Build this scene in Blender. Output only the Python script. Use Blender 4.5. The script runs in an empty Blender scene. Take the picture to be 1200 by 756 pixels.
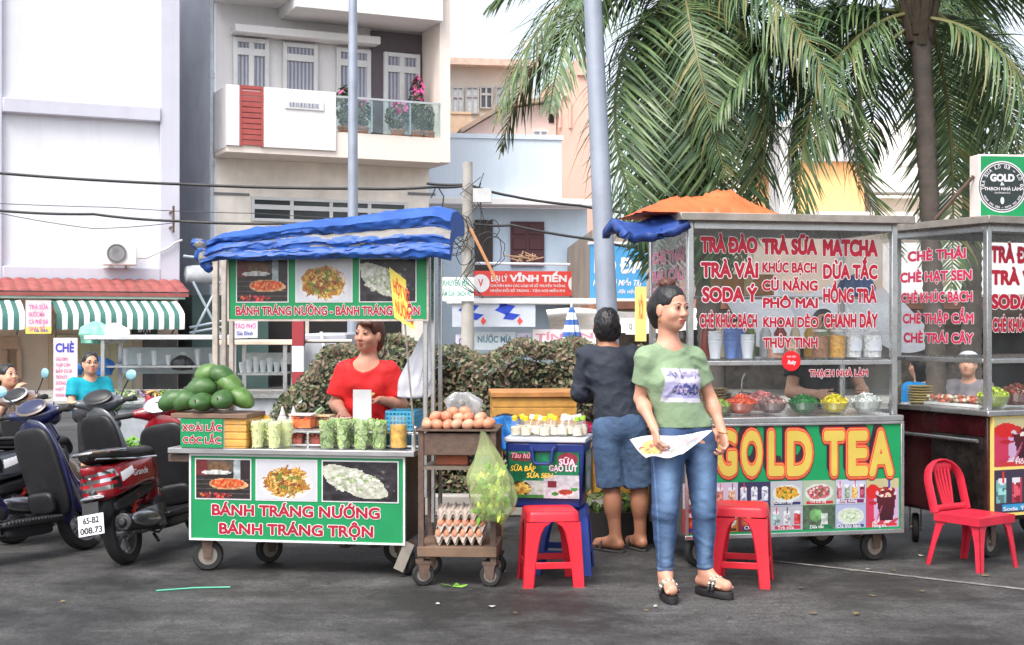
import bpy, math, random
import numpy as np
from mathutils import Vector, Matrix, Euler, noise as mnoise
random.seed(7); RNG = np.random.default_rng(7)
SC = bpy.context.scene; COL = SC.collection
F, YC, H = 1600.0, 378.0, 1.45
PI = math.pi; R = math.radians
def P(px, py, d): return Vector(((px-600)*d/F, d, H+(YC-py)*d/F))
def G(px, d): return Vector(((px-600)*d/F, d, 0))
def lin(c):
    return tuple(((x/255)/12.92 if x/255 <= .04045 else ((x/255+.055)/1.055)**2.4) for x in c)

# ------------------------------------------------------------ materials
_M = {}
def mat(name, col, rough=.6, metal=0., var=.12, scale=6., bump=0., bscale=40., coat=0., dirt=0., spec=.5, trans=0., attr=None, sss=0., bdist=.01, streak=0., stripe=0.):
    """col is linear base colour; var = noise variation; dirt = larger blotches of grime"""
    if name in _M: return _M[name]
    m = bpy.data.materials.new(name); m.use_nodes = True; nt = m.node_tree; N = nt.nodes; L = nt.links
    b = N['Principled BSDF']; b.inputs['Roughness'].default_value = rough; b.inputs['Metallic'].default_value = metal
    b.inputs['Specular IOR Level'].default_value = spec
    if coat: b.inputs['Coat Weight'].default_value = coat; b.inputs['Coat Roughness'].default_value = .08
    if trans: b.inputs['Transmission Weight'].default_value = trans
    if sss: b.inputs['Subsurface Weight'].default_value = sss; b.inputs['Subsurface Radius'].default_value = (.012, .005, .003); b.inputs['Subsurface Scale'].default_value = 1.
    tc = N.new('ShaderNodeTexCoord')
    n = N.new('ShaderNodeTexNoise'); n.inputs['Scale'].default_value = scale; n.inputs['Detail'].default_value = 5; n.inputs['Roughness'].default_value = .6
    L.new(tc.outputs['Object'], n.inputs['Vector'])
    mx = N.new('ShaderNodeMix'); mx.data_type = 'RGBA'; mx.blend_type = 'MULTIPLY'; mx.inputs[0].default_value = 1.
    rp = N.new('ShaderNodeMapRange'); rp.inputs['From Min'].default_value = .3; rp.inputs['From Max'].default_value = .7
    rp.inputs['To Min'].default_value = 1-var; rp.inputs['To Max'].default_value = 1+var
    L.new(n.outputs['Fac'], rp.inputs['Value'])
    if attr:
        a = N.new('ShaderNodeAttribute'); a.attribute_name = attr; L.new(a.outputs['Color'], mx.inputs[6])
    else: mx.inputs[6].default_value = (*col, 1)
    L.new(rp.outputs['Result'], mx.inputs[7]); out = mx.outputs[2]
    if dirt:
        n2 = N.new('ShaderNodeTexNoise'); n2.inputs['Scale'].default_value = scale*.35; n2.inputs['Detail'].default_value = 8; n2.inputs['Roughness'].default_value = .75
        L.new(tc.outputs['Object'], n2.inputs['Vector'])
        r2 = N.new('ShaderNodeMapRange'); r2.inputs['From Min'].default_value = .48; r2.inputs['From Max'].default_value = .72; r2.inputs['To Max'].default_value = dirt
        L.new(n2.outputs['Fac'], r2.inputs['Value'])
        m2 = N.new('ShaderNodeMix'); m2.data_type = 'RGBA'; m2.inputs[7].default_value = (.09, .075, .06, 1)
        L.new(r2.outputs['Result'], m2.inputs[0]); L.new(out, m2.inputs[6]); out = m2.outputs[2]
    if streak:      # rain streaks: noise stretched in height
        mp = N.new('ShaderNodeMapping'); mp.inputs['Scale'].default_value = (3.2, 3.2, .16); L.new(tc.outputs['Object'], mp.inputs['Vector'])
        n3 = N.new('ShaderNodeTexNoise'); n3.inputs['Scale'].default_value = 1.6; n3.inputs['Detail'].default_value = 7; n3.inputs['Roughness'].default_value = .7; L.new(mp.outputs[0], n3.inputs['Vector'])
        r3 = N.new('ShaderNodeMapRange'); r3.inputs['From Min'].default_value = .5; r3.inputs['From Max'].default_value = .8; r3.inputs['To Max'].default_value = streak; L.new(n3.outputs['Fac'], r3.inputs['Value'])
        m3 = N.new('ShaderNodeMix'); m3.data_type = 'RGBA'; m3.inputs[7].default_value = (.2, .18, .16, 1); L.new(r3.outputs[0], m3.inputs[0]); L.new(out, m3.inputs[6]); out = m3.outputs[2]
    if stripe:
        wv = N.new('ShaderNodeTexWave'); wv.inputs['Scale'].default_value = stripe; wv.inputs['Distortion'].default_value = .6; L.new(tc.outputs['Object'], wv.inputs['Vector'])
        r4 = N.new('ShaderNodeMapRange'); r4.inputs['To Min'].default_value = .45; r4.inputs['To Max'].default_value = 1.15; L.new(wv.outputs['Fac'], r4.inputs['Value'])
        m4 = N.new('ShaderNodeMix'); m4.data_type = 'RGBA'; m4.blend_type = 'MULTIPLY'; m4.inputs[0].default_value = 1; L.new(out, m4.inputs[6]); L.new(r4.outputs[0], m4.inputs[7]); out = m4.outputs[2]
    L.new(out, b.inputs['Base Color'])
    rr = N.new('ShaderNodeMapRange'); rr.inputs['From Min'].default_value = .3; rr.inputs['From Max'].default_value = .7
    rr.inputs['To Min'].default_value = max(.02, rough*.85); rr.inputs['To Max'].default_value = min(1, rough*1.15)
    L.new(n.outputs['Fac'], rr.inputs['Value']); L.new(rr.outputs['Result'], b.inputs['Roughness'])
    if bump:
        nb = N.new('ShaderNodeTexNoise'); nb.inputs['Scale'].default_value = bscale; nb.inputs['Detail'].default_value = 4
        L.new(tc.outputs['Object'], nb.inputs['Vector'])
        bp = N.new('ShaderNodeBump'); bp.inputs['Strength'].default_value = bump; bp.inputs['Distance'].default_value = bdist
        L.new(nb.outputs['Fac'], bp.inputs['Height']); L.new(bp.outputs['Normal'], b.inputs['Normal'])
    _M[name] = m; return m
def S(name, rgb, rough=.6, **k): return mat(name, lin(rgb), rough, **k)
def glass(name, tint=(1, 1, 1), refl=.6, haze=0., hazecol=(.8, .85, .88)):
    """thin pane: clear by transparency with a mirror sheen that grows at grazing angles"""
    if name in _M: return _M[name]
    m = bpy.data.materials.new(name); m.use_nodes = True; nt = m.node_tree; N = nt.nodes; L = nt.links; N.clear()
    o = N.new('ShaderNodeOutputMaterial'); t = N.new('ShaderNodeBsdfTransparent'); t.inputs[0].default_value = (*tint, 1)
    g = N.new('ShaderNodeBsdfGlossy'); g.inputs['Roughness'].default_value = .04
    f = N.new('ShaderNodeLayerWeight'); f.inputs['Blend'].default_value = .5; pw = N.new('ShaderNodeMath'); pw.operation = 'POWER'; pw.inputs[1].default_value = 4.; ad = N.new('ShaderNodeMath'); ad.operation = 'ADD'; ad.inputs[1].default_value = .035; L.new(f.outputs['Facing'], pw.inputs[0]); L.new(pw.outputs[0], ad.inputs[0])
    mu = N.new('ShaderNodeMath'); mu.operation = 'MULTIPLY'; mu.inputs[1].default_value = refl; mu.use_clamp = True
    mx = N.new('ShaderNodeMixShader'); L.new(ad.outputs[0], mu.inputs[0]); L.new(mu.outputs[0], mx.inputs[0])
    base = t.outputs[0]
    if haze:
        df = N.new('ShaderNodeBsdfDiffuse'); df.inputs[0].default_value = (*hazecol, 1)
        tc = N.new('ShaderNodeTexCoord'); nz = N.new('ShaderNodeTexNoise'); nz.inputs['Scale'].default_value = 3.; nz.inputs['Detail'].default_value = 5
        L.new(tc.outputs['Object'], nz.inputs['Vector'])
        mr = N.new('ShaderNodeMapRange'); mr.inputs['From Min'].default_value = .35; mr.inputs['From Max'].default_value = .7; mr.inputs['To Min'].default_value = haze*.4; mr.inputs['To Max'].default_value = haze*1.5
        L.new(nz.outputs['Fac'], mr.inputs['Value'])
        m1 = N.new('ShaderNodeMixShader'); L.new(mr.outputs[0], m1.inputs[0]); L.new(t.outputs[0], m1.inputs[1]); L.new(df.outputs[0], m1.inputs[2]); base = m1.outputs[0]
    L.new(base, mx.inputs[1]); L.new(g.outputs[0], mx.inputs[2]); L.new(mx.outputs[0], o.inputs['Surface'])
    _M[name] = m; return m

# ------------------------------------------------------------ objects
def link(o, parent=None):
    COL.objects.link(o)
    if parent is not None: o.parent = parent
    return o
def tag(o, label=None, cat=None, group=None, kind=None):
    for k, v in (('label', label), ('category', cat), ('group', group), ('kind', kind)):
        if v: o[k] = v
    return o
def thing(name, label, cat, loc=(0, 0, 0), rz=0., group=None):
    o = bpy.data.objects.new(name, None); o.empty_display_size = .1
    o.location = loc; o.rotation_euler = (0, 0, rz); link(o); return tag(o, label, cat, group)
def dup(o, loc=None, rz=None, label=None, group=None, scale=None, rot=None, parent=None):
    c = o.copy(); link(c); c.parent = parent
    if loc is not None: c.location = loc
    if rot is not None: c.rotation_euler = rot
    elif rz is not None: c.rotation_euler = (0, 0, rz)
    if scale is not None: c.scale = (scale,)*3 if not hasattr(scale, '__len__') else scale
    if label: c['label'] = label
    if group: c['group'] = group
    for ch in list(o.children):
        if ch is not c: dup(ch, parent=c)
    return c
def mesh_obj(name, V, Fc, mats, parent=None, mi=None, smooth=True, sharp=38, label=None, bev=0., loc=None, rot=None, cols=None):
    me = bpy.data.meshes.new(name); me.from_pydata([tuple(v) for v in V], [], [tuple(f) for f in Fc])
    for m in (mats if isinstance(mats, (list, tuple)) else [mats]): me.materials.append(m)
    if mi is not None and len(me.polygons) == len(mi): me.polygons.foreach_set('material_index', np.asarray(mi, dtype=np.int32))
    if smooth:
        me.polygons.foreach_set('use_smooth', np.ones(len(me.polygons), dtype=bool))
        if sharp: me.set_sharp_from_angle(angle=R(sharp))
    if cols is not None:      # per-vertex colours
        a = me.color_attributes.new('Col', 'FLOAT_COLOR', 'POINT')
        c4 = np.ones((len(V), 4), dtype=np.float32); c4[:, :3] = cols; a.data.foreach_set('color', c4.ravel())
    me.update()
    o = bpy.data.objects.new(name, me); link(o, parent)
    if loc is not None: o.location = loc
    if rot is not None: o.rotation_euler = rot
    if label: o['label'] = label
    if bev:
        b = o.modifiers.new('bevel', 'BEVEL'); b.width = bev; b.segments = 2; b.limit_method = 'ANGLE'; b.angle_limit = R(50)
    return o

_TXT = {}
def _glyphs(s, off):
    c = bpy.data.curves.new('t', 'FONT'); c.body = s; c.offset = off; c.resolution_u = 4; c.align_x = 'LEFT'
    o = bpy.data.objects.new('t', c); COL.objects.link(o)
    dg = bpy.context.evaluated_depsgraph_get(); m = bpy.data.meshes.new_from_object(o.evaluated_get(dg))
    v = np.array([x.co[:] for x in m.vertices], dtype=float).reshape(-1, 3); f = [list(p.vertices) for p in m.polygons]
    bpy.data.objects.remove(o); bpy.data.curves.remove(c); bpy.data.meshes.remove(m); return v, f
def text_geo(s, off):
    """glyph outlines; the barred D is a D with a bar of its own (the font's own fills wrongly)"""
    k = (s, round(off, 4))
    if k not in _TXT:
        t = s.replace('Đ', 'D').replace('đ', 'd'); v, f = _glyphs(t, off)
        for i, c in enumerate(s):
            if c not in 'Đđ': continue
            w = _glyphs(t[i], 0)[0][:, 0]; x = _glyphs(t[:i+1], 0)[0][:, 0].max()-(w.max()-w.min()); y = .36
            if c == 'đ': x += (w.max()-w.min())*.5; y = .6
            n = len(v); v = np.vstack([v, [(x-.07, y-.03, 1), (x+.3, y-.03, 1), (x+.3, y+.04, 1), (x-.07, y+.04, 1)]]); f = f+[[n, n+1, n+2, n+3]]
        _TXT[k] = (v, f)
    return _TXT[k]

class MB:
    def __init__(s): s.V = []; s.F = []; s.I = []
    def add(s, V, Fc, mi=0):
        n = len(s.V); s.V += [tuple(v) for v in V]; s.F += [tuple(i+n for i in f) for f in Fc]; s.I += [mi]*len(Fc); return s
    def box(s, x0, x1, y0, y1, z0, z1, mi=0, M=None):
        V = [Vector((x, y, z)) for z in (z0, z1) for y in (y0, y1) for x in (x0, x1)]
        if M is not None: V = [M @ v for v in V]
        return s.add(V, [(0, 2, 3, 1), (4, 5, 7, 6), (0, 1, 5, 4), (2, 6, 7, 3), (0, 4, 6, 2), (1, 3, 7, 5)], mi)
    def cbox(s, c, size, rot=(0, 0, 0), mi=0):
        M = Matrix.Translation(c) @ Euler(rot).to_matrix().to_4x4(); a, b, d = [q/2 for q in size]
        return s.box(-a, a, -b, b, -d, d, mi, M)
    def quad(s, a, b, c, d, mi=0): return s.add([a, b, c, d], [(0, 1, 2, 3)], mi)
    def tube(s, pts, r, n=8, mi=0, cap=True, sq=None):
        pts = [Vector(p) for p in pts]; rs = r if hasattr(r, '__len__') else [r]*len(pts)
        V = []; Fc = []; up = None
        for i, p in enumerate(pts):
            t = (pts[min(i+1, len(pts)-1)]-pts[max(i-1, 0)]).normalized()
            if up is None:
                up = Vector((0, 0, 1)) if abs(t.z) < .9 else Vector((1, 0, 0))
            u = (up-t*up.dot(t)).normalized(); w = t.cross(u); up = u
            for k in range(n):
                a = 2*PI*(k+.5)/n; q = (1, 1) if sq is None else sq
                V.append(p+u*(math.cos(a)*rs[i]*q[0])+w*(math.sin(a)*rs[i]*q[1]))
            if i:
                b = (i-1)*n
                for k in range(n): k2 = (k+1) % n; Fc.append((b+k, b+k2, b+n+k2, b+n+k))
        if cap: Fc.append(tuple(range(n-1, -1, -1))); Fc.append(tuple(range(len(V)-n, len(V))))
        return s.add(V, Fc, mi)
    def cyl(s, a, b, r, r2=None, n=12, mi=0): return s.tube([a, b], [r, r if r2 is None else r2], n, mi)
    def lathe(s, prof, c=(0, 0, 0), n=20, mi=0, M=None, wob=0., cap=None):
        V = []; Fc = []
        M = Matrix.Translation(c) if M is None else M
        for r, z in prof:
            for k in range(n):
                a = 2*PI*k/n; rr = r*(1+wob*math.sin(3*a+z*40)); V.append(M @ Vector((rr*math.cos(a), rr*math.sin(a), z)))
        for i in range(len(prof)-1):
            for k in range(n): k2 = (k+1) % n; Fc.append((i*n+k, i*n+k2, (i+1)*n+k2, (i+1)*n+k))
        if len(prof) >= 4 and abs(prof[0][0]-prof[-1][0]) < 1e-7 and min(q[0] for q in prof) == prof[0][0] or cap is False:
            if abs(prof[0][0]-prof[-1][0]) < 1e-7 and len(prof) >= 4: Fc += [((len(prof)-1)*n+k, (len(prof)-1)*n+(k+1) % n, (k+1) % n, k) for k in range(n)]
            return s.add(V, Fc, mi)
        if prof[0][0] > 1e-6: Fc.append(tuple(range(n-1, -1, -1)))
        if prof[-1][0] > 1e-6: Fc.append(tuple(range((len(prof)-1)*n, len(prof)*n)))
        return s.add(V, Fc, mi)
    def ell(s, c, r, rot=(0, 0, 0), n=14, m=9, mi=0, jit=0.):
        M = Matrix.Translation(c) @ Euler(rot).to_matrix().to_4x4(); V = []; Fc = []
        for i in range(m+1):
            ph = PI*i/m
            for k in range(n):
                a = 2*PI*k/n; q = Vector((math.sin(ph)*math.cos(a)*r[0], math.sin(ph)*math.sin(a)*r[1], -math.cos(ph)*r[2]))
                if jit: q *= 1+jit*mnoise.noise(q*(3/max(r))+Vector(c)*7)
                V.append(M @ q)
        for i in range(m):
            for k in range(n):
                k2 = (k+1) % n
                if i == 0: Fc.append((k, n+k2, n+k))
                elif i == m-1: Fc.append((i*n+k, i*n+k2, (i+1)*n+k))
                else: Fc.append((i*n+k, i*n+k2, (i+1)*n+k2, (i+1)*n+k))
        return s.add(V, Fc, mi)
    def prism(s, poly, y0, y1, mi=0, M=None):
        """polygon of (x, z), counter-clockwise from the front, extruded in y"""
        n = len(poly); V = [Vector((x, y0, z)) for x, z in poly]+[Vector((x, y1, z)) for x, z in poly]
        if M is not None: V = [M @ v for v in V]
        return s.add(V, [tuple(range(n)), tuple(range(2*n-1, n-1, -1))]+[(i, i+n, (i+1) % n+n, (i+1) % n) for i in range(n)], mi)
    def grid(s, fn, nu, nv, mi=0, close=False):
        V = [fn(i/nu, j/nv) for j in range(nv+1) for i in range(nu+1)]
        Fc = [(j*(nu+1)+i, j*(nu+1)+i+1, (j+1)*(nu+1)+i+1, (j+1)*(nu+1)+i) for j in range(nv) for i in range(nu)]
        return s.add(V, Fc, mi if not callable(mi) else 0) if not callable(mi) else s._gm(V, Fc, mi, nu, nv)
    def _gm(s, V, Fc, mi, nu, nv):
        n = len(s.V); s.V += [tuple(v) for v in V]; s.F += [tuple(i+n for i in f) for f in Fc]
        s.I += [mi((i+.5)/nu, (j+.5)/nv) for j in range(nv) for i in range(nu)]; return s
    def text(s, t, x0, x1, z, cap, y=0., off=.02, mi=0, M=None, shear=0., slope=0.):
        """lettering in the x-z plane facing -y, stretched between x0 and x1, baseline z"""
        base = .012 if any(c in 'ƠỚỜỞỠỢơớờởỡợ' for c in t) else 0.
        ref = text_geo(t, base)[0]
        if not len(ref): return s
        a, b = ref[:, 0].min(), ref[:, 0].max(); sx = (x1-x0)/max(1e-6, b-a); sz = cap/.73
        n = 1 if off <= .008 else 8 if off <= .06 else 18     # thicken with shifted copies: a plain offset breaks the notches of M
        v, f = ref, text_geo(t, base)[1]; off = max(0, off-base)
        for k in range(n):
            dx, dz = (off*math.cos(k*2*PI/n+.2), off*math.sin(k*2*PI/n+.2)) if n > 1 else (0, 0)
            V = [Vector((x0+(q[0]+dx-a)*sx+shear*q[1]*sz, y-.00004*k-.00003*q[2], z+(q[1]+dz)*sz+slope*(q[0]-a)*sx)) for q in v]
            if M is not None: V = [M @ q for q in V]
            s.add(V, f, mi)
        return s
    def otext(s, t, x0, x1, z, cap, y=0., M=None, o1=.04, o2=.085, m1=0, m2=1, **k):
        """lettering with an outline: mi m2 below, m1 on top"""
        s.text(t, x0, x1, z, cap, y, o2, m2, M, **k); return s.text(t, x0, x1, z, cap, y-.0012, o1, m1, M, **k)
    def build(s, name, mats, parent=None, **k): return mesh_obj(name, s.V, s.F, mats, parent, mi=s.I, **k)

# ------------------------------------------------------------ smooth solids from distance fields
_NG = np.random.default_rng(3).random((24, 24, 24)).astype(np.float32)*2-1
def n3(X, Y, Z):
    """smooth value noise, about -1..1"""
    q = [np.asarray(v, np.float32) for v in (X, Y, Z)]; i = [np.floor(v).astype(np.int32) for v in q]; t = [a-b for a, b in zip(q, i)]; t = [a*a*(3-2*a) for a in t]; o = 0
    for dx in (0, 1):
        for dy in (0, 1):
            for dz in (0, 1): o = o+_NG[(i[0]+dx) % 24, (i[1]+dy) % 24, (i[2]+dz) % 24]*(t[0] if dx else 1-t[0])*(t[1] if dy else 1-t[1])*(t[2] if dz else 1-t[2])
    return o
class SDF:
    def __init__(s, lo, hi, h=.006):
        s.lo = np.array(lo, float); s.h = h; s.n = np.ceil((np.array(hi, float)-s.lo)/h).astype(int)+1
        s.D = np.full(s.n, 1., np.float32)
    def _sub(s, lo, hi):
        a = np.clip(np.floor((np.array(lo)-s.lo)/s.h).astype(int), 0, s.n-1); b = np.clip(np.ceil((np.array(hi)-s.lo)/s.h).astype(int)+1, 1, s.n)
        if (b <= a).any(): return None, None
        sl = tuple(slice(a[i], b[i]) for i in range(3))
        ax = [s.lo[i]+s.h*np.arange(a[i], b[i], dtype=np.float32) for i in range(3)]
        X = np.meshgrid(*ax, indexing='ij', sparse=True); return sl, X
    def _mix(s, sl, d, k, sub=False):
        A = s.D[sl]
        if sub:
            d = -d; m = np.maximum(A, d)
            if k > 0: hh = np.maximum(k-np.abs(A-d), 0)/k; m = m+hh*hh*k*.25
        else:
            m = np.minimum(A, d)
            if k > 0: hh = np.maximum(k-np.abs(A-d), 0)/k; m = m-hh*hh*k*.25
        s.D[sl] = m
    def cap(s, a, b, ra, rb=None, k=.02, sub=False, end=None, start=None):
        """tapered capsule; end/start = cut flat at b / a"""
        rb = ra if rb is None else rb; a = np.array(a, float); b = np.array(b, float); pad = max(ra, rb)+k+2*s.h+.01
        sl, X = s._sub(np.minimum(a, b)-pad, np.maximum(a, b)+pad)
        if sl is None: return s
        ba = b-a; L2 = max(1e-9, ba@ba); L = math.sqrt(L2)
        t0 = sum((X[i]-a[i])*ba[i] for i in range(3))/L2; t = np.clip(t0, 0, 1)
        d = np.sqrt(sum((X[i]-a[i]-t*ba[i])**2 for i in range(3)))-(ra+(rb-ra)*t)
        if end: d = np.maximum(d, (t0-1)*L)
        if start: d = np.maximum(d, -t0*L)
        s._mix(sl, d, k, sub); return s
    def ell(s, c, r, M=None, k=.02, sub=False, pw=2.):
        """ellipsoid (pw > 2: boxier); M = 3x3 with the axes as columns"""
        c = np.array(c, float); r = np.array(r, float); pad = max(r)*1.05+k+2*s.h+.01
        sl, X = s._sub(c-pad, c+pad)
        if sl is None: return s
        Y = [X[i]-c[i] for i in range(3)]
        if M is not None: Mn = np.array(M); Y = [sum(Mn[j, i]*Y[j] for j in range(3)) for i in range(3)]
        if pw == 2.: q = np.sqrt(sum((Y[i]/r[i])**2 for i in range(3))); g = np.sqrt(sum((Y[i]/r[i]**2)**2 for i in range(3)))+1e-6; d = q*(q-1)/g
        else:
            q = sum(np.abs(Y[i]/r[i])**pw for i in range(3))**(1/pw); d = (q-1)*min(r)
        s._mix(sl, d, k, sub); return s
    def plane(s, n, p, k=0.):
        """remove what lies beyond the plane (on the side n points to)"""
        n = np.array(n, float); n /= np.linalg.norm(n); ax = [s.lo[i]+s.h*np.arange(s.n[i]) for i in range(3)]; X = np.meshgrid(*ax, indexing='ij', sparse=True)
        d = sum((X[i]-p[i])*n[i] for i in range(3)); s.D = np.maximum(s.D, d.astype(np.float32)); return s
    def warp(s, fn, band=.035):
        i = np.nonzero(np.abs(s.D) < band)
        if len(i[0]): X, Y, Z = (s.lo[q]+s.h*i[q].astype(np.float32) for q in range(3)); s.D[i] += np.asarray(fn(X, Y, Z), np.float32)
        return s
    def mesh(s):
        D = s.D.copy()
        for ax in range(3):
            for e in (0, -1):
                i = [slice(None)]*3; i[ax] = e; D[tuple(i)] = np.maximum(D[tuple(i)], s.h)
        ins = D < 0; nx, ny, nz = (q-1 for q in D.shape)
        cnt = np.zeros((nx, ny, nz), np.int8)
        for dx in (0, 1):
            for dy in (0, 1):
                for dz in (0, 1): cnt += ins[dx:dx+nx, dy:dy+ny, dz:dz+nz]
        act = (cnt > 0) & (cnt < 8); idx = -np.ones(act.shape, np.int64); cells = np.argwhere(act); idx[act] = np.arange(len(cells))
        acc = np.zeros((len(cells), 3)); num = np.zeros(len(cells))
        cor = [(0, 0, 0), (1, 0, 0), (0, 1, 0), (1, 1, 0), (0, 0, 1), (1, 0, 1), (0, 1, 1), (1, 1, 1)]
        vals = [D[cells[:, 0]+c[0], cells[:, 1]+c[1], cells[:, 2]+c[2]] for c in cor]
        for i in range(8):
            for j in range(i+1, 8):
                if sum(abs(cor[i][q]-cor[j][q]) for q in range(3)) != 1: continue
                a, b = vals[i], vals[j]; m = (a < 0) != (b < 0); t = np.where(m, a/np.where(m, a-b, 1), 0)
                for q in range(3): acc[:, q] += np.where(m, cor[i][q]+t*(cor[j][q]-cor[i][q]), 0)
                num += m
        V = s.lo+s.h*(cells+acc/num[:, None]); Q = []
        for ax in range(3):
            o = [q for q in range(3) if q != ax]
            sl0 = [slice(1, -1)]*3; sl0[ax] = slice(0, -1); sl1 = [slice(1, -1)]*3; sl1[ax] = slice(1, None)
            A, B = ins[tuple(sl0)], ins[tuple(sl1)]; ch = np.argwhere(A != B)
            if not len(ch): continue
            w = A[ch[:, 0], ch[:, 1], ch[:, 2]]
            base = ch.copy(); base[:, o[0]] += 1; base[:, o[1]] += 1
            def cell(d0, d1):
                q = base.copy(); q[:, o[0]] += d0; q[:, o[1]] += d1; return idx[q[:, 0], q[:, 1], q[:, 2]]
            q = np.stack([cell(-1, -1), cell(0, -1), cell(0, 0), cell(-1, 0)], 1)
            flip = w if ax != 1 else ~w; q[~flip] = q[~flip][:, ::-1]; Q.append(q)
        return V, np.concatenate(Q)
    def build(s, name, mats, parent=None, matf=None, colf=None, smooth_it=1, **k):
        V, Q = s.mesh()
        for _ in range(smooth_it):     # light relax
            A = np.zeros_like(V); n = np.zeros(len(V))
            for a, b in ((0, 1), (1, 2), (2, 3), (3, 0)):
                for x, y in ((a, b), (b, a)): np.add.at(A, Q[:, x], V[Q[:, y]]); np.add.at(n, Q[:, x], 1)
            V = V*.5+.5*A/np.maximum(n, 1)[:, None]
        mi = matf(V[Q].mean(1)) if matf else None
        cols = colf(V) if colf else None
        k.setdefault('sharp', 0)
        me_o = mesh_np(name, V, Q, mats, parent, mi, cols, **k); return me_o
def mesh_np(name, V, Q, mats, parent=None, mi=None, cols=None, sharp=0, label=None, loc=None, rot=None):
    me = bpy.data.meshes.new(name); n = len(Q); k = Q.shape[1]
    me.vertices.add(len(V)); me.vertices.foreach_set('co', np.ascontiguousarray(V, np.float32).ravel())
    me.loops.add(n*k); me.loops.foreach_set('vertex_index', np.ascontiguousarray(Q, np.int32).ravel())
    me.polygons.add(n); me.polygons.foreach_set('loop_start', np.arange(0, n*k, k, dtype=np.int32))
    me.update(calc_edges=True)
    for m in (mats if isinstance(mats, (list, tuple)) else [mats]): me.materials.append(m)
    if mi is not None: me.polygons.foreach_set('material_index', np.asarray(mi, np.int32))
    me.polygons.foreach_set('use_smooth', np.ones(n, bool))
    if sharp: me.set_sharp_from_angle(angle=R(sharp))
    if cols is not None:
        a = me.color_attributes.new('Col', 'FLOAT_COLOR', 'POINT'); c4 = np.ones((len(V), 4), np.float32); c4[:, :3] = cols; a.data.foreach_set('color', c4.ravel())
    me.update(); o = bpy.data.objects.new(name, me); link(o, parent)
    if loc is not None: o.location = loc
    if rot is not None: o.rotation_euler = rot
    if label: o['label'] = label
    return o

# ------------------------------------------------------------ printed pictures (flat prints: one colour per small cell)
def vnoise(h, w, fx, fy, seed=0):
    r = np.random.default_rng(seed); g = r.random((int(fy)+2, int(fx)+2)); y = np.linspace(0, fy, h); x = np.linspace(0, fx, w)
    yi = np.minimum(y.astype(int), int(fy)); xi = np.minimum(x.astype(int), int(fx)); ty = (y-yi)[:, None]; tx = (x-xi)[None]
    ty = ty*ty*(3-2*ty); tx = tx*tx*(3-2*tx)
    return (g[yi][:, xi]*(1-ty)*(1-tx)+g[yi][:, xi+1]*(1-ty)*tx+g[yi+1][:, xi]*ty*(1-tx)+g[yi+1][:, xi+1]*ty*tx)
class Pic:
    """small canvas, origin top-left, unit coordinates; colours 0-255"""
    def __init__(s, w, h, bg, asp=None):
        s.w, s.h = w, h; s.A = np.ones((h, w, 3))*np.array(bg, float); s.y, s.x = np.mgrid[0:h, 0:w]; s.x = (s.x+.5)/w; s.y = (s.y+.5)/h; s.asp = w/h
    def put(s, m, c, a=1.):
        m = (m*a)[..., None]; s.A = s.A*(1-m)+np.array(c, float)*m; return s
    def rect(s, x0, y0, x1, y1, c): return s.put(((s.x >= x0) & (s.x < x1) & (s.y >= y0) & (s.y < y1)).astype(float), c)
    def ell(s, cx, cy, rx, ry, c, jag=0., seed=0, rot=0.):
        dx, dy = (s.x-cx)*s.asp, s.y-cy; u = dx*math.cos(rot)+dy*math.sin(rot); v = -dx*math.sin(rot)+dy*math.cos(rot)
        q = np.sqrt((u/(rx*s.asp))**2+(v/ry)**2)
        if jag: q = q+jag*(vnoise(s.h, s.w, 9, 7, seed)-.5)*2
        return s.put((q < 1).astype(float), c)
    def speck(s, cx, cy, rx, ry, cols, n, size=.02, seed=0):
        r = np.random.default_rng(seed)
        for i in range(n):
            a = r.random()*2*PI; q = math.sqrt(r.random()); s.ell(cx+rx*q*math.cos(a), cy+ry*q*math.sin(a), size*(.5+r.random()), size*s.asp*(.4+r.random()*.8), cols[r.integers(len(cols))], rot=r.random()*3)
        return s
    def strand(s, cx, cy, rx, ry, cols, n, wd=.012, seed=0):
        r = np.random.default_rng(seed)
        for i in range(n):
            a = r.random()*2*PI; q = math.sqrt(r.random()); s.ell(cx+rx*q*math.cos(a), cy+ry*q*math.sin(a), .03+.07*r.random(), wd*(.6+r.random()), cols[r.integers(len(cols))], rot=r.random()*3.1)
        return s
    def noise(s, amt, f=14, seed=0):
        s.A = np.clip(s.A*(1+amt*(vnoise(s.h, s.w, f*s.asp, f, seed)[..., None]-.5)*2), 0, 255); return s
    def put_geo(s, x0, x1, z0, z1, y=0., M=None):
        """(V, F, colour per face corner) for a rectangle in the x-z plane facing -y"""
        h, w = s.h, s.w; xs = np.linspace(x0, x1, w+1); zs = np.linspace(z1, z0, h+1)
        V = np.zeros((h+1, w+1, 3)); V[..., 0] = xs[None]; V[..., 1] = y; V[..., 2] = zs[:, None]; V = V.reshape(-1, 3)
        if M is not None: Mn = np.array(M); V = V@Mn[:3, :3].T+Mn[:3, 3]
        i = (np.arange(h)[:, None]*(w+1)+np.arange(w)[None]).ravel(); Q = np.stack([i+w+1, i+w+2, i+1, i], 1)
        c = np.clip(s.A, 0, 255)/255; c = np.where(c <= .04045, c/12.92, ((c+.055)/1.055)**2.4).reshape(-1, 3)*.66; return V, Q, c
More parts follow.
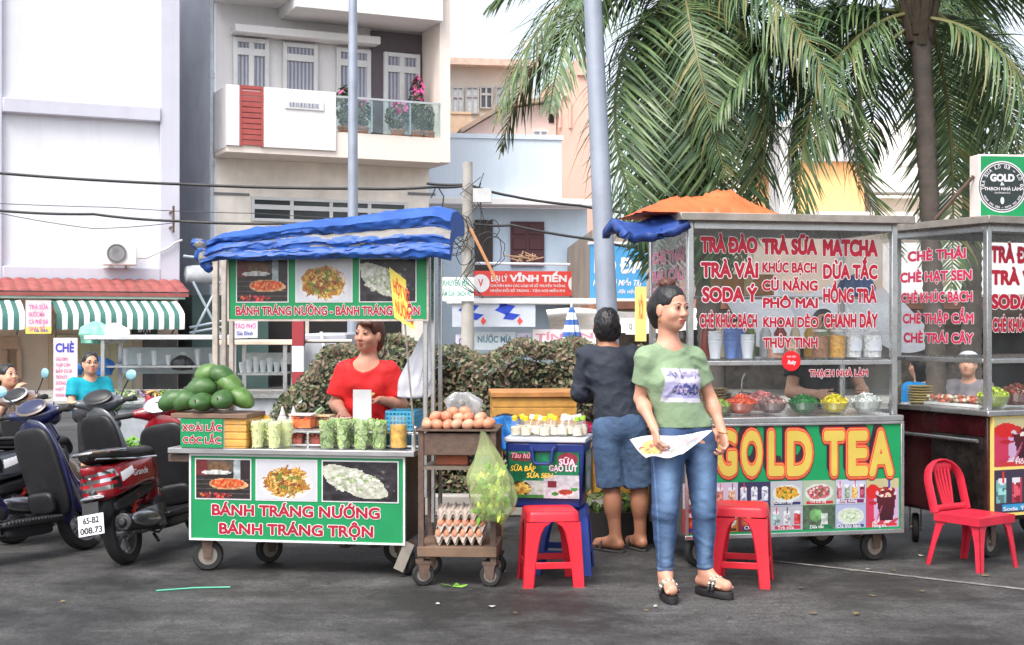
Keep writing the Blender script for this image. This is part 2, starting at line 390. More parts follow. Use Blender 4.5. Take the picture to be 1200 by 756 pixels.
def pics_obj(name, items, parent=None, rough=.35, label=None):
    """items: list of (V, Q, faceColours) joined into one printed sheet"""
    V = []; Q = []; C = []; n = 0
    for v, q, c in items: V.append(v); Q.append(q+n); C.append(c); n += len(v)
    V = np.concatenate(V); Q = np.concatenate(Q); C = np.concatenate(C)
    o = mesh_np(name, V, Q, mat('printed_picture', (1, 1, 1), rough, attr='Col', var=.04), parent, label=label); me = o.data
    a = me.color_attributes.new('Col', 'FLOAT_COLOR', 'CORNER'); c4 = np.ones((len(Q)*4, 4), np.float32); c4[:, :3] = np.repeat(C, 4, 0); a.data.foreach_set('color', c4.ravel()); return o

# ------------------------------------------------------------ facade helper: a vertical plane at a real distance, turned by an angle
class Facade:
    def __init__(s, px, d, deg): s.p = G(px, d); s.a = R(deg); s.c, s.s = math.cos(s.a), math.sin(s.a)
    def u(s, px, v=0.):
        k = (px-600)/F; return (k*(s.p.y+v*s.c)-s.p.x+v*s.s)/(s.c-k*s.s)
    def d(s, u, v=0.): return s.p.y+u*s.s+v*s.c
    def z(s, px, py, v=0.): return H+(YC-py)*s.d(s.u(px, v), v)/F
    def rect(s, x0, y0, x1, y1, v=0.):
        """pixel box -> (u0, u1, z0, z1) on the plane v deep"""
        xm = (x0+x1)/2; return s.u(x0, v), s.u(x1, v), s.z(xm, y1, v), s.z(xm, y0, v)
    def M(s, u=0., v=0., z=0., rz=0.): return Matrix.Translation(s.W(u, v, z)) @ Matrix.Rotation(s.a+rz, 4, 'Z')
    def W(s, u, v=0., z=0.): return Vector((s.p.x+u*s.c-v*s.s, s.p.y+u*s.s+v*s.c, z))
    def root(s, name, label, cat, group=None): return thing(name, label, cat, s.p, s.a, group)
# ============================================================ camera, sky, sun
cam = bpy.data.cameras.new('camera'); cam.sensor_width = 36; cam.lens = 48; cam.clip_end = 600; cam.clip_start = .1
co = bpy.data.objects.new('camera', cam); co.location = (0, 0, H); co.rotation_euler = (R(90), 0, 0); link(co); SC.camera = co
W = bpy.data.worlds.new('World'); SC.world = W; W.use_nodes = True; nt = W.node_tree
sky = nt.nodes.new('ShaderNodeTexSky'); sky.sky_type = 'NISHITA'; sky.sun_disc = False
SUN_EL, SUN_AZ = 55., 207.       # azimuth clockwise from +Y (the view direction)
sky.sun_elevation = R(SUN_EL); sky.sun_rotation = R(SUN_AZ); sky.air_density = 1.; sky.dust_density = 4.; sky.ozone_density = 1.
hs = nt.nodes.new('ShaderNodeHueSaturation'); hs.inputs['Saturation'].default_value = .42
nt.links.new(sky.outputs[0], hs.inputs['Color']); nt.links.new(hs.outputs[0], nt.nodes['Background'].inputs['Color'])
nt.nodes['Background'].inputs['Strength'].default_value = .15
sl = bpy.data.lights.new('sun', 'SUN'); sl.energy = .85; sl.angle = R(24); sl.color = (1, .96, .9)
so = bpy.data.objects.new('sun', sl); link(so)
dv = Vector((math.sin(R(SUN_AZ))*math.cos(R(SUN_EL)), math.cos(R(SUN_AZ))*math.cos(R(SUN_EL)), math.sin(R(SUN_EL))))
so.rotation_euler = dv.to_track_quat('Z', 'Y').to_euler(); so.location = (0, -5, 20)
vs = SC.view_settings; vs.view_transform = 'Standard'; vs.look = 'None'; vs.gamma = 1; vs.use_curve_mapping = False; vs.exposure = 1.25
SC.cycles.max_bounces = 8; SC.cycles.transparent_max_bounces = 24; SC.cycles.sample_clamp_indirect = 6
SC.cycles.use_denoising = True

# ============================================================ common materials
steel = S('stainless_steel', (205, 205, 205), .28, metal=.92, var=.08, scale=9, dirt=.25)
dull_metal = S('dull_metal', (168, 160, 150), .45, metal=.7, var=.18, scale=12, dirt=.4)
rust = S('rusty_steel', (92, 72, 62), .75, var=.35, scale=25, dirt=.4, bump=.2)
black_rubber = mat('black_rubber', (.018, .018, .018), .75, var=.25, dirt=.35)
black_plastic = mat('black_plastic', (.016, .016, .018), .42, var=.2, scale=10, bump=.08, bscale=200)
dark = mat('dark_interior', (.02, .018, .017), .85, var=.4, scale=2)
white_paint = S('white_paint', (214, 214, 214), .5, var=.05, scale=4, dirt=.12)
red_letter = S('red_letter', (160, 12, 40), .45, var=.12, scale=14); white_letter = S('white_letter', (212, 210, 212), .45, var=.06, scale=9)
sign_green = S('sign_green', (8, 134, 78), .42, var=.06, scale=5, dirt=.1)
clear_glass = glass('clear_glass', (.975, .985, .98), .5, .012)
plain_glass = glass('plain_glass', (.98, .99, .99), .5)
plastic_clear = glass('clear_plastic', (.985, .985, .985), .5, .03)
leafA = S('leaf_green', (78, 92, 58), .5, var=.3, scale=8); leafB = S('leaf_dark', (54, 66, 46), .5, var=.3, scale=8)
leafC = S('leaf_bronze', (110, 92, 74), .5, var=.3, scale=8); leafD = S('leaf_olive', (116, 112, 82), .5, var=.3, scale=8)

# ============================================================ ground
def ground_mat():
    m = bpy.data.materials.new('asphalt'); m.use_nodes = True; nt = m.node_tree; N = nt.nodes; L = nt.links; b = N['Principled BSDF']
    tc = N.new('ShaderNodeTexCoord')
    def nz(sc, det, ro=.6, vec=None):
        n = N.new('ShaderNodeTexNoise'); n.inputs['Scale'].default_value = sc; n.inputs['Detail'].default_value = det; n.inputs['Roughness'].default_value = ro; L.new(vec or tc.outputs['Object'], n.inputs['Vector']); return n.outputs['Fac']
    def mr(v, a, b_, c, d):
        r = N.new('ShaderNodeMapRange'); L.new(v, r.inputs['Value'])
        for k, x in zip(('From Min', 'From Max', 'To Min', 'To Max'), (a, b_, c, d)): r.inputs[k].default_value = x
        return r.outputs[0]
    def mul(a, b_):
        q = N.new('ShaderNodeMath'); q.operation = 'MULTIPLY'; L.new(a, q.inputs[0]); L.new(b_, q.inputs[1]); return q.outputs[0]
    fine, grit, mid, big = nz(60, 5, .8), nz(22, 5, .8), nz(4.5, 7, .75), nz(.8, 7, .7)
    mp = N.new('ShaderNodeMapping'); mp.inputs['Scale'].default_value = (.35, 1.6, 1); L.new(tc.outputs['Object'], mp.inputs['Vector']); smear = nz(1.3, 6, .7, mp.outputs[0])
    r1 = N.new('ShaderNodeValToRGB'); L.new(fine, r1.inputs['Fac']); e = r1.color_ramp.elements
    e[0].position = .3; e[0].color = (.028, .028, .029, 1); e[1].position = .72; e[1].color = (.165, .16, .156, 1)
    vo = N.new('ShaderNodeTexVoronoi'); vo.inputs['Scale'].default_value = 95; L.new(tc.outputs['Object'], vo.inputs['Vector']); stone = mr(vo.outputs['Distance'], .0, .35, 1.45, .82)
    # cracks: thin borders of large warped cells, broken up
    wn = N.new('ShaderNodeTexNoise'); wn.inputs['Scale'].default_value = 3; wn.inputs['Detail'].default_value = 4; L.new(tc.outputs['Object'], wn.inputs['Vector'])
    vm = N.new('ShaderNodeVectorMath'); vm.operation = 'MULTIPLY_ADD'; L.new(wn.outputs['Color'], vm.inputs[0]); vm.inputs[1].default_value = (.5, .5, 0); L.new(tc.outputs['Object'], vm.inputs[2])
    v2 = N.new('ShaderNodeTexVoronoi'); v2.feature = 'DISTANCE_TO_EDGE'; v2.inputs['Scale'].default_value = .75; L.new(vm.outputs[0], v2.inputs['Vector']); crack = mr(v2.outputs['Distance'], .0, .009, .72, 1.)
    tone = mul(mul(mul(mr(mid, .3, .7, .66, 1.3), mr(big, .42, .58, .36, 1.15)), mul(mr(smear, .4, .62, .62, 1.08), mr(grit, .32, .68, .66, 1.36))), mul(stone, crack))
    mx = N.new('ShaderNodeMix'); mx.data_type = 'RGBA'; mx.blend_type = 'MULTIPLY'; mx.inputs[0].default_value = 1; L.new(r1.outputs[0], mx.inputs[6]); L.new(tone, mx.inputs[7]); L.new(mx.outputs[2], b.inputs['Base Color'])
    L.new(mr(big, .35, .6, .5, .9), b.inputs['Roughness'])
    bp = N.new('ShaderNodeBump'); bp.inputs['Strength'].default_value = .8; bp.inputs['Distance'].default_value = .012; L.new(mul(mul(fine, crack), stone), bp.inputs['Height']); L.new(bp.outputs[0], b.inputs['Normal']); return m
g = MB().quad((-150, -40, 0), (150, -40, 0), (150, 260, 0), (-150, 260, 0)).build('ground', ground_mat(), smooth=False); tag(g, kind='structure')
g['label'] = 'worn grey asphalt street with darker stains'
a, b = G(884, 8.35), G(1330, 7.05)
ln = MB(); ln.quad(a+Vector((0, 0, .004)), b+Vector((0, 0, .004)), b+Vector((.02, .05, .004)), a+Vector((.015, .03, .004)))
tag(ln.build('road_marking', S('worn_line', (118, 116, 113), .9, var=.6, scale=20, dirt=.9), smooth=False), kind='structure')
a, b = G(690, 9.7), G(760, 8.0)
pv = MB(); pv.box(-40, 40, 22.6, 27, .004, .13); tag(pv.build('pavement', S('pavement', (150, 146, 140), .85, var=.2, scale=2, dirt=.4), bev=.02), kind='structure')

# ============================================================ building helpers
wallA = S('lilac_white_wall', (220, 221, 227), .8, var=.05, scale=.8, dirt=.1, streak=.13, bump=.05); wallA2 = S('lilac_trim', (196, 196, 208), .8, var=.06, scale=.8, dirt=.1, streak=.13)
wallB = S('white_render', (224, 222, 222), .8, var=.05, scale=.7, dirt=.08, streak=.13); wallBs = S('blue_grey_render', (240, 243, 250), .85, var=.14, scale=.5, dirt=.18)
cream_stone = S('cream_stone', (240, 231, 220), .55, var=.2, scale=1.1, dirt=.12, streak=.13); beige = S('beige_render', (228, 216, 206), .8, var=.06, scale=.8, streak=.13)
win_dark = mat('window_dark', (.035, .042, .05), .12, var=.3, scale=1, spec=.6)
curtain_m = S('striped_curtain', (170, 172, 186), .75, var=.1, scale=3, stripe=3.5)
maroon = S('maroon_shutter', (78, 42, 48), .6, var=.2); bluewall = S('pale_blue_render', (208, 220, 232), .8, var=.06, scale=.7, dirt=.12, streak=.13)
tile_red = S('red_clay_tile', (150, 80, 76), .7, var=.3, scale=5, dirt=.3)
def window(parent, u0, u1, z0, z1, v, pane=win_dark, frame=white_paint, cols=2, transom=0., fw=.055):
    f = MB(); f.box(u0, u0+fw, v-.05, v+.06, z0, z1); f.box(u1-fw, u1, v-.05, v+.06, z0, z1); f.box(u0+fw, u1-fw, v-.05, v+.06, z1-fw, z1); f.box(u0+fw, u1-fw, v-.05, v+.06, z0, z0+fw)
    for i in range(1, cols): x = u0+(u1-u0)*i/cols; f.box(x-fw*.6, x+fw*.6, v-.045, v+.055, z0+fw, z1-fw)
    if transom: f.box(u0+fw, u1-fw, v-.047, v+.057, transom-fw*.8, transom+fw*.8)
    o = f.build('window', frame, parent, bev=.008)
    MB().box(u0+fw*.5, u1-fw*.5, v+.0, v+.03, z0+fw*.5, z1-fw*.5).build('pane', pane, o); return o
def leafcloud(mb, c, r, n, size, nm=3, shell=.55, flat=1., rng=random):
    """many small leaf faces through a rounded volume"""
    for _ in range(n):
        q = Vector((rng.gauss(0, 1), rng.gauss(0, 1), rng.gauss(0, 1))).normalized()*(shell+(1-shell)*rng.random())**.6
        p = Vector(c)+Vector((q.x*r[0], q.y*r[1], q.z*r[2])); s = size*(.55+rng.random()*.8)
        nrm = (q+Vector((rng.uniform(-1, 1), rng.uniform(-1, 1), rng.uniform(-.3, 1)))*.9).normalized()
        a = nrm.orthogonal().normalized(); a = (a*math.cos(s*999)+nrm.cross(a)*math.sin(s*999)).normalized(); b = nrm.cross(a)
        mb.add([p-a*s, p-b*s*.42+nrm*s*.12, p+a*s, p+b*s*.42+nrm*s*.12], [(0, 1, 2), (0, 2, 3)], rng.randrange(nm))

# ------------------------------------------------------------ building A: tall white-lilac building with awnings
fa = Facade(211, 29, 26); A = fa.root('tall_building', 'tall windowless lilac white building above striped green awnings', 'building')
uL = fa.u(-170); vT = .15
zr = fa.z(100, 326, -.1); w = MB(); w.box(uL, 0, vT, 11, zr-.3, 13); w.build('wall', wallA, A)
t = MB(); x0 = fa.u(188); t.box(x0, .0, 0, vT-.003, zr-.3, 13)
z0, z1 = fa.z(95, 137), fa.z(95, 120)
x1 = fa.u(3); t.box(x1, x0, -.05, vT-.003, z0, z1); t.box(x1, x0, .0, vT-.003, fa.z(95, 331), fa.z(95, 313)); t.box(uL, x1, .02, vT-.003, zr-.3, 13)
t.build('pilaster', wallA2, A, bev=.02)
zr, ze = fa.z(100, 326, -.1), fa.z(100, 340, -1.0)
rf = MB(); NU = 240
ur = fa.u(220, -.9); du = (ur-uL)
def tile(u, v):
    x = uL+du*u; row = v*4; fr = row-math.floor(row)
    return (x, -.06-v*.95, zr+(ze-zr)*v+.035*abs(math.sin(x*PI/.24))-.03*(1-fr) if v < 1 else ze-.02)
rf.grid(tile, NU, 20); rf.box(uL, ur, -1.0, -.05, ze-.12, ze-.045)
rf.build('tile_roof', tile_red, A)
fb = MB(); fb.box(uL, fa.u(217, -.98), -.98, -.8, fa.z(100, 350, -.9), ze-.122); fb.build('fascia', S('sage_paint', (150, 172, 162), .7, var=.1), A)
gf = MB(); gf.box(uL, 0, .2, 10.8, 0, zr-.303, 0); z3 = ze-.13
gf.build('ground_floor_wall', S('warm_beige_wall', (206, 186, 166), .8, var=.1, scale=1, dirt=.2), A)
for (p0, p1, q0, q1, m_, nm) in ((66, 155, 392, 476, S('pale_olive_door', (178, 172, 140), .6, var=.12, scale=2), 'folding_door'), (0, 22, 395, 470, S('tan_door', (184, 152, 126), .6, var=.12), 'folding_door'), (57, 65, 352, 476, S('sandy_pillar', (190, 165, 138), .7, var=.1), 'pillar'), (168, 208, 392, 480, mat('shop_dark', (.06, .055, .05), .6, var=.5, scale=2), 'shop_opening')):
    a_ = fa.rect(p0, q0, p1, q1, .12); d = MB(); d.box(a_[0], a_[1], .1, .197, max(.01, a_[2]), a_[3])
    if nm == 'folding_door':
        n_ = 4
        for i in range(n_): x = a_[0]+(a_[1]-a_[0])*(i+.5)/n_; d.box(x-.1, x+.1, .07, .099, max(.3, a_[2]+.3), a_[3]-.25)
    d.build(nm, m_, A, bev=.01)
sb_ = fa.rect(154, 382, 184, 394, -.1); d = MB(); d.box(sb_[0], sb_[1], -.16, -.08, sb_[2], sb_[3]+.1); s_ = d.build('shop_sign', mat('sign_black', (.02, .02, .02), .5), A)
MB().text('ĐẠT', sb_[0]+.12, sb_[1]-.12, sb_[2]+.09, .2, -.165, .03).build('lettering', white_letter, s_, smooth=False)
# striped awnings
aw_g = S('awning_green', (64, 112, 104), .7, var=.12, scale=2, dirt=.12); aw_w = S('awning_white', (228, 232, 230), .7, var=.06, scale=2, dirt=.12)
def awning(p0, p1, label):
    a0, a1 = fa.u(p0, -1.7), fa.u(p1, -1.7); zt, zb = fa.z(100, 352, -.75), fa.z(100, 386, -1.75); n = max(6, round((a1-a0)/.105)); n += n % 2
    o = thing('awning', label, 'awning', fa.p, fa.a)
    def fn(u, v):
        if v < .8: t = v/.8; y = -.72-1.0*t; z = zt+.02+(zb+.3-zt)*t**1.6
        else: t = (v-.8)/.2; y = -1.72-.02*math.sin(t*3); z = zb+.3-.3*t
        sag = -.02*math.sin(u*n*PI/2)**2*(1-abs(v-.5)); return (a0+(a1-a0)*u, y, z+sag)
    m = MB(); m.grid(fn, n*2, 15, lambda u, v: int(u*n) % 2); m.build('canopy', [aw_g, aw_w], o, sharp=60)
    k = MB()
    for x in (a0+.04, a1-.04): k.tube([(x, -.7, zt-.05), (x, -1.66, zb+.26)], .02, 6); k.tube([(x, -.7, zb-.1), (x, -1.66, zb+.26)], .02, 6)
    k.tube([(a0, -1.69, zb+.27), (a1, -1.69, zb+.27)], .02, 6); k.build('frame', dull_metal, o)
    return o
awning(66, 216, 'long green and white striped awning under the red tile roof'); awning(-150, 29, 'shorter striped awning at the far left edge above the beige wall')
# notice between the awnings, above them the air conditioner
nb = thing('notice_board', 'white notice with pink handwriting and yellow foot between striped awnings', 'notice', fa.p, fa.a)
n4 = fa.rect(30, 352, 60, 391, -1.8); m = MB(); m.box(n4[0], n4[1], -1.82, -1.79, n4[2]+.13, n4[3], 0); m.box(n4[0], n4[1], -1.82, -1.79, n4[2], n4[2]+.127, 1); bo_ = m.build('board', [white_letter, S('yellow_print', (246, 228, 110), .5)], nb)
m = MB(); pk = S('pink_print', (232, 100, 168), .5)
for i, s_ in enumerate(('TRÀ SỮA', 'NƯỚC MÍA', 'CÀ PHÊ ĐÁ', 'SINH TỐ')): m.text(s_, n4[0]+.06, n4[1]-.06-.06*(i % 2), n4[3]-.17-.14*i, .085, -1.823, .02)
m.text('Gia Đình', n4[0]+.15, n4[1]-.06, n4[2]+.03, .07, -1.823, .02, 1); m.build('lettering', [pk, S('blue_print', (60, 80, 170), .5)], bo_, smooth=False)
ac = fa.rect(121, 284, 160, 311, -.25); acr = thing('air_conditioner', 'white outdoor air conditioner unit on the lilac white wall', 'air conditioner', fa.p, fa.a)
m = MB(); m.box(ac[0], ac[1], -.32, -.02, ac[2], ac[3]); bd = m.build('casing', S('ac_cream', (230, 228, 224), .5, dirt=.1), acr, bev=.025)
xc, zc = ac[0]+(ac[1]-ac[0])*.38, (ac[2]+ac[3])/2; m = MB(); Mx = Matrix.Translation((xc, -.325, zc)) @ Matrix.Rotation(PI/2, 4, 'X')
rr = (ac[3]-ac[2])*.42
m.lathe([(rr, 0), (rr, .02), (rr*.9, .02), (rr*.9, .005), (0.001, .004)], M=Mx, n=24)
for q in (.3, .5, .7): m.lathe([(rr*q, .006), (rr*q, .02), (rr*(q+.05), .02), (rr*(q+.05), .006)], M=Mx, n=20, mi=1)
m.build('fan_grille', [S('ac_grey', (120, 122, 126), .5), S('ac_light', (190, 190, 192), .5)], acr)
m = MB(); m.box(ac[0]+.15, ac[0]+.2, -.33, -.0, ac[2]-.06, ac[2]); m.box(ac[1]-.2, ac[1]-.15, -.33, 0, ac[2]-.06, ac[2]); m.build('bracket', dull_metal, acr)
pp = [Vector((fa.u(px_, -.1), -.06, fa.z(px_, py_, -.1))) for px_, py_ in ((160, 303), (172, 302), (185, 296), (198, 290), (206, 284), (214, 281))]
MB().tube(pp, .025, 6).build('pipe', white_paint, acr)

# ------------------------------------------------------------ building B: house with balcony
fbb = Facade(268, 30, 25); B = fbb.root('balcony_house', 'white townhouse with balcony, red slatted gate and cream stone front', 'house')
v1 = 1.2; uR = fbb.u(527); uW = fbb.u(512, v1)
zsl0 = fbb.z(400, 185); zp = fbb.z(330, 105); zu = fbb.z(460, 22)
zs1 = zsl0+.0
w = MB(); w.box(0, uR, v1, 9, zsl0, 13.5, 0); w.build('wall', wallB, B)
w = MB(); w.box(0, uR-.05, v1, 8.9, 0, zsl0-.003, 0); w.build('stone_front', cream_stone, B)
w = MB(); w.box(-.06, -.003, v1+.0, 11, 0, 13.5); w.build('side_wall', wallBs, B)
sl_ = MB(); sl_.box(-.05, uR, 0, v1-.003, zsl0, fbb.z(450, 157)-.02, 0); sl_.build('balcony_slab', beige, B, bev=.01)
pz = MB(); xg = fbb.u(393); g0, g1 = fbb.u(280), fbb.u(308)
ztop = fbb.z(330, 104); zb_ = fbb.z(330, 174)
pz.box(-.06, g0, -.06, -.003, zb_, ztop); pz.box(g1, xg, -.06, -.003, zb_, ztop); pz.box(-.06, -.003, 0, v1, zb_-.03, ztop); pz.build('parapet', wallB, B, bev=.008)
rs = MB(); n_ = 11
for i in range(n_): z = zb_+(ztop-zb_)*(i+.25)/n_; rs.box(g0+.03, g1-.03, -.05, -.015, z, z+.1)
rs.box(g0, g0+.05, -.065, -.0, zb_, ztop); rs.box(g1-.05, g1, -.065, 0, zb_, ztop); rs.box(g0+.05, g1-.05, -.06, -.005, ztop-.06, ztop)
rs.build('slatted_gate', S('red_slat', (164, 78, 74), .5, var=.12), B)
MB().box(g0+.02, g1-.02, .1, .12, zb_, ztop).build('gate_backing', wallB, B)
vn = fbb.rect(333, 119, 378, 129); vm = MB(); vm.box(vn[0], vn[1], -.09, -.063, vn[2], vn[3])
ve = vm.build('parapet_vent', white_paint, B); vm = MB()
for i in range(11): x = vn[0]+.1+(vn[1]-vn[0]-.2)*i/11; vm.box(x, x+.045, -.1, -.092, vn[2]+.05, vn[3]-.05)
vm.build('slot', curtain_m, ve)
gz0, gz1 = fbb.z(450, 156), fbb.z(450, 119)
gm = MB(); xe = fbb.u(515); gm.box(xg+.02, xe, -.05, -.035, gz0, gz1); gl_ = gm.build('glass_railing', glass('railing_glass', (.86, .94, .95), .6, .05, (.7, .8, .84)), B)
gm = MB(); gm.box(xg, xe, -.06, -.02, gz1+.002, gz1+.05); gm.box(xg+(xe-xg)*.33, xg+(xe-xg)*.33+.04, -.034, -.0, gz0, gz1); gm.box(xg+(xe-xg)*.7, xg+(xe-xg)*.7+.04, -.034, -.0, gz0, gz1); gm.build('rail', steel, gl_)
pr = MB(); pr.box(fbb.u(515), uR, -.03, v1, zsl0+.02, 13.5); pr.box(fbb.u(506, v1), fbb.u(515)-.003, .3, v1-.003, zsl0+.7, zu); pr.build('pier', beige, B)
us = MB(); us.box(-.05, fbb.u(343), .0, v1-.003, zu+.25, zu+.7); us.box(fbb.u(343)+.003, fbb.u(515)-.006, -.25, v1-.003, zu, 13.4); us.box(-.05, fbb.u(343), -.2, .0, zu+.4, 13.4)
us.build('upper_balcony', wallB, B, bev=.01)
cl_ = fbb.rect(270, 39, 438, 50, v1); m = MB(); m.box(cl_[0], cl_[1], v1-.5, v1-.003, cl_[2]+.02, cl_[2]+.2); m.build('canopy_ledge', wallB, B, bev=.02)
dp = fbb.rect(434, 44, 500, 130, v1); m = MB(); m.box(dp[0], dp[1], v1-.08, v1-.004, zsl0+.7, dp[3]+.1); m.build('dark_panel', S('charcoal_cladding', (92, 84, 90), .6, var=.12), B)
floor_ = zsl0+.75
for (x0, x1, y0, ym) in ((272, 314, 46, 62), (330, 371, 52, 69), (393, 433, 58, 75)):
    q = fbb.rect(x0, y0, x1, ym, v1); window(B, q[0], q[1], floor_, q[3], v1-.08, curtain_m, white_paint, 2 if x0 != 330 else 1, q[2], .1)
q = fbb.rect(449, 63, 491, 82, v1-.1); window(B, q[0], q[1], floor_, q[3], v1-.14, curtain_m, white_paint, 2, q[2], .1)
q = fbb.rect(294, 234, 476, 262, v1); window(B, q[0], q[1], q[2], q[3], v1-.03, win_dark, white_paint, 4, (q[2]+q[3])/2+.05, .07)
for p_ in ((250, 292), (478, 510)): q = fbb.rect(p_[0], 226, p_[1], 229, v1); MB().box(q[0], q[1], v1-.03, v1-.004, q[2], q[3]).build('trim_band', mat('grey_band', (.2, .2, .2), .6), B)
for p0, p1 in ((300, 343), (362, 410), (425, 470)):
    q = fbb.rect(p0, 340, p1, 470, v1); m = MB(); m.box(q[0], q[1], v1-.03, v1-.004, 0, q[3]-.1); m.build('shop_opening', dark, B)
m = MB(); m.tube([(-.12, v1-.05, 0), (-.12, v1-.05, 13.4)], .05, 8)
for z in (3, 5, 7, 9): m.tube([(-.12, v1-.05, z), (-.12, v1-.05, z+.12)], .07, 8)
m.build('drain_pipe', S('pipe_grey', (190, 196, 206), .5), B)
# balcony plants
pot = S('clay_pot', (150, 98, 70), .8, var=.2); pinkf = S('pink_petal', (226, 92, 160), .6, var=.25, scale=20)
for (px_, w_, h_, lab, fl) in ((404, .42, .95, 'bushy green potted plant at the left end of the glass balcony', .05), (424, .4, .62, 'low potted shrub behind the balcony glass beside the tall plant', .1), (466, .5, .6, 'potted plant with scattered pink flowers in the middle of the balcony', .35), (488, .32, 1.25, 'tall potted bougainvillea with a bright pink top on the balcony', .5), (503, .35, .6, 'leafy green potted plant at the right end of the balcony', .0)):
    o = thing('potted_plant', lab, 'potted plant', (0, 0, 0)); o.matrix_world = Matrix.Translation(fbb.p) @ Matrix.Rotation(fbb.a, 4, 'Z') @ Matrix.Translation((fbb.u(px_, .45), .45, gz0-.12))
    MB().lathe([(.11, 0), (.16, .24), (.18, .24), (.18, .28), (.14, .28)], n=14).build('pot', pot, o)
    m = MB(); leafcloud(m, (0, 0, .3+h_*.5), (w_*.6, w_*.5, h_*.5), int(260*h_)+90, .07, 2); m.build('foliage', [leafA, leafB], o, smooth=False)
    if fl:
        m = MB(); leafcloud(m, (.03, -.05, .35+h_*.72), (w_*.45, w_*.4, h_*.3), int(170*fl), .07, 1); m.build('blossoms', pinkf, o, smooth=False)

# dark green shed and alley between A and B
al = thing('alley_shed', 'dark green lean-to with grey water tank in the alley beside the awning', 'shed', fa.p, fa.a)
q = fa.rect(217, 345, 262, 470, -.4); m = MB(); m.box(.35, q[1]+1.2, .4, 4, 0, q[3]); m.build('wall', S('dark_green_wall', (62, 84, 80), .7, var=.2, scale=1, dirt=.2), al)
m = MB(); Mx = Matrix.Translation((fa.u(236, .3), .2, fa.z(236, 322, .3))) @ Matrix.Rotation(PI/2, 4, 'Y'); m.lathe([(.0001, -.4), (.17, -.36), (.2, -.2), (.2, .2), (.17, .36), (.0001, .4)], M=Mx, n=18); m.build('tank', S('tank_grey', (198, 200, 206), .5, dirt=.2), al)
m = MB()
for p0, p1 in (((215, 300), (250, 304)), ((226, 330), (258, 392)), ((258, 330), (226, 392)), ((222, 384), (262, 376)), ((222, 390), (262, 383))):
    m.tube([(fa.u(p0[0], -.1), -.1, fa.z(*p0, -.1)), (fa.u(p1[0], -.1), -.1, fa.z(*p1, -.1))], .03, 6)
m.build('brace', S('pale_rail', (176, 190, 200), .5), al)

# ------------------------------------------------------------ C: pale blue house
fc = Facade(528, 35, 9); Cc = fc.root('blue_house', 'pale blue two storey house with maroon shutters behind the utility pole', 'house'); e_ = fc.u(694)
zc1, zc0 = fc.z(590, 163), fc.z(590, 233)
w = MB(); w.box(-.8, fc.u(658), 0, .2, zc0, zc1); w.box(-.8, fc.u(660), -.05, .25, zc1+.003, zc1+.12); w.build('parapet', bluewall, Cc)
w = MB(); w.box(-.8, e_, -.3, .6, zc0-.18, zc0-.003); w.build('eaves_slab', wallB, Cc, bev=.02)
w = MB(); w.box(-.8, e_, .6, 8, 0, zc0-.183); w.build('wall', S('blue_render', (192, 210, 226), .8, var=.08, scale=.8, dirt=.15, streak=.13), Cc)
q = fc.rect(598, 260, 637, 312, .6); m = MB(); m.box(q[0], q[1], .5, .597, q[2], q[3]); sh = m.build('shutter', maroon, Cc); m = MB()
for i in range(2):
    for j in range(3): uu = q[0]+(q[1]-q[0])*(i+.12)/2; zz = q[2]+(q[3]-q[2])*(j+.12)/3; m.box(uu, uu+(q[1]-q[0])*.38, .47, .498, zz, zz+(q[3]-q[2])*.25)
m.build('shutter_panel', maroon, sh, bev=.01)
q = fc.rect(556, 258, 577, 330, .6); m = MB(); m.box(q[0], q[1], .52, .597, q[2], q[3]); m.build('door', mat('dark_brown_door', (.03, .018, .016), .5), Cc)
m = MB(); a_, b_ = fc.u(556, -.4), fc.u(690, -.4); zz = fc.z(620, 309, -.4); m.tube([(a_, -.4, zz), (b_, -.4, zz-.02)], .04, 6); m.tube([(a_, -.4, zz-.28), (b_, -.4, zz-.3)], .03, 6); m.box(a_, b_, -.35, .6, zz-.95, zz-.78); m.build('balcony_rail', S('pale_rail2', (214, 222, 230), .5), Cc)
m = MB(); q = fc.rect(603, 300, 628, 308, -.3)
for i in range(14): x = q[0]+random.random()*(q[1]-q[0]); m.tube([(x, -.35, q[2]+random.random()*.2), (x+random.uniform(-.5, .5), -.3, q[2]+.1+random.random()*.25)], .02, 5)
tag(m.build('driftwood', S('dry_wood', (170, 140, 110), .8)), 'heap of dry sticks on the blue house balcony rail', 'sticks'); bpy.data.objects['driftwood'].matrix_world = Matrix.Translation(fc.p) @ Matrix.Rotation(fc.a, 4, 'Z')
q = fc.rect(555, 318, 687, 347, -.7); sg = thing('shop_sign', 'long red shop sign with white lettering below the blue house balcony', 'sign', fc.p, fc.a)
m = MB(); m.box(q[0], q[1], -.85, -.7, q[2], q[3]); b_ = m.build('board', S('sign_red', (204, 64, 58), .5, var=.06), sg)
m = MB(); wd = q[1]-q[0]; hh = q[3]-q[2]
m.text('ĐẠI LÝ', q[0]+wd*.145, q[0]+wd*.29, q[2]+hh*.58, hh*.24, -.856, .03); m.text('VĨNH TIẾN', q[0]+wd*.315, q[0]+wd*.81, q[2]+hh*.58, hh*.27, -.856, .05)
m.text('CHUYÊN BÁN CÁC LOẠI VÉ SỐ TRUYỀN THỐNG', q[0]+wd*.14, q[0]+wd*.8, q[2]+hh*.36, hh*.1, -.856, .02); m.text('NHẬN ĐỔI SỐ TRÚNG - TẬN NƠI MIỄN PHÍ', q[0]+wd*.14, q[0]+wd*.8, q[2]+hh*.16, hh*.1, -.856, .02)
m.text('V', q[0]+wd*.885, q[0]+wd*.925, q[2]+hh*.38, hh*.3, -.862, .03, 1)
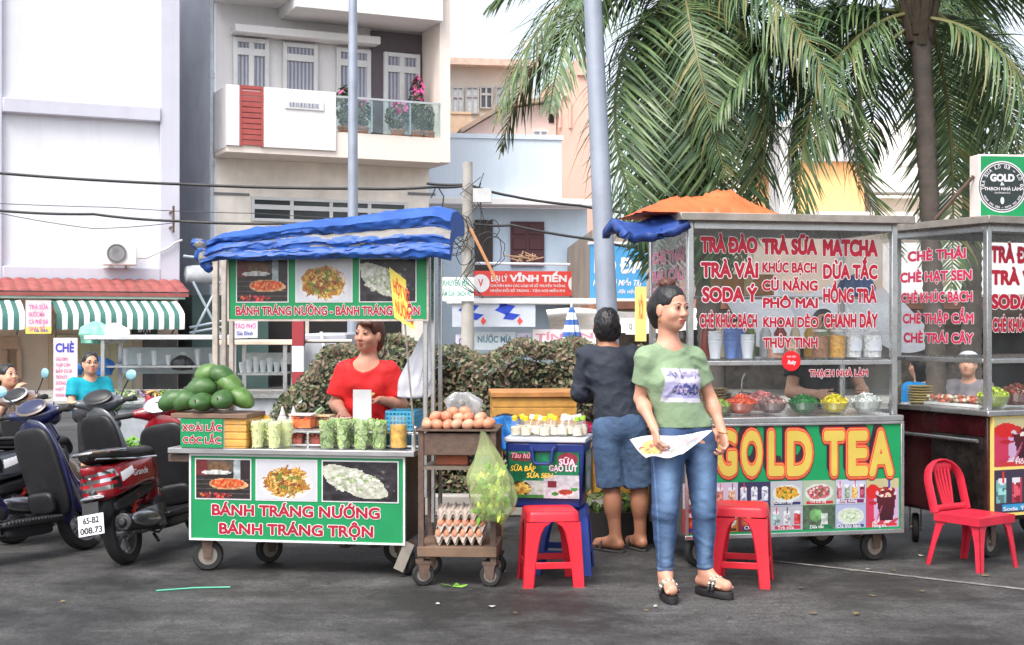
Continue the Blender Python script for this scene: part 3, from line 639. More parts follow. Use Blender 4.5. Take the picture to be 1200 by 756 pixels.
for cx_ in (.905, .055): m.lathe([(.0001, 0), (hh*.36, 0), (hh*.36, .002), (.0001, .002)], M=Matrix.Translation((q[0]+wd*cx_, -.857, q[2]+hh*.5)) @ Matrix.Rotation(PI/2, 4, 'X'), n=28)
m.text('V', q[0]+wd*.035, q[0]+wd*.075, q[2]+hh*.38, hh*.3, -.862, .03, 1); m.build('lettering', [white_letter, bpy.data.materials['sign_red']], b_, smooth=False)

# ------------------------------------------------------------ D: pink houses behind
fd = Facade(528, 44, 9); D = fd.root('old_apartment', 'old grey upper storey with shuttered windows and a wooden balcony', 'building')
q = fd.rect(528, 80, 625, 160); w = MB(); w.box(-1, q[1], 0, 6, 0, q[3]); w.build('wall', S('old_grey_wall', (200, 192, 180), .8, var=.12, scale=.6, dirt=.2), D)
w = MB(); w.box(-1.2, q[1]+.2, -.5, 6.2, q[3]+.003, q[3]+.22); w.build('roof', S('rust_tin', (200, 176, 160), .7, var=.2), D)
for p_ in ((529, 543, 102, 136), (545, 561, 102, 134), (562, 577, 102, 128), (580, 595, 102, 125)):
    q = fd.rect(p_[0], p_[2], p_[1], p_[3]); window(D, q[0], q[1], q[2], q[3], -.05, win_dark if p_[0] == 562 else S('pale_shutter', (178, 184, 188), .6, var=.2, scale=12), S('grey_frame', (160, 160, 160), .6), 2, (q[2]*.35+q[3]*.65), .05)
m = MB(); q = fd.rect(528, 134, 552, 158, -.6)
for i in range(12): x = q[0]+(q[1]-q[0])*i/12; m.box(x, x+.06, -.62, -.58, q[2], q[3])
m.box(q[0], q[1], -.66, -.54, q[3]+.003, q[3]+.08); m.build('balcony_rail', S('orange_wood', (196, 172, 146), .7), D)
fe = Facade(548, 41, 9); E = fe.root('pink_house', 'pale pink gabled house with a coral chimney block behind the palm', 'house')
pg = [(fe.u(540), 0), (fe.u(652), 0), (fe.u(652), fe.z(652, 120)), (fe.u(588), fe.z(588, 129)), (fe.u(540), fe.z(540, 158))]
m = MB(); m.prism(pg, 0, 5); m.build('gable_wall', S('pale_pink', (240, 212, 200), .8, var=.06, dirt=.08), E)
m = MB()
for a_, b_ in ((4, 3), (3, 2)):
    p, q = Vector((pg[a_][0], 0, pg[a_][1])), Vector((pg[b_][0], 0, pg[b_][1])); dd = (q-p).normalized(); ang = math.atan2(dd.z, dd.x); m.cbox((p+q)/2+Vector((0, 2.3, .1)), ((q-p).length+.1, 5.4, .12), (0, -ang, 0))
m.build('roof', S('tin_roof', (172, 148, 130), .7, var=.15), E)
q = fe.rect(624, 153, 642, 163); window(E, q[0], q[1], q[2], q[3], -.02, S('pale_blind', (196, 196, 196), .6), white_paint, 2, 0, .05)
q = fe.rect(643, 134, 649, 144); MB().box(q[0], q[1], -.04, -.003, q[2], q[3]).build('vent_hole', dark, E)
coral = S('coral_render', (232, 186, 168), .8, streak=.13, var=.06, scale=.7, dirt=.08)
q = fe.rect(653, 92, 692, 235); m = MB(); m.box(q[0], q[1], -.5, 3, 0, q[3]); m.box(q[0]+.5, q[1]+.15, -.6, 3.1, q[3]+.003, q[3]+.5)
m.build('coral_tower', coral, E)
q = fe.rect(656, 112, 668, 150, -.5); ap = []
for i in range(13): a_ = PI*i/12; ap.append(Vector((( q[0]+q[1])/2+math.cos(a_)*(q[1]-q[0])*.5, -.53, q[3]-.3+math.sin(a_)*.3)))
m = MB(); m.tube([Vector((q[1], -.53, q[2]))]+ap+[Vector((q[0], -.53, q[2]))], .05, 6); m.build('arch_trim', coral, E)

# ------------------------------------------------------------ right-hand buildings behind the palms
fo = Facade(925, 38, 4); O = fo.root('orange_house', 'house with a bright orange upper wall and grey parapet', 'house')
q = fo.rect(934, 190, 1013, 247); m = MB(); m.box(q[0], q[1], 0, 6, 2.2, q[3]); m.build('wall', S('orange_render', (250, 190, 130), .8, var=.06, dirt=.06), O)
m = MB(); m.box(q[0]-.3, q[1]+.3, -.3, 6, q[3]+.003, q[3]+.6); m.build('parapet', S('grey_render', (198, 200, 204), .8, var=.1, dirt=.15), O)
m = MB(); m.box(fo.u(912), fo.u(932), -.1, 1, 0, fo.z(922, 150)); m.box(fo.u(900), fo.u(936), -.2, 1.1, fo.z(922, 150)+.003, fo.z(922, 144)); m.build('column', white_paint, O)
m = MB(); m.box(fo.u(928), fo.u(1050), -1.6, .5, fo.z(980, 262, -1), fo.z(980, 250, -1)); m.build('flat_roof', S('pale_concrete', (226, 220, 214), .8, dirt=.2), O)
fp = Facade(1000, 40, 4); Q = fp.root('cream_house', 'cream white house with roof terrace seen between palm fronds', 'house')
m = MB(); m.box(fp.u(860), fp.u(1150), 3, 9, 0, fp.z(1000, 140, 3)); m.build('rear_wall', S('pale_terrace', (232, 230, 226), .8, var=.06, dirt=.08), Q)
m = MB(); m.box(fp.u(1014), fp.u(1330), .1, 3-.003, 0, fp.z(1080, 232)); m.build('wall', S('cream_render', (240, 224, 204), .8, var=.06, dirt=.08), Q)
m = MB(); m.box(fp.u(1014), fp.u(1330), -.4, .4, fp.z(1080, 228), fp.z(1080, 219)); m.box(fp.u(1055), fp.u(1145), -.2, .4, fp.z(1080, 196), fp.z(1080, 185)); m.build('cornice', wallB, Q, bev=.03)
m = MB(); m.box(fp.u(1098), fp.u(1110), -.15, .25, 0, fp.z(1100, 186)); m.box(fp.u(1017), fp.u(1024), -.15, .25, 0, fp.z(1020, 186)); m.build('column', white_paint, Q)
q = fp.rect(898, 90, 922, 145, 2.9); window(Q, q[0], q[1], q[2], q[3], 2.9, S('teal_pane', (120, 176, 184), .2), white_paint, 2, 0, .07)
m = MB()
m.grid(lambda u, v: (fp.u(1015)+(fp.u(1120)-fp.u(1015))*u, -.9+v*1., fp.z(1060, 270)+v*.5+.05*abs(math.sin(u*60))), 120, 4); m.build('tin_canopy', S('tin_grey', (170, 166, 162), .6, dirt=.3), Q)

# street-level shop row on the right, seen over the hedge and through the carts
fs = Facade(700, 27, 2); Sx = fs.root('shop_row', 'row of dim street-level shops with pale canopies behind the carts', 'shop')
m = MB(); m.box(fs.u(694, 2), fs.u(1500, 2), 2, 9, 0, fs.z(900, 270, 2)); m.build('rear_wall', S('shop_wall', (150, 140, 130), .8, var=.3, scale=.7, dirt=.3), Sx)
m = MB(); m.box(fs.u(690), fs.u(1500), -.02, 1.9, fs.z(900, 362), fs.z(900, 348)); m.build('canopy_edge', S('brown_edge', (150, 104, 84), .7, var=.2), Sx)
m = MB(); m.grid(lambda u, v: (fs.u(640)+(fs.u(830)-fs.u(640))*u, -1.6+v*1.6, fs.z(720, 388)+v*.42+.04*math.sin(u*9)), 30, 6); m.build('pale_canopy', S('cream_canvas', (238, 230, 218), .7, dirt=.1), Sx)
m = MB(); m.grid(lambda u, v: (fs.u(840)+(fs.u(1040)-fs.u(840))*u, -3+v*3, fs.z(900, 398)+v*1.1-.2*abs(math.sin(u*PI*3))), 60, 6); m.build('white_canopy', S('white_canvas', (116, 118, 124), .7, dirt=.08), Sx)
for i, (x0, x1) in enumerate(((700, 745), (760, 830), (850, 930), (950, 1010), (1050, 1140), (1150, 1260))):
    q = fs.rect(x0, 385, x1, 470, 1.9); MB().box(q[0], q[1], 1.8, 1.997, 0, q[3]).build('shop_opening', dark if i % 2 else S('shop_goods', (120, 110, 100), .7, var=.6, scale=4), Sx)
q = fs.rect(1040, 285, 1250, 345, -.3); m = MB(); m.box(q[0], q[1], -.4, .0, q[2], q[3]); m.build('fascia_board', S('weathered_white', (216, 214, 212), .7, var=.1, dirt=.2), Sx)
# signs over the shops
q = fs.rect(691, 287, 756, 350, -.6); sg = thing('billboard', 'blue shop billboard with large white letters partly behind the leaning lamp post', 'sign', fs.p, fs.a)
m = MB(); m.box(q[0], q[1], -.75, -.6, q[2], q[3]); b_ = m.build('board', S('sign_blue', (64, 140, 190), .5, var=.06, dirt=.08), sg)
m = MB(); m.box(q[0]-.04, q[1]+.04, -.78, -.62, q[3]+.002, q[3]+.05); m.box(q[0]-.04, q[1]+.04, -.78, -.62, q[2]-.05, q[2]-.002); m.build('frame', white_paint, sg)
wd, hh = q[1]-q[0], q[3]-q[2]; m = MB(); m.text('BÒ ĐÁ', q[0]+wd*.08, q[1]-.05, q[2]+hh*.48, hh*.28, -.756, .05); m.text('Hương vị Miền Tây', q[0]+wd*.05, q[1]-wd*.08, q[2]+hh*.24, hh*.11, -.756, .02, shear=.2); m.text('Nhận đặt tiệc', q[0]+wd*.25, q[1]-wd*.2, q[2]+hh*.1, hh*.07, -.756, .01, shear=.2)
m.build('lettering', white_letter, b_, smooth=False)
q = fs.rect(530, 356, 627, 383, -2.2); gv = thing('canopy_board', 'pale grey canopy board with blue bird emblems and red diamonds', 'sign', fs.p, fs.a)
m = MB(); m.box(q[0], q[1], -2.3, -2.1, q[2], q[3]); b_ = m.build('board', S('board_grey', (196, 202, 214), .6, var=.05, dirt=.1), gv)
m = MB(); wd, hh = q[1]-q[0], q[3]-q[2]
for i in (0, 1):
    x = q[0]+wd*(.07+i*.44); zc = q[2]+hh*.72
    for pl in ([(0, 0), (.3, -.12), (.5, .1), (.2, .14)], [(.1, .05), (.15, .3), (.32, .1)], [(.3, -.05), (.62, -.1), (.45, -.22), (.2, -.2)]): m.prism([(x+a_*.75, zc+b_*.8) for a_, b_ in pl], -2.305, -2.302, 0)
    m.prism([(x+wd*.27, zc-.2), (x+wd*.3, zc-.27), (x+wd*.34, zc-.2), (x+wd*.3, zc-.12)], -2.305, -2.302, 1)
m.build('emblem', [S('emblem_blue', (40, 70, 190), .5), S('emblem_red', (226, 80, 70), .5)], b_, smooth=False)
MB().box(q[0]-.1, fs.u(700, -2), -2.35, -.5, q[3]+.003, q[3]+.1).build('canopy_top', wallB, gv)
for (x0, y0, x1, y1, txt, tc_, bg, lab) in ((534, 392, 552, 412, 'CHÈ', (120, 90, 170), (226, 220, 236), 'small pale violet menu sheet under the bird emblem board'), (556, 389, 604, 410, 'NƯỚC MÍA', (110, 150, 170), (222, 232, 238), 'wide pale menu board beneath the grey canopy board'), (606, 390, 622, 410, 'MÌ', (120, 90, 160), (222, 214, 234), 'narrow lilac menu sheet beside the wide menu board'), (624, 386, 662, 408, 'TÍN', (236, 150, 170), (246, 238, 238), 'white board with pale pink letters left of the closed parasol'), (676, 386, 698, 404, 'N', (236, 150, 170), (246, 238, 238), 'white board end with a pale pink letter right of the parasol'), (733, 376, 744, 392, 'Q', (120, 110, 100), (232, 226, 220), 'small white square sign with a ring mark beside the lamp post'), (744, 336, 757, 400, 'XÔI', (190, 120, 60), (236, 206, 120), 'narrow yellow menu strip hanging at the drink cart')):
    q = fs.rect(x0, y0, x1, y1, -1.9); b_ = MB().box(q[0], q[1], -1.95, -1.9, q[2], q[3]).build('menu_board', S('mb%d' % x0, bg, .5, var=.08, scale=6)); b_.location = fs.p; b_.rotation_euler.z = fs.a; tag(b_, lab, 'sign')
    MB().text(txt, q[0]+.06, q[1]-.06, q[2]+(q[3]-q[2])*.42, (q[3]-q[2])*.36, -1.954, .03).build('lettering', S('mt%d' % x0, tc_, .5), b_, smooth=False)
q = fs.rect(514, 325, 555, 353, -3); b_ = MB().box(q[0], q[1], -3.05, -3, q[2], q[3]).build('street_banner', S('pale_green_banner', (222, 234, 226), .6, var=.05)); b_.location = fs.p; b_.rotation_euler.z = fs.a; tag(b_, 'pale green white banner with teal lettering next to the blue tarp', 'banner')
m = MB(); m.text('KHUYẾN MÃI', q[0]+.08, q[1]-.08, q[2]+.27, .1, -3.054, .02); m.text('SẮM SỬA - SÁCH VỞ', q[0]+.04, q[1]-.04, q[2]+.09, .09, -3.054, .02); m.build('lettering', S('teal_print', (90, 150, 140), .5), b_, smooth=False)
# closed parasol
pr_ = thing('closed_parasol', 'closed blue and white banded parasol standing behind the hedge', 'parasol', G(670, 17)); k = 17/F
m = MB(); zt, z0 = H+(YC-360)*k, H+(YC-410)*k
m.grid(lambda u, v: ((.02+.12*v**.8)*(1+.16*math.sin(u*2*PI*8))*math.cos(u*2*PI), (.02+.12*v**.8)*(1+.16*math.sin(u*2*PI*8))*math.sin(u*2*PI), zt-(zt-z0)*v), 64, 24, lambda u, v: int(v*7) % 2)
m.build('canopy', [S('parasol_blue', (66, 104, 176), .7), S('parasol_white', (216, 224, 236), .7)], pr_)
MB().cyl((0, 0, 0), (0, 0, zt+.05), .02, n=8).build('pole', white_paint, pr_)

# ------------------------------------------------------------ poles and cables
galv = S('galvanised', (158, 166, 180), .5, metal=.35, var=.14, scale=3, dirt=.2)
o = thing('lamp_post', 'thick leaning galvanised lamp post behind the man in dark shirt', 'lamp post', G(722.5, 10.0)); kk = 10.0/F
m = MB(); top = Vector(((695-722.5)*kk-.02, 0, H+(YC+60)*kk)); m.tube([(0, 0, 0), top], [.086, .064], 14); m.build('pole', galv, o)
m = MB(); m.lathe([(.15, 0), (.15, .03), (.1, .05), (.1, .2)], n=14); m.build('base', galv, o)
o = thing('lamp_post', 'slim straight grey lamp post rising past the balcony glass', 'lamp post', G(413.5, 19)); kk = 19/F
MB().tube([(0, 0, 0), (0, 0, H+YC*kk+1)], [.085, .055], 12).build('pole', galv, o); MB().lathe([(.16, 0), (.16, .03), (.1, .05), (.1, .35)], n=12).build('base', galv, o)
conc = S('grey_concrete', (168, 164, 158), .85, var=.16, scale=3, dirt=.25)
o = thing('utility_pole', 'grey concrete utility pole with tangled cables beside the blue house', 'utility pole', G(548, 24)); kk = 24/F
m = MB(); zt = H+(YC-190)*kk; m.tube([(0, 0, 0), (0, 0, zt)], [.13, .09], 10); m.build('pole', conc, o)
m = MB(); m.box(.1, .42, -.2, .1, H+(YC-238)*kk, H+(YC-222)*kk); m.build('junction_box', S('box_grey', (190, 190, 190), .6), o)
cable_m = mat('cable_black', (.02, .02, .022), .6)
m = MB(); r_ = random.Random(4)
for i in range(9):
    c0 = Vector((r_.uniform(-.25, .5), -.15, H+(YC-r_.uniform(265, 300))*kk)); rad = r_.uniform(.12, .3)
    m.tube([c0+Vector((math.cos(a_)*rad*r_.uniform(.8, 1.1), 0, math.sin(a_)*rad*1.2)) for a_ in [2*PI*j/12 for j in range(13)]], .008, 5)
for i in range(4): m.tube([Vector((r_.uniform(-.2, .3), -.14, zt-.3-j*.25+r_.uniform(-.1, .1))) for j in range(9)], .008, 5)
m.build('cable_coil', cable_m, o)
m = MB(); m.tube([(.05, -.16, H+(YC-268)*kk), (.5, -.16, H+(YC-328)*kk)], .03, 6); m.build('wooden_strut', S('raw_wood', (196, 140, 96), .7), o)
def cable(pts, r, lab, sag=True):
    pts = [P(*p) for p in pts]; Q = []
    for i in range(len(pts)-1):
        n = 8
        for j in range(n+(i == len(pts)-2)): t = j/n; Q.append(pts[i].lerp(pts[i+1], t)-Vector((0, 0, .02*4*t*(1-t))))
    tag(MB().tube(Q, r, 6).build('cable', cable_m), lab, 'cable')
cable([(-200, 192, 24), (0, 203, 24), (215, 216, 24), (420, 221, 24), (510, 219, 24), (548, 217, 24)], .028, 'thick black cable crossing the lilac wall, uppermost of the cables')
cable([(-200, 240, 24), (0, 247, 24), (110, 251, 24), (205, 259, 24), (330, 262, 24), (540, 270, 24)], .026, 'second black cable lower across the lilac wall')
cable([(-100, 233, 25), (130, 243, 25), (300, 250, 25), (540, 262, 25)], .008, 'thin grey cable between the two black cables')
cable([(0, 250, 25), (110, 268, 25), (205, 261, 25)], .008, 'thin slack cable loop low on the lilac wall')
cable([(500, 215, 24), (548, 216, 24), (600, 230, 24), (680, 241, 24), (760, 252, 24)], .026, 'black cable bundle running right from the utility pole top')
cable([(520, 262, 24), (548, 262, 24), (600, 264, 24), (690, 280, 24), (760, 292, 24)], .026, 'lower black cable bundle across the maroon shutters')
cable([(505, 232, 24), (512, 215, 24), (520, 230, 24), (516, 262, 24), (548, 300, 24)], .012, 'loose cable loop hanging beside the balcony house corner')
m = MB(); q = fa.rect(199, 248, 202, 268, -.1)
for dz in (q[2], q[3]-.04): m.box(q[0], q[0]+.04, -.35, -.003, dz, dz+.04)
m.box(q[0], q[0]+.04, -.39, -.35, q[2]-.1, q[3]+.1); o = m.build('cable_bracket', rust); o.location = fa.p; o.rotation_euler.z = fa.a; tag(o, 'rusty cable bracket on the corner of the lilac wall', 'bracket')

# ------------------------------------------------------------ palms
palm_a = S('palm_green', (102, 124, 78), .42, var=.3, scale=3); palm_b = S('palm_deep', (78, 104, 72), .42, var=.3, scale=3); palm_y = S('palm_yellow', (124, 122, 76), .5, var=.3, scale=3)
rach = S('palm_rachis', (76, 84, 52), .5, var=.2); bark = S('palm_bark', (84, 76, 70), .9, var=.35, scale=7, bump=.5, bscale=30)
def frond_mesh(seed, L=2.7, droop=1.1, yel=.1):
    r = random.Random(seed); m = MB(); n = 26; pts = []
    for i in range(n+1):
        t = i/n; pts.append(Vector((L*(t-.18*droop*t**3), .1*math.sin(t*2+seed), .22*L*t-droop*.62*L*t*t)))
    m.tube(pts, [.022*(1-.85*i/n)+.003 for i in range(n+1)], 5, 2)
    for i in range(88):
        t = .1+.9*i/87; j = min(n-1, int(t*n)); p = pts[j].lerp(pts[j+1], t*n-j); tg = (pts[j+1]-pts[j]).normalized()
        ll = 1.02*L*.3*(math.sin(PI*min(1, .12+t*.9))**.6)*(.8+.3*r.random()); side0 = tg.cross(Vector((0, 0, 1))).normalized(); upv = side0.cross(tg)
        for sd in (-1, 1):
            d = (side0*sd*.8+tg*(.45+.5*t)+upv*(-.2+.4*r.random())+Vector((r.uniform(-.12, .12), r.uniform(-.12, .12), 0))).normalized(); wd = .0108+.004*r.random(); mi = 2 if r.random() < yel else (0 if r.random() < .55 else 1)
            q = p; V = []; hang = .35+1.15*r.random()**1.5
            for s_ in range(4):
                ws = wd*(.6, 1., .75, .1)[s_]; nn = d.cross(tg).normalized(); wv = d.cross(nn).normalized()*ws; V += [q-wv, q+wv]; q = q+d*ll/3; d = (d+Vector((0, 0, -1))*hang*.5).normalized()
            m.add(V, [(0, 1, 3, 2), (2, 3, 5, 4), (4, 5, 7, 6)], mi)
    return m
FR = []
for i, (L_, dr, ye) in enumerate(((2.7, .9, .01), (2.9, 1.2, .02), (2.5, 1.0, .01), (2.8, 1.45, .12))):
    m = frond_mesh(i+3, L_, dr, ye); me_o = m.build('frond', [palm_a, palm_b, rach if i < 3 else palm_y], None, smooth=False); FR.append(me_o.data); bpy.data.objects.remove(me_o)
def palm(px, d, ycrown, lab, n, seed, lean=0., tr=.115, sc=1., extra=(), clear=0):
    r = random.Random(seed); o = thing('palm_tree', lab, 'palm tree', G(px+lean, d), 0, 'coconut palms behind the carts'); zc = H+(YC-ycrown)*d/F; dx = -lean*d/F
    pts = [Vector((dx*(t**1.5), 0, zc*t)) for t in [i/90 for i in range(91)]]
    m = MB(); m.tube(pts, [tr*(1.35-.35*min(1, i/16))*(1.07 if i % 2 else .95) for i in range(91)], 14); m.build('trunk', bark, o)
    top = pts[-1]; m = MB()
    for i in range(26):
        a_ = i*2.4; m.tube([top+Vector((math.cos(a_)*tr*.8, math.sin(a_)*tr*.8, -.35+.02*i)), top+Vector((math.cos(a_)*tr*1.9, math.sin(a_)*tr*1.9, .1+.01*i)), top+Vector((math.cos(a_)*tr*2.2, math.sin(a_)*tr*2.2, .3))], [.045, .03, .012], 5)
    m.build('crown_fibre', S('palm_fibre', (70, 60, 48), .9, var=.4, scale=14), o)
    L_ = [(i*2.399+r.uniform(-.25, .25), R(62-112*i/n+r.uniform(-8, 8)), sc*r.uniform(.85, 1.1)) for i in range(n)]+list(extra)
    for az, el, s_ in L_:
        if clear and el < R(55) and abs(((az+PI/2+PI) % (2*PI))-PI) < R(clear): continue
        f = bpy.data.objects.new('frond', FR[r.randrange(4) if el > -.3 else r.choice((1, 3))]); link(f, o)
        f.rotation_euler = (r.uniform(-.35, .35), -el, az); f.location = top+Vector((math.cos(az)*.06, math.sin(az)*.06, r.uniform(-.12, .12))); f.scale = (s_,)*3
    return o
palm(1077, 12.5, 14, 'coconut palm with a thick ringed trunk beside the lightbox sign', 26, 3, lean=22, tr=.088, clear=52, sc=.92, extra=((R(180), R(5), .8), (R(198), R(-22), .85), (R(160), R(15), .8), (R(222), R(-35), .85), (R(322), R(-25), .8), (R(340), R(8), .85)))
palm(806, 13, -22, 'coconut palm with long fronds reaching left over the lamp post', 17, 11, lean=30, sc=.8, extra=((R(184), R(32), .84), (R(200), R(2), .84), (R(225), R(-38), 1.0), (R(255), R(-58), 1.06), (R(290), R(-55), 1.05), (R(240), R(-66), 1.0), (R(310), R(-42), 1.0), (R(176), R(14), .8), (R(275), R(-70), 1.05), (R(215), R(-55), .95), (R(330), R(-40), .9)))
palm(1142, 17, -30, 'coconut palm farthest back at the right edge with a dark slim trunk', 16, 23, lean=-4, tr=.12, sc=1.0)

# ------------------------------------------------------------ hedge
hd = thing('hedge', 'dense bronze green clipped hedge behind the cart and the man', 'hedge', (0, 0, 0)); m = MB(); r_ = random.Random(5)
x0, x1 = (322-600)*10.8/F, (790-600)*10.8/F
def hz(x):
    t = (x-x0); return 1.27*min(1, (.5+(max(t, 0)/.42)**.6*.5))-.03+.05*math.sin(x*5)+.035*math.sin(x*13+1)
for i in range(23000):
    x = x0+(x1-x0)*r_.random(); top = hz(x); q = r_.random()
    if q < .62: p = Vector((x, 10.35+.1*r_.random()+.06*math.sin(x*9), .03+(top-.08)*r_.random()))
    else: p = Vector((x, 10.4+.8*r_.random(), top-.1*r_.random()**1.5+.04*r_.random()))
    p.y += .12*mnoise.noise(Vector((x*3, p.z*3, 1)));  s_ = .026*(.5+.8*r_.random())
    nrm = Vector((r_.uniform(-1, 1), -.7+r_.uniform(-.6, .6), .5+r_.uniform(-.6, .6))).normalized(); a_ = nrm.orthogonal().normalized(); th = r_.random()*6.3; b_ = nrm.cross(a_); a_, b_ = a_*math.cos(th)+b_*math.sin(th), b_*math.cos(th)-a_*math.sin(th)
    mi = r_.choices((0, 1, 2, 3), (.2, .22, .42 if mnoise.noise(Vector((x*2, p.z*2, 5))) > -.2 else .16, .22))[0]
    m.add([p-a_*s_, p-b_*s_*.55+nrm*s_*.15, p+a_*s_, p+b_*s_*.55+nrm*s_*.15], [(0, 1, 2), (0, 2, 3)], mi)
m.build('foliage', [leafA, leafB, leafC, leafD], hd, smooth=False)
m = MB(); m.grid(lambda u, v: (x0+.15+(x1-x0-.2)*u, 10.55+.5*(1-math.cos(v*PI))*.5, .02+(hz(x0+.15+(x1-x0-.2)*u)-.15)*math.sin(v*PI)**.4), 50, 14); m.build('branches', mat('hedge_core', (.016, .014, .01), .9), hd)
pl = MB(); pl.box(x0-.2, x1+.3, 10.2, 10.32, 0, .16); pl.box(x0-.2, x1+.3, 11.35, 11.47, 0, .16); tag(pl.build('kerb', conc, bev=.015), kind='structure')
# ============================================================ printed food pictures
def pic_pancake(seed=1):
    p = Pic(56, 42, (44, 34, 36)); p.rect(0, 0, .22, .4, (120, 40, 46)); p.rect(.22, .0, .75, .3, (98, 84, 74)).ell(.42, .2, .2, .14, (120, 88, 62)).ell(.38, .33, .28, .06, (214, 212, 208)).rect(.7, 0, .82, .5, (176, 186, 190))
    for i in range(9): p.rect(0, .5+i*.06, 1, .515+i*.06, (84, 78, 78))
    p.ell(.6, .62, .36, .15, (216, 164, 116), .1, 2).ell(.6, .61, .31, .115, (222, 88, 48), .12, 3).speck(.6, .61, .26, .09, [(240, 170, 90), (190, 50, 30), (236, 120, 70)], 40, .018, 4)
    return p.speck(.35, .92, .3, .07, [(230, 60, 80), (250, 110, 60), (150, 30, 40)], 40, .02, 6).noise(.2)
def pic_noodle(seed=1):
    p = Pic(56, 42, (222, 222, 228)); p.ell(.5, .62, .44, .36, (232, 234, 238)).ell(.5, .55, .36, .36, (190, 130, 50), .25, seed)
    p.strand(.5, .55, .38, .38, [(226, 170, 70), (206, 140, 50), (160, 96, 40), (240, 200, 110)], 150, .014, seed+1).strand(.5, .56, .3, .3, [(110, 130, 50), (140, 150, 60), (120, 60, 40), (160, 70, 50)], 50, .012, seed+5)
    return p.speck(.5, .5, .26, .26, [(150, 70, 50), (110, 140, 50), (238, 214, 140)], 26, .03, seed+2)
def pic_fold(seed=1):
    p = Pic(56, 42, (44, 40, 46)); p.noise(.5, 10, 3).speck(.85, .6, .2, .5, [(110, 100, 110), (70, 60, 66)], 40, .02, 9); p.ell(.42, .5, .5, .3, (206, 206, 190), .1, seed, .55)
    return p.speck(.42, .5, .34, .3, [(150, 176, 116), (228, 226, 214), (186, 190, 166), (236, 232, 222)], 110, .028, seed+1).noise(.15, 20, 4)
def pic_cups(bg, cols, seed, cap=(70, 60, 160)):
    p = Pic(30, 26, bg); r = random.Random(seed); n = len(cols)
    for i, c in enumerate(cols):
        x = (i+.5)/n; p.rect(x-.32/n, .2+.1*r.random(), x+.32/n, .78, c).ell(x, .26, .3/n, .08, (240, 240, 246)); p.rect(x+.05/n, .02, x+.12/n, .3, (60, 50, 60) if i % 2 else (230, 60, 60)).speck(x, .55, .22/n, .2, [tuple(min(255, q+40) for q in c), tuple(q*.7 for q in c)], 8, .05, seed+i)
    return p.rect(.12, .82, .92, .97, cap)
def pic_bowl(bg, food, cols, seed, cap): return Pic(30, 26, bg).ell(.5, .5, .44, .36, (222, 228, 222)).ell(.5, .48, .36, .28, food, .15, seed).speck(.5, .48, .3, .24, cols, 40, .035, seed).rect(.1, .84, .95, .98, cap)
def pic_drink(seed=1, w=34, h=52):
    p = Pic(w, h, (214, 176, 214)); p.rect(0, 0, 1, .2, (206, 196, 150)); p.rect(0, .3, .25, 1, (214, 60, 96))
    for i in range(5): p.ell(.1+.18*i, .9, .2, .035, (240, 214, 222) if i % 2 else (204, 60, 90), rot=-.6)
    p.ell(.22, .26, .22, .15, (220, 40, 40), .2, 3).ell(.2, .5, .12, .04, (190, 40, 50))
    for yy in range(20): t = yy/20; p.rect(.3+.12*t, .3+t*.55, .92-.1*t, .335+t*.55, (96-30*t, 26, 40))
    p.ell(.61, .3, .33, .075, (226, 206, 214)).ell(.61, .28, .28, .11, (150, 50, 56), .3, 5).speck(.61, .27, .24, .1, [(240, 210, 180), (200, 50, 50), (250, 236, 226), (120, 30, 40)], 30, .05, 6)
    p.rect(.68, 0, .74, .2, (60, 60, 200)); p.ell(.4, .72, .02, .2, (190, 90, 120), rot=.35); return p.rect(.1, .92, .95, .99, (214, 60, 60))

def caster(parent, u, v, r=.09, w=.04, zt=.19, yaw=0., name='wheel'):
    M = Matrix.Translation((u, v, r)) @ Matrix.Rotation(yaw, 4, 'Z') @ Matrix.Rotation(PI/2, 4, 'X')
    m = MB(); m.lathe([(r*.62, -w*.5), (r*.9, -w*.5), (r, -w*.25), (r, w*.25), (r*.9, w*.5), (r*.62, w*.5)], M=M, n=24); o = m.build(name, black_rubber, parent)
    m = MB(); m.lathe([(.0001, -w*.35), (r*.62, -w*.35), (r*.63, w*.35), (.0001, w*.35)], M=M, n=20); m.lathe([(.0001, -w*.75), (r*.18, -w*.75), (r*.18, w*.75), (.0001, w*.75)], M=M, n=10); m.build('hub', dull_metal, o)
    M2 = Matrix.Translation((u, v, 0)) @ Matrix.Rotation(yaw, 4, 'Z'); m = MB()
    for s in (-1, 1): m.add([M2 @ Vector(q) for q in ((-.02, s*w*.85, r-.02), (.02, s*w*.85, r-.02), (.035, s*w*.85, zt), (-.035, s*w*.85, zt), (-.02, s*w*.7, r-.02), (.02, s*w*.7, r-.02), (.035, s*w*.7, zt), (-.035, s*w*.7, zt))], [(0, 1, 2, 3), (7, 6, 5, 4), (0, 4, 5, 1), (1, 5, 6, 2), (2, 6, 7, 3), (3, 7, 4, 0)])
    m.box(-.04, .04, -w*.9, w*.9, zt-.006, zt+.012, 0, M2); m.build('fork', rust, o); return o

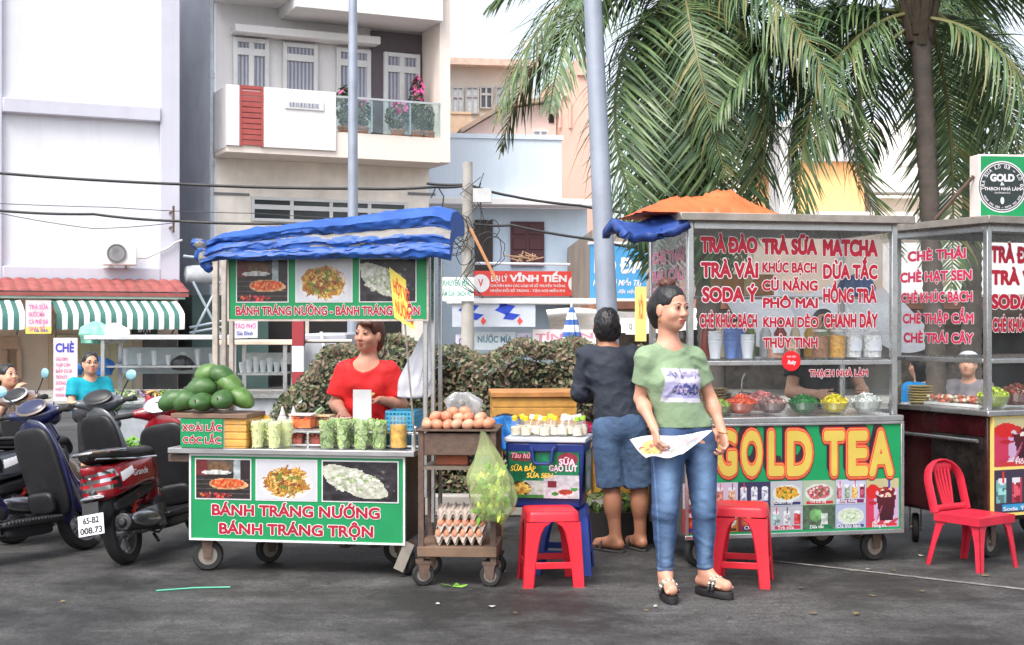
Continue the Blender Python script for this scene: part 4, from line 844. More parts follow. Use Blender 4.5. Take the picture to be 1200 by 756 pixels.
# ============================================================ snack cart (left)
C1 = Facade(222, 7.95, -9); W1 = C1.u(475); zc = .722
cart = C1.root('snack_cart', 'green rice paper snack cart with food pictures and a blue tarp roof', 'food cart')
m = MB(); m.box(0, W1, 0, .03, .185, .688); bp = m.build('front_panel', sign_green, cart, bev=.003)
m = MB(); e = .012
for x0, x1, z0, z1 in ((0, W1, .185, .185+e), (0, W1, .688-e, .688), (0, e, .185+e, .688-e), (W1-e, W1, .185+e, .688-e)): m.box(x0, x1, -.006, -.0005, z0, z1)
m.build('edging', white_paint, bp)
pz = [(.042, .37, pic_pancake()), (.41, .765, pic_noodle(2)), (.805, W1-.045, pic_fold(4))]
z0, z1 = .43, .655; m = MB()
for x0, x1, p in pz: m.box(x0-.007, x1+.007, -.003, -.0004, z0-.007, z1+.007)
m.build('picture_border', white_letter, bp); pics_obj('food_picture', [p.put_geo(x0, x1, z0, z1, -.0045) for x0, x1, p in pz], bp)
m = MB(); m.otext('BÁNH TRÁNG NƯỚNG', .14, W1-.15, .335, .062, -.002); m.otext('BÁNH TRÁNG TRỘN', .185, W1-.19, .228, .062, -.002); m.build('lettering', [red_letter, white_letter], bp, smooth=False)
m = MB(); m.box(.002, .02, .032, .52, .2, .685); m.box(W1-.02, W1-.002, .032, .52, .2, .685); m.box(.02, W1-.02, .5, .52, .2, .685); m.box(.02, W1-.02, .03, .5, .2, .22); m.build('body', S('dark_steel', (62, 60, 60), .5, metal=.5, var=.2, dirt=.3), cart)
m = MB(); m.box(-.12, W1+.06, -.035, .56, .69, zc); m.build('counter_top', S('zinc_top', (176, 176, 178), .3, metal=.75, var=.12, scale=5, dirt=.2), cart, bev=.004)
m = MB(); m.box(-.13, .0, .0, .03, .6, .64, 0, Matrix.Translation((0, 0, .04))); m.build('bracket', rust, cart)
caster(cart, .09, .06, .09, .04, .19, .25); caster(cart, .36, .36, .09, .04, .19, .9); caster(cart, W1-.02, .1, .09, .04, .19, -.9); caster(cart, W1-.15, .45, .09, .04, .19, .2)
m = MB(); m.cbox((W1-.01, .01, .12), (.06, .012, .17), (0, .4, 0)); m.build('foot_plate', dull_metal, cart)
pm = S('weathered_post', (188, 178, 168), .5, metal=.5, var=.2, scale=14, dirt=.35)
for (px0, v, wd, zt_) in ((253, .3, .035, 1.88), (263, .5, .03, 1.9), (507.5, .12, .024, 1.96), (516, .24, .022, 1.97)):
    u = C1.u(px0, v); m = MB(); m.box(u-wd/2, u+wd/2, v-wd/2, v+wd/2, zc+.001 if px0 < 480 else .3, zt_); m.build('post', pm if px0 < 480 else steel, cart, bev=.004)
u = C1.u(499, .08); MB().box(u-.013, u+.013, .06, .086, .45, 1.97).build('post', steel, cart, bev=.004)
u = C1.u(272, .3); MB().box(u-.014, u+.014, .28, .31, zc+.001, 1.5).build('post', pm, cart, bev=.004)
m = MB()
for v in (.1, .28): m.box(C1.u(248, v), C1.u(520, v), v-.018, v+.018, 1.86 if v < .3 else 1.9, 1.885 if v < .3 else 1.93)
m.build('roof_frame', pm, cart)
# header sign
q = C1.rect(269, 300, 500, 374, -.02); x0, x1, z0, z1 = q; wd, hh = x1-x0, z1-z0
m = MB(); m.box(x0, x1, -.02, .01, z0, z1); hs_ = m.build('header_sign', sign_green, cart, bev=.002)
m = MB(); m.box(x0-.012, x1+.012, -.026, .014, z0-.012, z0-.001); m.box(x0-.012, x0-.001, -.026, .014, z0-.001, z1+.01); m.box(x1+.001, x1+.012, -.026, .014, z0-.001, z1+.01); m.build('frame', pm, hs_)
pz = [(x0+wd*.04, x0+wd*.3, pic_pancake()), (x0+wd*.345, x0+wd*.625, pic_noodle(8)), (x0+wd*.668, x0+wd*.945, pic_fold(5))]; m = MB()
for a, b, p in pz: m.box(a-.006, b+.006, -.023, -.0204, z0+hh*.28-.006, z1-hh*.06+.006)
m.build('picture_border', white_letter, hs_); pics_obj('food_picture', [p.put_geo(a, b, z0+hh*.28, z1-hh*.06, -.0245) for a, b, p in pz], hs_)
m = MB(); m.otext('BÁNH TRÁNG NƯỚNG - BÁNH TRÁNG TRỘN', x0+wd*.035, x1-wd*.035, z0+hh*.07, .048, -.022); m.build('lettering', [red_letter, white_letter], hs_, smooth=False)
m = MB(); u0, u1 = C1.u(289, -.08), C1.u(458, -.08); m.tube([(u0, -.07, z1+.02), (u1, -.07, z1+.045)], .016, 8); m.box(u0, u1, -.06, -.04, z1+.018, z1+.05, 0); m.build('tube_light', white_paint, cart)
# tarpaulin: folded over the frame, its pale underside turned outwards in the middle
tarp_b = S('tarp_blue', (38, 84, 162), .5, var=.25, scale=5, dirt=.08, bump=.15, bscale=30); tarp_g = S('tarp_underside', (134, 130, 126), .6, var=.2, scale=6, dirt=.35, bump=.15, bscale=30)
prof = [(.3, .1), (.28, .16), (.2, .19), (.05, .2), (-.1, .18), (-.15, .13), (-.13, .09), (-.12, .075), (-.15, .06), (-.165, .02), (-.15, -.015), (-.17, -.03), (-.18, -.06), (-.16, -.09), (-.12, -.1), (-.1, -.05), (-.08, .0), (.05, .05), (.2, .07), (.3, .08)]
ul, ur_ = C1.u(236, -.15), C1.u(527, -.15); to = thing('tarpaulin', 'crumpled blue tarpaulin with grey underside folded over the snack cart roof', 'tarp', C1.p, C1.a)
def tarp(u, v):
    t = v*(len(prof)-1); i = min(len(prof)-2, int(t)); a, b = prof[i], prof[i+1]; f = t-i; y = a[0]+(b[0]-a[0])*f; z = a[1]+(b[1]-a[1])*f; x = ul+(ur_-ul)*u
    k = .55+.5*u; n = mnoise.noise(Vector((x*3.5, v*6, 3)))*.016+abs(mnoise.noise(Vector((x*9+v*5, v*17, 9))))*.022+mnoise.noise(Vector((x*24, v*30, 4)))*.008; e = max(0, abs(u-.5)-.43)*1.1
    return (x, y*(1-e)+n, 1.85+.06*u+z*k*(1-e*1.5)+n*.8-e*.35+.012*abs(mnoise.noise(Vector((x*7, 2, v*3)))))
m = MB(); m.grid(tarp, 90, 76, lambda u, v: 1 if (.37 < v+.03*mnoise.noise(Vector((u*9, 0, 0))) < .39+.085*max(0, u-.05)**.9 and .02 < u) or (.53 < v+.06*mnoise.noise(Vector((u*7, 3, 0))) < .545) else 0); m.build('cloth', [tarp_b, tarp_g], to)
for us_ in (0, 1):
    pts = [Vector(tarp(us_, j/19)) for j in range(20)]; c = sum(pts, Vector())/20; MB().add([c]+pts, [(0, i+1, (i+1) % 20+1) for i in range(20)]).build('bunched_end', tarp_b, to)
m = MB(); u = C1.u(234, -.1)
for i in range(5): m.ell((u+.0+.012*i, -.12, 1.9-.03*i+.02*(i % 2)), (.05, .045, .03), (0, .5*i, i), 10, 7, i % 2, .3)
m.build('knot', [tarp_b, tarp_g], to)
# ------------------------------------------------ goods on the snack cart
wood_y = S('yellow_wood', (206, 152, 74), .6, var=.22, scale=9); wood_p = S('plank_brown', (176, 122, 70), .65, var=.25, scale=9)
M1 = C1.M(C1.u(213, -.02), -.02, zc+.001); bx = thing('wooden_box', 'yellow wooden box with a green shaken mango sign under the mangoes', 'box'); bx.matrix_world = M1
bw = C1.u(288, -.02)-C1.u(213, -.02); bh = .2; m = MB(); m.box(0, bw, 0, .26, 0, bh-.03)
for i in range(4): m.box(-.004, bw+.004, -.004, .264, .012+i*.042, .045+i*.042)
m.build('crate', wood_y, bx, bev=.003); m = MB(); m.box(-.06, bw+.015, -.02, .3, bh-.028, bh); m.build('tray', S('tray_brown', (120, 96, 80), .7, var=.2), bx, bev=.004)
m = MB(); m.box(0, bw*.66, -.02, -.006, .004, bh-.032); sg = m.build('sign', sign_green, bx); m = MB(); m.box(-.005, bw*.66+.005, -.0055, -.0045, -.0, bh-.03); m.build('sign_edge', white_letter, bx)
m = MB(); m.otext('XOÀI LẮC', .012, bw*.64, .1, .038, -.022); m.otext('CÓC LẮC', .018, bw*.63, .028, .038, -.022); m.build('lettering', [red_letter, white_letter], sg, smooth=False)
mango_m = S('mango_skin', (84, 118, 56), .4, var=.4, scale=9, dirt=.25, bump=.15, bscale=60); mango_d = S('mango_dark', (62, 98, 50), .4, var=.4, scale=9, dirt=.25, bump=.15, bscale=60)
def mango_geo(seed):
    m = MB(); m.ell((0, 0, 0), (.092, .062, .058), (0, 0, 0), 20, 14, 0, .0)
    V = []
    for v in m.V: x, y, z = v; t = x/.09; z += -.012*t*t+.006*t; y *= 1-.12*t; z *= 1-.1*t; V.append((x, y, z))
    m.V = V; m.V = [(x+.006*mnoise.noise(Vector((x*20+seed*5, y*20, z*20))), y+.006*mnoise.noise(Vector((x*22, y*20+seed, z*20+4))), z+.006*mnoise.noise(Vector((x*20, y*24+9, z*20+seed)))) for x, y, z in m.V]; m.tube([(-.086, 0, .0), (-.1, .0, .004)], .005, 5, 1); return m
mg = [mango_geo(1).build('mango', [mango_m, rust], None), mango_geo(2).build('mango', [mango_d, rust], None)]
spots = [(198+6, 466, .0, .2, 1, 'lying at the far left end of the heap'), (217, 467, .0, .1, 1, 'second from the left in the bottom row'), (238, 469, -.04, 1.2, 1, 'seen end-on in front at the middle of the bottom row'), (262, 466, -.04, 1.3, 1, 'round end towards the viewer in the front right of the bottom row'), (283, 464, .03, -.5, 0, 'leaning at the right end of the bottom row'), (236, 452, .05, .05, 1, 'large and horizontal on the left of the middle row'), (271, 449, .06, -.7, 0, 'tilted on the right of the middle row'), (243, 436, .1, .35, 0, 'tilted at the top left of the heap'), (261, 437, .07, -.55, 1, 'tilted at the top right of the heap'), (250, 462, .2, .4, 0, 'half hidden behind the bottom row'), (226, 461, .22, 0, 1, 'half hidden at the back left of the heap')]
for i, (px, py, v, rt, k, lab) in enumerate(spots):
    o = mg[k] if i == k*1 and i < 2 and False else mg[k].copy()
    link(o); d = C1.d(C1.u(px, .06+v), .06+v); o.location = P(px, py+2, d); yaw = 1.35 if rt > 1 else rt*.3-.16
    o.rotation_euler = (0, (-rt if abs(rt) < 1 else .1), yaw); q_ = random.Random(i); o.scale = (q_.uniform(.88, 1.2), q_.uniform(.92, 1.1), q_.uniform(.9, 1.1)); tag(o, 'green mango '+lab, 'mango', 'green mangoes on the wooden box')
for o in mg: bpy.data.objects.remove(o)
# cups
cup_clear = glass('cup_plastic', (.985, .99, .985), .7, .05, (.9, .93, .9)); straw_m = S('mango_strip', (222, 226, 164), .5, var=.15, scale=30); straw_m2 = S('mango_strip_green', (190, 206, 120), .5, var=.15, scale=30)
slice_m = S('green_slice', (216, 228, 176), .4, var=.2, scale=40); rind = S('green_rind', (142, 178, 96), .4, var=.2, scale=40)
def cup(kind):
    o = thing('snack_cup', 'x', 'cup'); m = MB(); m.lathe([(.034, 0), (.036, .004), (.047, .155), (.05, .158), (.05, .163), (.046, .163), (.034, .006)], n=22); m.build('cup_wall', cup_clear, o)
    r = random.Random(kind); m = MB()
    if kind < 4:
        for i in range(70):
            z = .008+.14*r.random(); R0 = .031+.013*z/.15; a = r.random()*6.3; q = R0*math.sqrt(r.random())*.95
            m.cbox((q*math.cos(a), q*math.sin(a), z), (.006, .006, .03+.02*r.random()), (r.uniform(-.7, .7), r.uniform(-.7, .7), r.random()*3), r.randrange(2))
        m.lathe([(.0001, .006), (.029, .006), (.04, .145), (.02, .156), (.0001, .158)], n=14, mi=0); mats_ = [straw_m, straw_m2]
    else:
        for i in range(95):
            z = .012+.142*r.random(); R0 = .031+.012*z/.15; a = r.random()*6.3; q = R0*(.84+.09*r.random()); c = Vector((q*math.cos(a), q*math.sin(a), z)); rd = .011+.009*r.random()
            Mx = Matrix.Translation(c) @ Matrix.Rotation(a, 4, 'Z') @ Matrix.Rotation(PI/2+r.uniform(-.35, .35), 4, 'Y') @ Matrix.Rotation(r.uniform(-.35, .35), 4, 'X')
            m.lathe([(.0001, -.002), (rd, -.002), (rd, .002), (rd*.8, .0035), (.0001, .0035)], M=Mx, n=10, mi=1); m.lathe([(.0001, .0037), (rd*.85, .0037)], M=Mx, n=10, mi=0)
        m.lathe([(.0001, .006), (.027, .006), (.038, .145), (.02, .158), (.0001, .162)], n=14, mi=2); mats_ = [slice_m, rind, S('green_deep', (104, 134, 66), .5, var=.4, scale=40)]
    m.build('fruit', mats_, o, smooth=False); return o
def place_cup(o, px, v, lab, grp, ydep=0):
    o.location = C1.W(C1.u(px, v), v, zc+.001); o['label'] = lab; o['group'] = grp
cA, cB = cup(1), cup(7)
place_cup(cA, 283, .02, 'tall clear cup of pale mango strips standing nearest the wooden box', 'cups of pale mango strips'); place_cup(dup(cA, rz=1), 302, .03, 'clear cup of pale mango strips, second from the wooden box', 'cups of pale mango strips')
place_cup(dup(cA, rz=2), 322, .015, 'clear cup of pale mango strips, third from the wooden box, in front', 'cups of pale mango strips'); place_cup(dup(cA, rz=4), 336, .12, 'clear cup of mango strips set back beside the steel rack', 'cups of pale mango strips')
place_cup(cB, 383, .03, 'cup packed with green slices, leftmost of the green slice cups', 'cups of green slices'); place_cup(dup(cB, rz=1.2), 403, .06, 'cup of green slices, second of the green slice cups', 'cups of green slices')
place_cup(dup(cB, rz=2.2), 423, .02, 'cup of green slices in front below the white card', 'cups of green slices'); place_cup(dup(cB, rz=3.6), 445, .05, 'cup of green slices, rightmost, beside the yellow juice jar', 'cups of green slices'); place_cup(dup(cB, rz=5), 412, .16, 'cup of green slices standing behind the front row', 'cups of green slices')
for i, (px, v, k_, lab) in enumerate(((293, .13, 0, 'cup of mango strips in the back row between the first two cups'), (312, .13, 0, 'cup of mango strips in the back row behind the third cup'), (393, .17, 1, 'cup of green slices in the back row at its left end'), (434, .16, 1, 'cup of green slices in the back row near the juice jar'))): place_cup(dup((cA, cB)[k_], rz=i*1.3), px, v, lab, 'cups of green slices' if k_ else 'cups of pale mango strips')
# white card, rack, tubs, bottles, basket
o = thing('menu_card', 'blank white card standing upright in front of the seller', 'card', C1.W(C1.u(424.5, .3), .3, zc+.14), C1.a)
hc = .19; m = MB(); m.box(-.056, .056, -.002, .002, 0, hc); m.build('sheet', white_letter, o); m = MB(); m.box(-.03, .03, -.01, .012, -.015, .004); m.build('clip', black_plastic, o)
o = thing('display_rack', 'low stainless steel rack with a glass front on the cart counter', 'rack', C1.W(C1.u(332, .1), .1, zc), C1.a); L_ = C1.u(492, .1)-C1.u(332, .1); m = MB()
for x in (.01, .14, .45, L_-.05): m.box(x, x+.014, 0, .014, .0, .085); m.box(x, x+.014, .24, .254, 0, .085)
for y in (0, .24): m.box(0, L_, y, y+.014, .085, .097); m.box(0, L_, y, y+.014, .01, .02)
m.build('frame', steel, o, bev=.002); m = MB(); m.box(.02, L_-.06, .02, .235, .099, .104); m.build('shelf', steel, o)
m = MB(); m.ell((L_-.03, .007, .12), (.016, .016, .016), mi=0); m.cyl((L_-.03, .007, 0), (L_-.03, .007, .11), .009); m.build('post_knob', steel, o)
def tub(px, v, z, w, dp, h, m1, lab, lid=None, name='food_tub'):
    o = thing(name, lab, 'tub', C1.W(C1.u(px, v), v, z), C1.a); t = MB(); t.box(-w/2, w/2, -dp/2, dp/2, 0, h); t.build('wall', plastic_clear, o, bev=.008)
    t = MB(); t.box(-w/2+.006, w/2-.006, -dp/2+.006, dp/2-.006, .006, h*.75); r = random.Random(int(px))
    for i in range(50): t.cbox((r.uniform(-.46, .46)*w, r.uniform(-.46, .46)*dp, h*.72+r.random()*.02), (.03, .005, .005), (r.uniform(-.4, .4), r.uniform(-.4, .4), r.random()*6))
    t.build('food', m1, o, smooth=False)
    if lid: t = MB(); t.box(-w/2-.004, w/2+.004, -dp/2-.004, dp/2+.004, h+.001, h+.012); t.build('lid', lid, o, bev=.004)
orange_f = S('carrot_orange', (236, 106, 36), .5, var=.25, scale=40); redbrown = S('chilli_red', (150, 56, 36), .5, var=.35, scale=40)
tub(355, .2, zc+.105, .13, .11, .075, orange_f, 'clear tub of orange shredded carrot on the steel rack', S('lid_pink', (238, 214, 206), .4)); tub(350, .16, zc+.012, .07, .08, .06, redbrown, 'small tub of red chilli under the steel rack, left one'); tub(371, .16, zc+.012, .07, .08, .06, redbrown, 'small tub of red chilli under the steel rack, right one')
tub(399, .26, zc+.105, .12, .12, .055, S('pale_food', (214, 196, 176), .5, var=.2), 'low clear tub with lid behind the green slice cups', plastic_clear); tub(378, .33, zc+.105, .12, .12, .06, wood_p, 'low tan cardboard tub at the back of the counter', S('card_tan', (196, 168, 130), .7))
def bottle(name, lab, cat, loc, prof, mt, cap=None, capz=None, grp=None, liquid=None, n=14):
    o = thing(name, lab, cat, loc, 0, grp); MB().lathe(prof, n=n).build('bottle_wall', mt, o)
    if cap: MB().lathe(capz, n=n).build('cap', cap, o)
    if liquid: MB().lathe([(.0001, .004)]+[(max(.0005, r-.003), z) for r, z in prof if .003 < z < liquid[1]]+[(max(.0005, prof[2][0]-.004), liquid[1]), (.0001, liquid[1])], n=n).build('liquid', liquid[0], o)
    return o
for px, v, s_ in ((331, .3, 'left'), (344, .33, 'right')): bottle('sauce_bottle', 'white squeeze bottle behind the mango strip cups, %s of the two' % s_, 'bottle', C1.W(C1.u(px, v), v, zc+.001), [(.026, 0), (.03, .01), (.03, .15), (.02, .17), (.0001, .172)], white_paint, white_paint, [(.018, .173), (.014, .19), (.004, .225), (.0001, .226)])
bottle('juice_jar', 'clear jar of yellow juice in front of the blue basket', 'jar', C1.W(C1.u(467, .09), .09, zc+.001), [(.045, 0), (.052, .01), (.052, .13), (.046, .15), (.046, .17), (.042, .17), (.042, .15)], cup_clear, None, None, None, (S('yellow_juice', (200, 156, 70), .25, var=.5, scale=28), .125), 20).scale = (1, 1, 1.12)
o = thing('basket', 'blue plastic basket with open weave behind the juice jar', 'basket', C1.W(C1.u(474, .3), .3, zc+.001), C1.a); m = MB(); w, dp, h = .17, .22, .2
for i in range(9):
    z = i*h/8
    for y in (-dp/2, dp/2): m.box(-w/2, w/2, y-.003, y+.003, z, z+.012)
    for x in (-w/2, w/2): m.box(x-.003, x+.003, -dp/2, dp/2, z, z+.012)
for i in range(9): x = -w/2+w*i/8; m.box(x-.004, x+.004, -dp/2-.004, -dp/2+.003, 0, h); m.box(x-.004, x+.004, dp/2-.003, dp/2+.004, 0, h)
for i in range(9): y = -dp/2+dp*i/8; m.box(-w/2-.004, -w/2+.003, y-.004, y+.004, 0, h); m.box(w/2-.003, w/2+.004, y-.004, y+.004, 0, h)
m.build('weave', S('basket_blue', (58, 150, 186), .45), o, smooth=False)
# bags: crumpled thin film solids
bag_white = S('bag_white', (228, 228, 236), .4, var=.08, scale=8); bag_yellow = S('bag_yellow', (236, 176, 40), .4, var=.12)
bag_grey = S('bag_grey', (156, 158, 162), .3, var=.2, scale=12)
def bag(name, lab, loc, prof, mt, seed, amp=.2, cat='bag', sy=.6, handles=None, rz=0., content=None):
    """prof: (radius, z) from bottom to top; wrinkled radially"""
    o = thing(name, lab, cat, loc, rz); m = MB(); NU, NV = 56, 34
    def fn(u, v):
        t = v*(len(prof)-1); i = min(len(prof)-2, int(t)); f = t-i; r = prof[i][0]*(1-f)+prof[i+1][0]*f; z = prof[i][1]*(1-f)+prof[i+1][1]*f; a = u*2*PI; dx = prof[i][2]*(1-f)+prof[i+1][2]*f if len(prof[0]) > 2 else 0
        k = 1+amp*(mnoise.noise(Vector((math.cos(a)*2.2+seed, math.sin(a)*2.2, z*9)))*1.1+.45*mnoise.noise(Vector((math.cos(a)*6, math.sin(a)*6+seed, z*12))))
        return (dx+r*k*math.cos(a), sy*r*k*math.sin(a), z)
    m.grid(fn, NU, NV); m.build('film', mt, o)
    if handles: MB().tube(handles, .006, 6).build('handle', mt, o)
    return o
bag('plastic_bag', 'crumpled yellow plastic bag behind the wooden mango box', C1.W(C1.u(306, .28), .28, zc+.001), [(.02, 0), (.09, .01), (.1, .08), (.07, .13), (.04, .17), (.004, .19)], bag_yellow, 3, .3)
bag('plastic_bag', 'big white plastic bag hanging beside the right posts of the snack cart', C1.W(C1.u(489, .3), .3, 1.0), [(.0, 0, -.02), (.08, .01, -.02), (.1, .08, -.01), (.085, .18, .01), (.055, .28, .035), (.03, .38, .06), (.012, .47, .075)], bag_white, 8, .3)
o = thing('food_tongs', 'green handled tongs leaning at the back of the counter', 'tongs', C1.W(C1.u(360, .35), .35, zc+.12)); m = MB(); m.tube([(0, 0, 0), (.04, 0, .06), (.09, 0, .1)], .008, 6); m.tube([(.02, .01, .0), (.055, .01, .055), (.1, .01, .09)], .008, 6); m.build('arms', S('pale_green_handle', (150, 178, 140), .4), o)
# yellow sign on a rod
o = thing('hand_sign', 'tilted yellow sign with red lettering on a thin rod beside the seller', 'sign', C1.W(C1.u(487, .0), .0, zc)); d_ = C1.d(C1.u(470), -.03)
def sp(px, py): q = P(px, py, d_); return q-o.location
pa, pb, pc_, pd_ = sp(456, 313), sp(482, 333), sp(486, 387), sp(462, 372); X = (pb-pa); Z = (pa-pd_); m = MB(); nrm = X.cross(Z).normalized()*-1
if nrm.y > 0: nrm = -nrm
m.add([pa, pb, pc_, pd_]+[q-nrm*.006 for q in (pa, pb, pc_, pd_)], [(0, 3, 2, 1), (4, 5, 6, 7), (0, 1, 5, 4), (1, 2, 6, 5), (2, 3, 7, 6), (3, 0, 4, 7)]); sb_ = m.build('board', S('card_yellow', (246, 222, 96), .5, var=.06), o, smooth=False)
Mt = Matrix((X.normalized().to_4d(), nrm.to_4d(), Z.normalized().to_4d(), (0, 0, 0, 1))).transposed(); Mt[3][0] = Mt[3][1] = Mt[3][2] = 0; Mt[3][3] = 1; Mt = Matrix.Translation(pd_+nrm*.003) @ Mt
Lx, Lz = X.length, Z.length; m = MB(); Mt2 = Mt.copy()
for i, t_ in enumerate(('HỘT VỊT', 'NƯỚNG')): m.text(t_, Lx*.12, Lx*.88, Lz*(.55-.4*i), Lz*.26, 0, .03, 0, Mt2 @ Matrix.Rotation(0, 4, 'X'))
m.build('lettering', S('orange_red_print', (226, 84, 50), .5), sb_, smooth=False)
MB().tube([(pc_+pd_)/2+Vector((0, .01, .02)), Vector((0, 0, .0))], .006, 6).build('rod', dull_metal, o)

# ============================================================ egg trolley
C2 = Facade(490, 7.5, -4); o = ec = C2.root('egg_trolley', 'rusty brown iron trolley carrying eggs beside the snack cart', 'trolley'); w = C2.u(581); dp = .42
zt = C2.z(535, 505)-.005; zs = C2.z(535, 641)
for (x, y) in ((.0, 0), (w-.03, 0), (0, dp-.03), (w-.03, dp-.03)): MB().box(x, x+.03, y, y+.03, .13, zt+.0).build('post', rust, o)
m = MB(); m.box(.031, w-.031, .004, dp-.004, zt-.13, zt-.01); m.box(-.01, w+.01, -.015, dp+.01, zt+.001, zt+.014); m.build('top_box', rust, o, bev=.004)
m = MB(); z2 = C2.z(535, 547); m.box(.03, w-.031, .002, dp-.031, z2-.018, z2); m.build('shelf', S('shelf_steel', (120, 108, 98), .6, metal=.4, var=.25, dirt=.5), o); m = MB(); m.box(-.005, w+.005, -.012, dp, zs-.055, zs); m.build('lower_shelf', S('worn_board', (116, 92, 74), .8, var=.3, dirt=.4), o, bev=.004)
for x, y in ((.025, .03), (w-.03, .03), (.025, dp-.05), (w-.03, dp-.05)): caster(o, x, y, .062, .035, .128, random.uniform(-.3, .3))
egg_m = S('egg_shell', (200, 134, 104), .5, var=.1, scale=12); egg_w = S('egg_pale', (208, 154, 126), .5, var=.08, scale=12)
def egg_geo():
    m = MB(); m.ell((0, 0, 0), (.022, .022, .029), (0, 0, 0), 16, 12); m.V = [(x*(1-.13*z/.029), y*(1-.13*z/.029), z) for x, y, z in m.V]; return m
e0 = egg_geo().build('egg', egg_m); e1 = egg_geo().build('egg', egg_w); r_ = random.Random(2); k = 0
rows = [(zt+.042, 7, .0), (zt+.042, 7, .06), (zt+.042, 7, .12), (zt+.042, 6, .18), (zt+.078, 5, .04), (zt+.078, 5, .1), (zt+.105, 2, .07)]
for z, n, y in rows:
    for i in range(n):
        x = w*.5+(i-(n-1)/2)*(w-.02)/7+r_.uniform(-.009, .009); eo = (e0 if r_.random() < .8 else e1).copy(); link(eo); eo.location = C2.W(x, y+.012+r_.uniform(-.006, .006), z+r_.uniform(-.004, .004)); eo.rotation_euler = (r_.uniform(.9, 2), r_.uniform(-.5, .5), r_.uniform(0, 6)); eo.scale = (1.25*r_.uniform(.92, 1.06),)*3; tag(eo, 'loose brown egg heaped on top of the rusty trolley', 'egg', 'eggs heaped on the trolley')
bpy.data.objects.remove(e0); bpy.data.objects.remove(e1)
tray_m = S('tray_pulp', (168, 154, 144), .9, var=.15, scale=30)
def egg_tray():
    o = thing('egg_tray', 'x', 'egg tray'); m = MB(); n = 6; s = .045
    def fn(u, v): x, y = (u-.5)*n*s, (v-.5)*n*s; e = max(abs(u-.5), abs(v-.5)); return (x, y, .018+.014*math.cos(u*n*2*PI)*math.cos(v*n*2*PI)+.006*math.cos(u*n*2*PI)-(.02 if e > .49 else 0))
    m.grid(fn, 48, 48); m.build('pulp_tray', tray_m, o); 
    for q in range(n): m2 = egg_geo(); m2.build('egg', egg_m, o, loc=((q-2.5)*s, -2.45*s, .033))
    return o
et = egg_tray(); ee = thing('egg_tray', 'x', 'egg tray'); dup([q for q in et.children if q.name.startswith('pulp')][0], parent=ee)
for i, (zz_, fl, lab) in enumerate(((0, 0, 'empty grey pulp tray at the bottom of the egg stack'), (.016, 1, 'lower tray filled with brown eggs in the stack'), (.06, 0, 'empty grey pulp tray between the two egg layers'), (.076, 1, 'upper tray filled with brown eggs in the stack'), (.122, 0, 'grey pulp tray turned over on the upper eggs'), (.14, 0, 'grey pulp tray second from the top of the stack'), (.157, 0, 'empty grey pulp tray on top of the stack'))):
    q = (et if i == 1 else ee if i == 0 else dup(et if fl else ee)); q.location = C2.W(C2.u(541, .2)+r_.uniform(-.012, .012), .17+r_.uniform(-.012, .012), zs+.022+zz_*.98); q.rotation_euler.z = C2.a+r_.uniform(-.07, .07); q['label'] = lab; q['group'] = 'egg trays stacked on the trolley'
o = thing('brick_block', 'red brown block lying on the trolley shelf under the eggs', 'block', C2.W(C2.u(530, .1), .12, z2+.001), C2.a); m = MB(); m.box(-.09, .09, -.05, .05, 0, .062); m.build('block', S('brick_red', (150, 84, 62), .8, var=.25, scale=12), o, bev=.006)
o = thing('plastic_tub', 'small blue and white tub on the trolley shelf behind the green bag', 'tub', C2.W(C2.u(563, .2), .2, z2+.001), C2.a); m = MB(); m.lathe([(.05, 0), (.06, .08), (.064, .08), (.06, .085), (.05, .01)], n=20); m.build('tub_wall', S('tub_blue', (150, 176, 220), .4), o)
bag('plastic_bag', 'crumpled grey film bag lying behind the heaped eggs', C2.W(C2.u(541, .26), .28, zt+.016), [(.01, 0), (.11, .01), (.12, .06), (.09, .1), (.08, .14), (.03, .19), (.01, .17)], glass('film_grey', (.94, .94, .95), .6, .4, (.55, .56, .57)), 5, .75)
# green vegetables in a hanging film bag
gb = bag('vegetable_bag', 'hanging clear bag of green leafy vegetables between trolley and cooler', C2.W(C2.u(579, -.08), -.1, C2.z(577, 612, -.1)), [(.0, 0, 0), (.06, .01, 0), (.11, .06, 0), (.135, .15, -.01), (.12, .24, -.02), (.075, .34, -.03), (.035, .43, -.045), (.012, .49, -.06)], glass('film_green', (.95, .98, .92), .8, .42, (.5, .6, .26)), 4, .16, sy=.8)
m = MB(); r_ = random.Random(9); yl = S('lettuce_yellow', (196, 206, 84), .5, var=.25, scale=20); lg = S('lettuce_green', (110, 158, 56), .5, var=.3, scale=20)
for i in range(170):
    a = r_.random()*6.3; z = .03+.25*r_.random()**.8; q = (.074 if z < .2 else .06)*r_.random()**.5; p = Vector((q*math.cos(a)-.01, q*.75*math.sin(a), z)); d = Vector((r_.uniform(-.5, .5), r_.uniform(-.5, .5), r_.uniform(-1, 1))).normalized(); s_ = d.orthogonal().normalized(); L_ = .04+.04*r_.random()
    m.add([p, p+s_*.02+d*L_*.5, p+d*L_, p-s_*.025+d*L_*.5, p+d*L_*.5+s_.cross(d)*.012], [(0, 1, 4), (1, 2, 4), (2, 3, 4), (3, 0, 4)], r_.randrange(2))
m.build('vegetables', [yl, lg], gb)

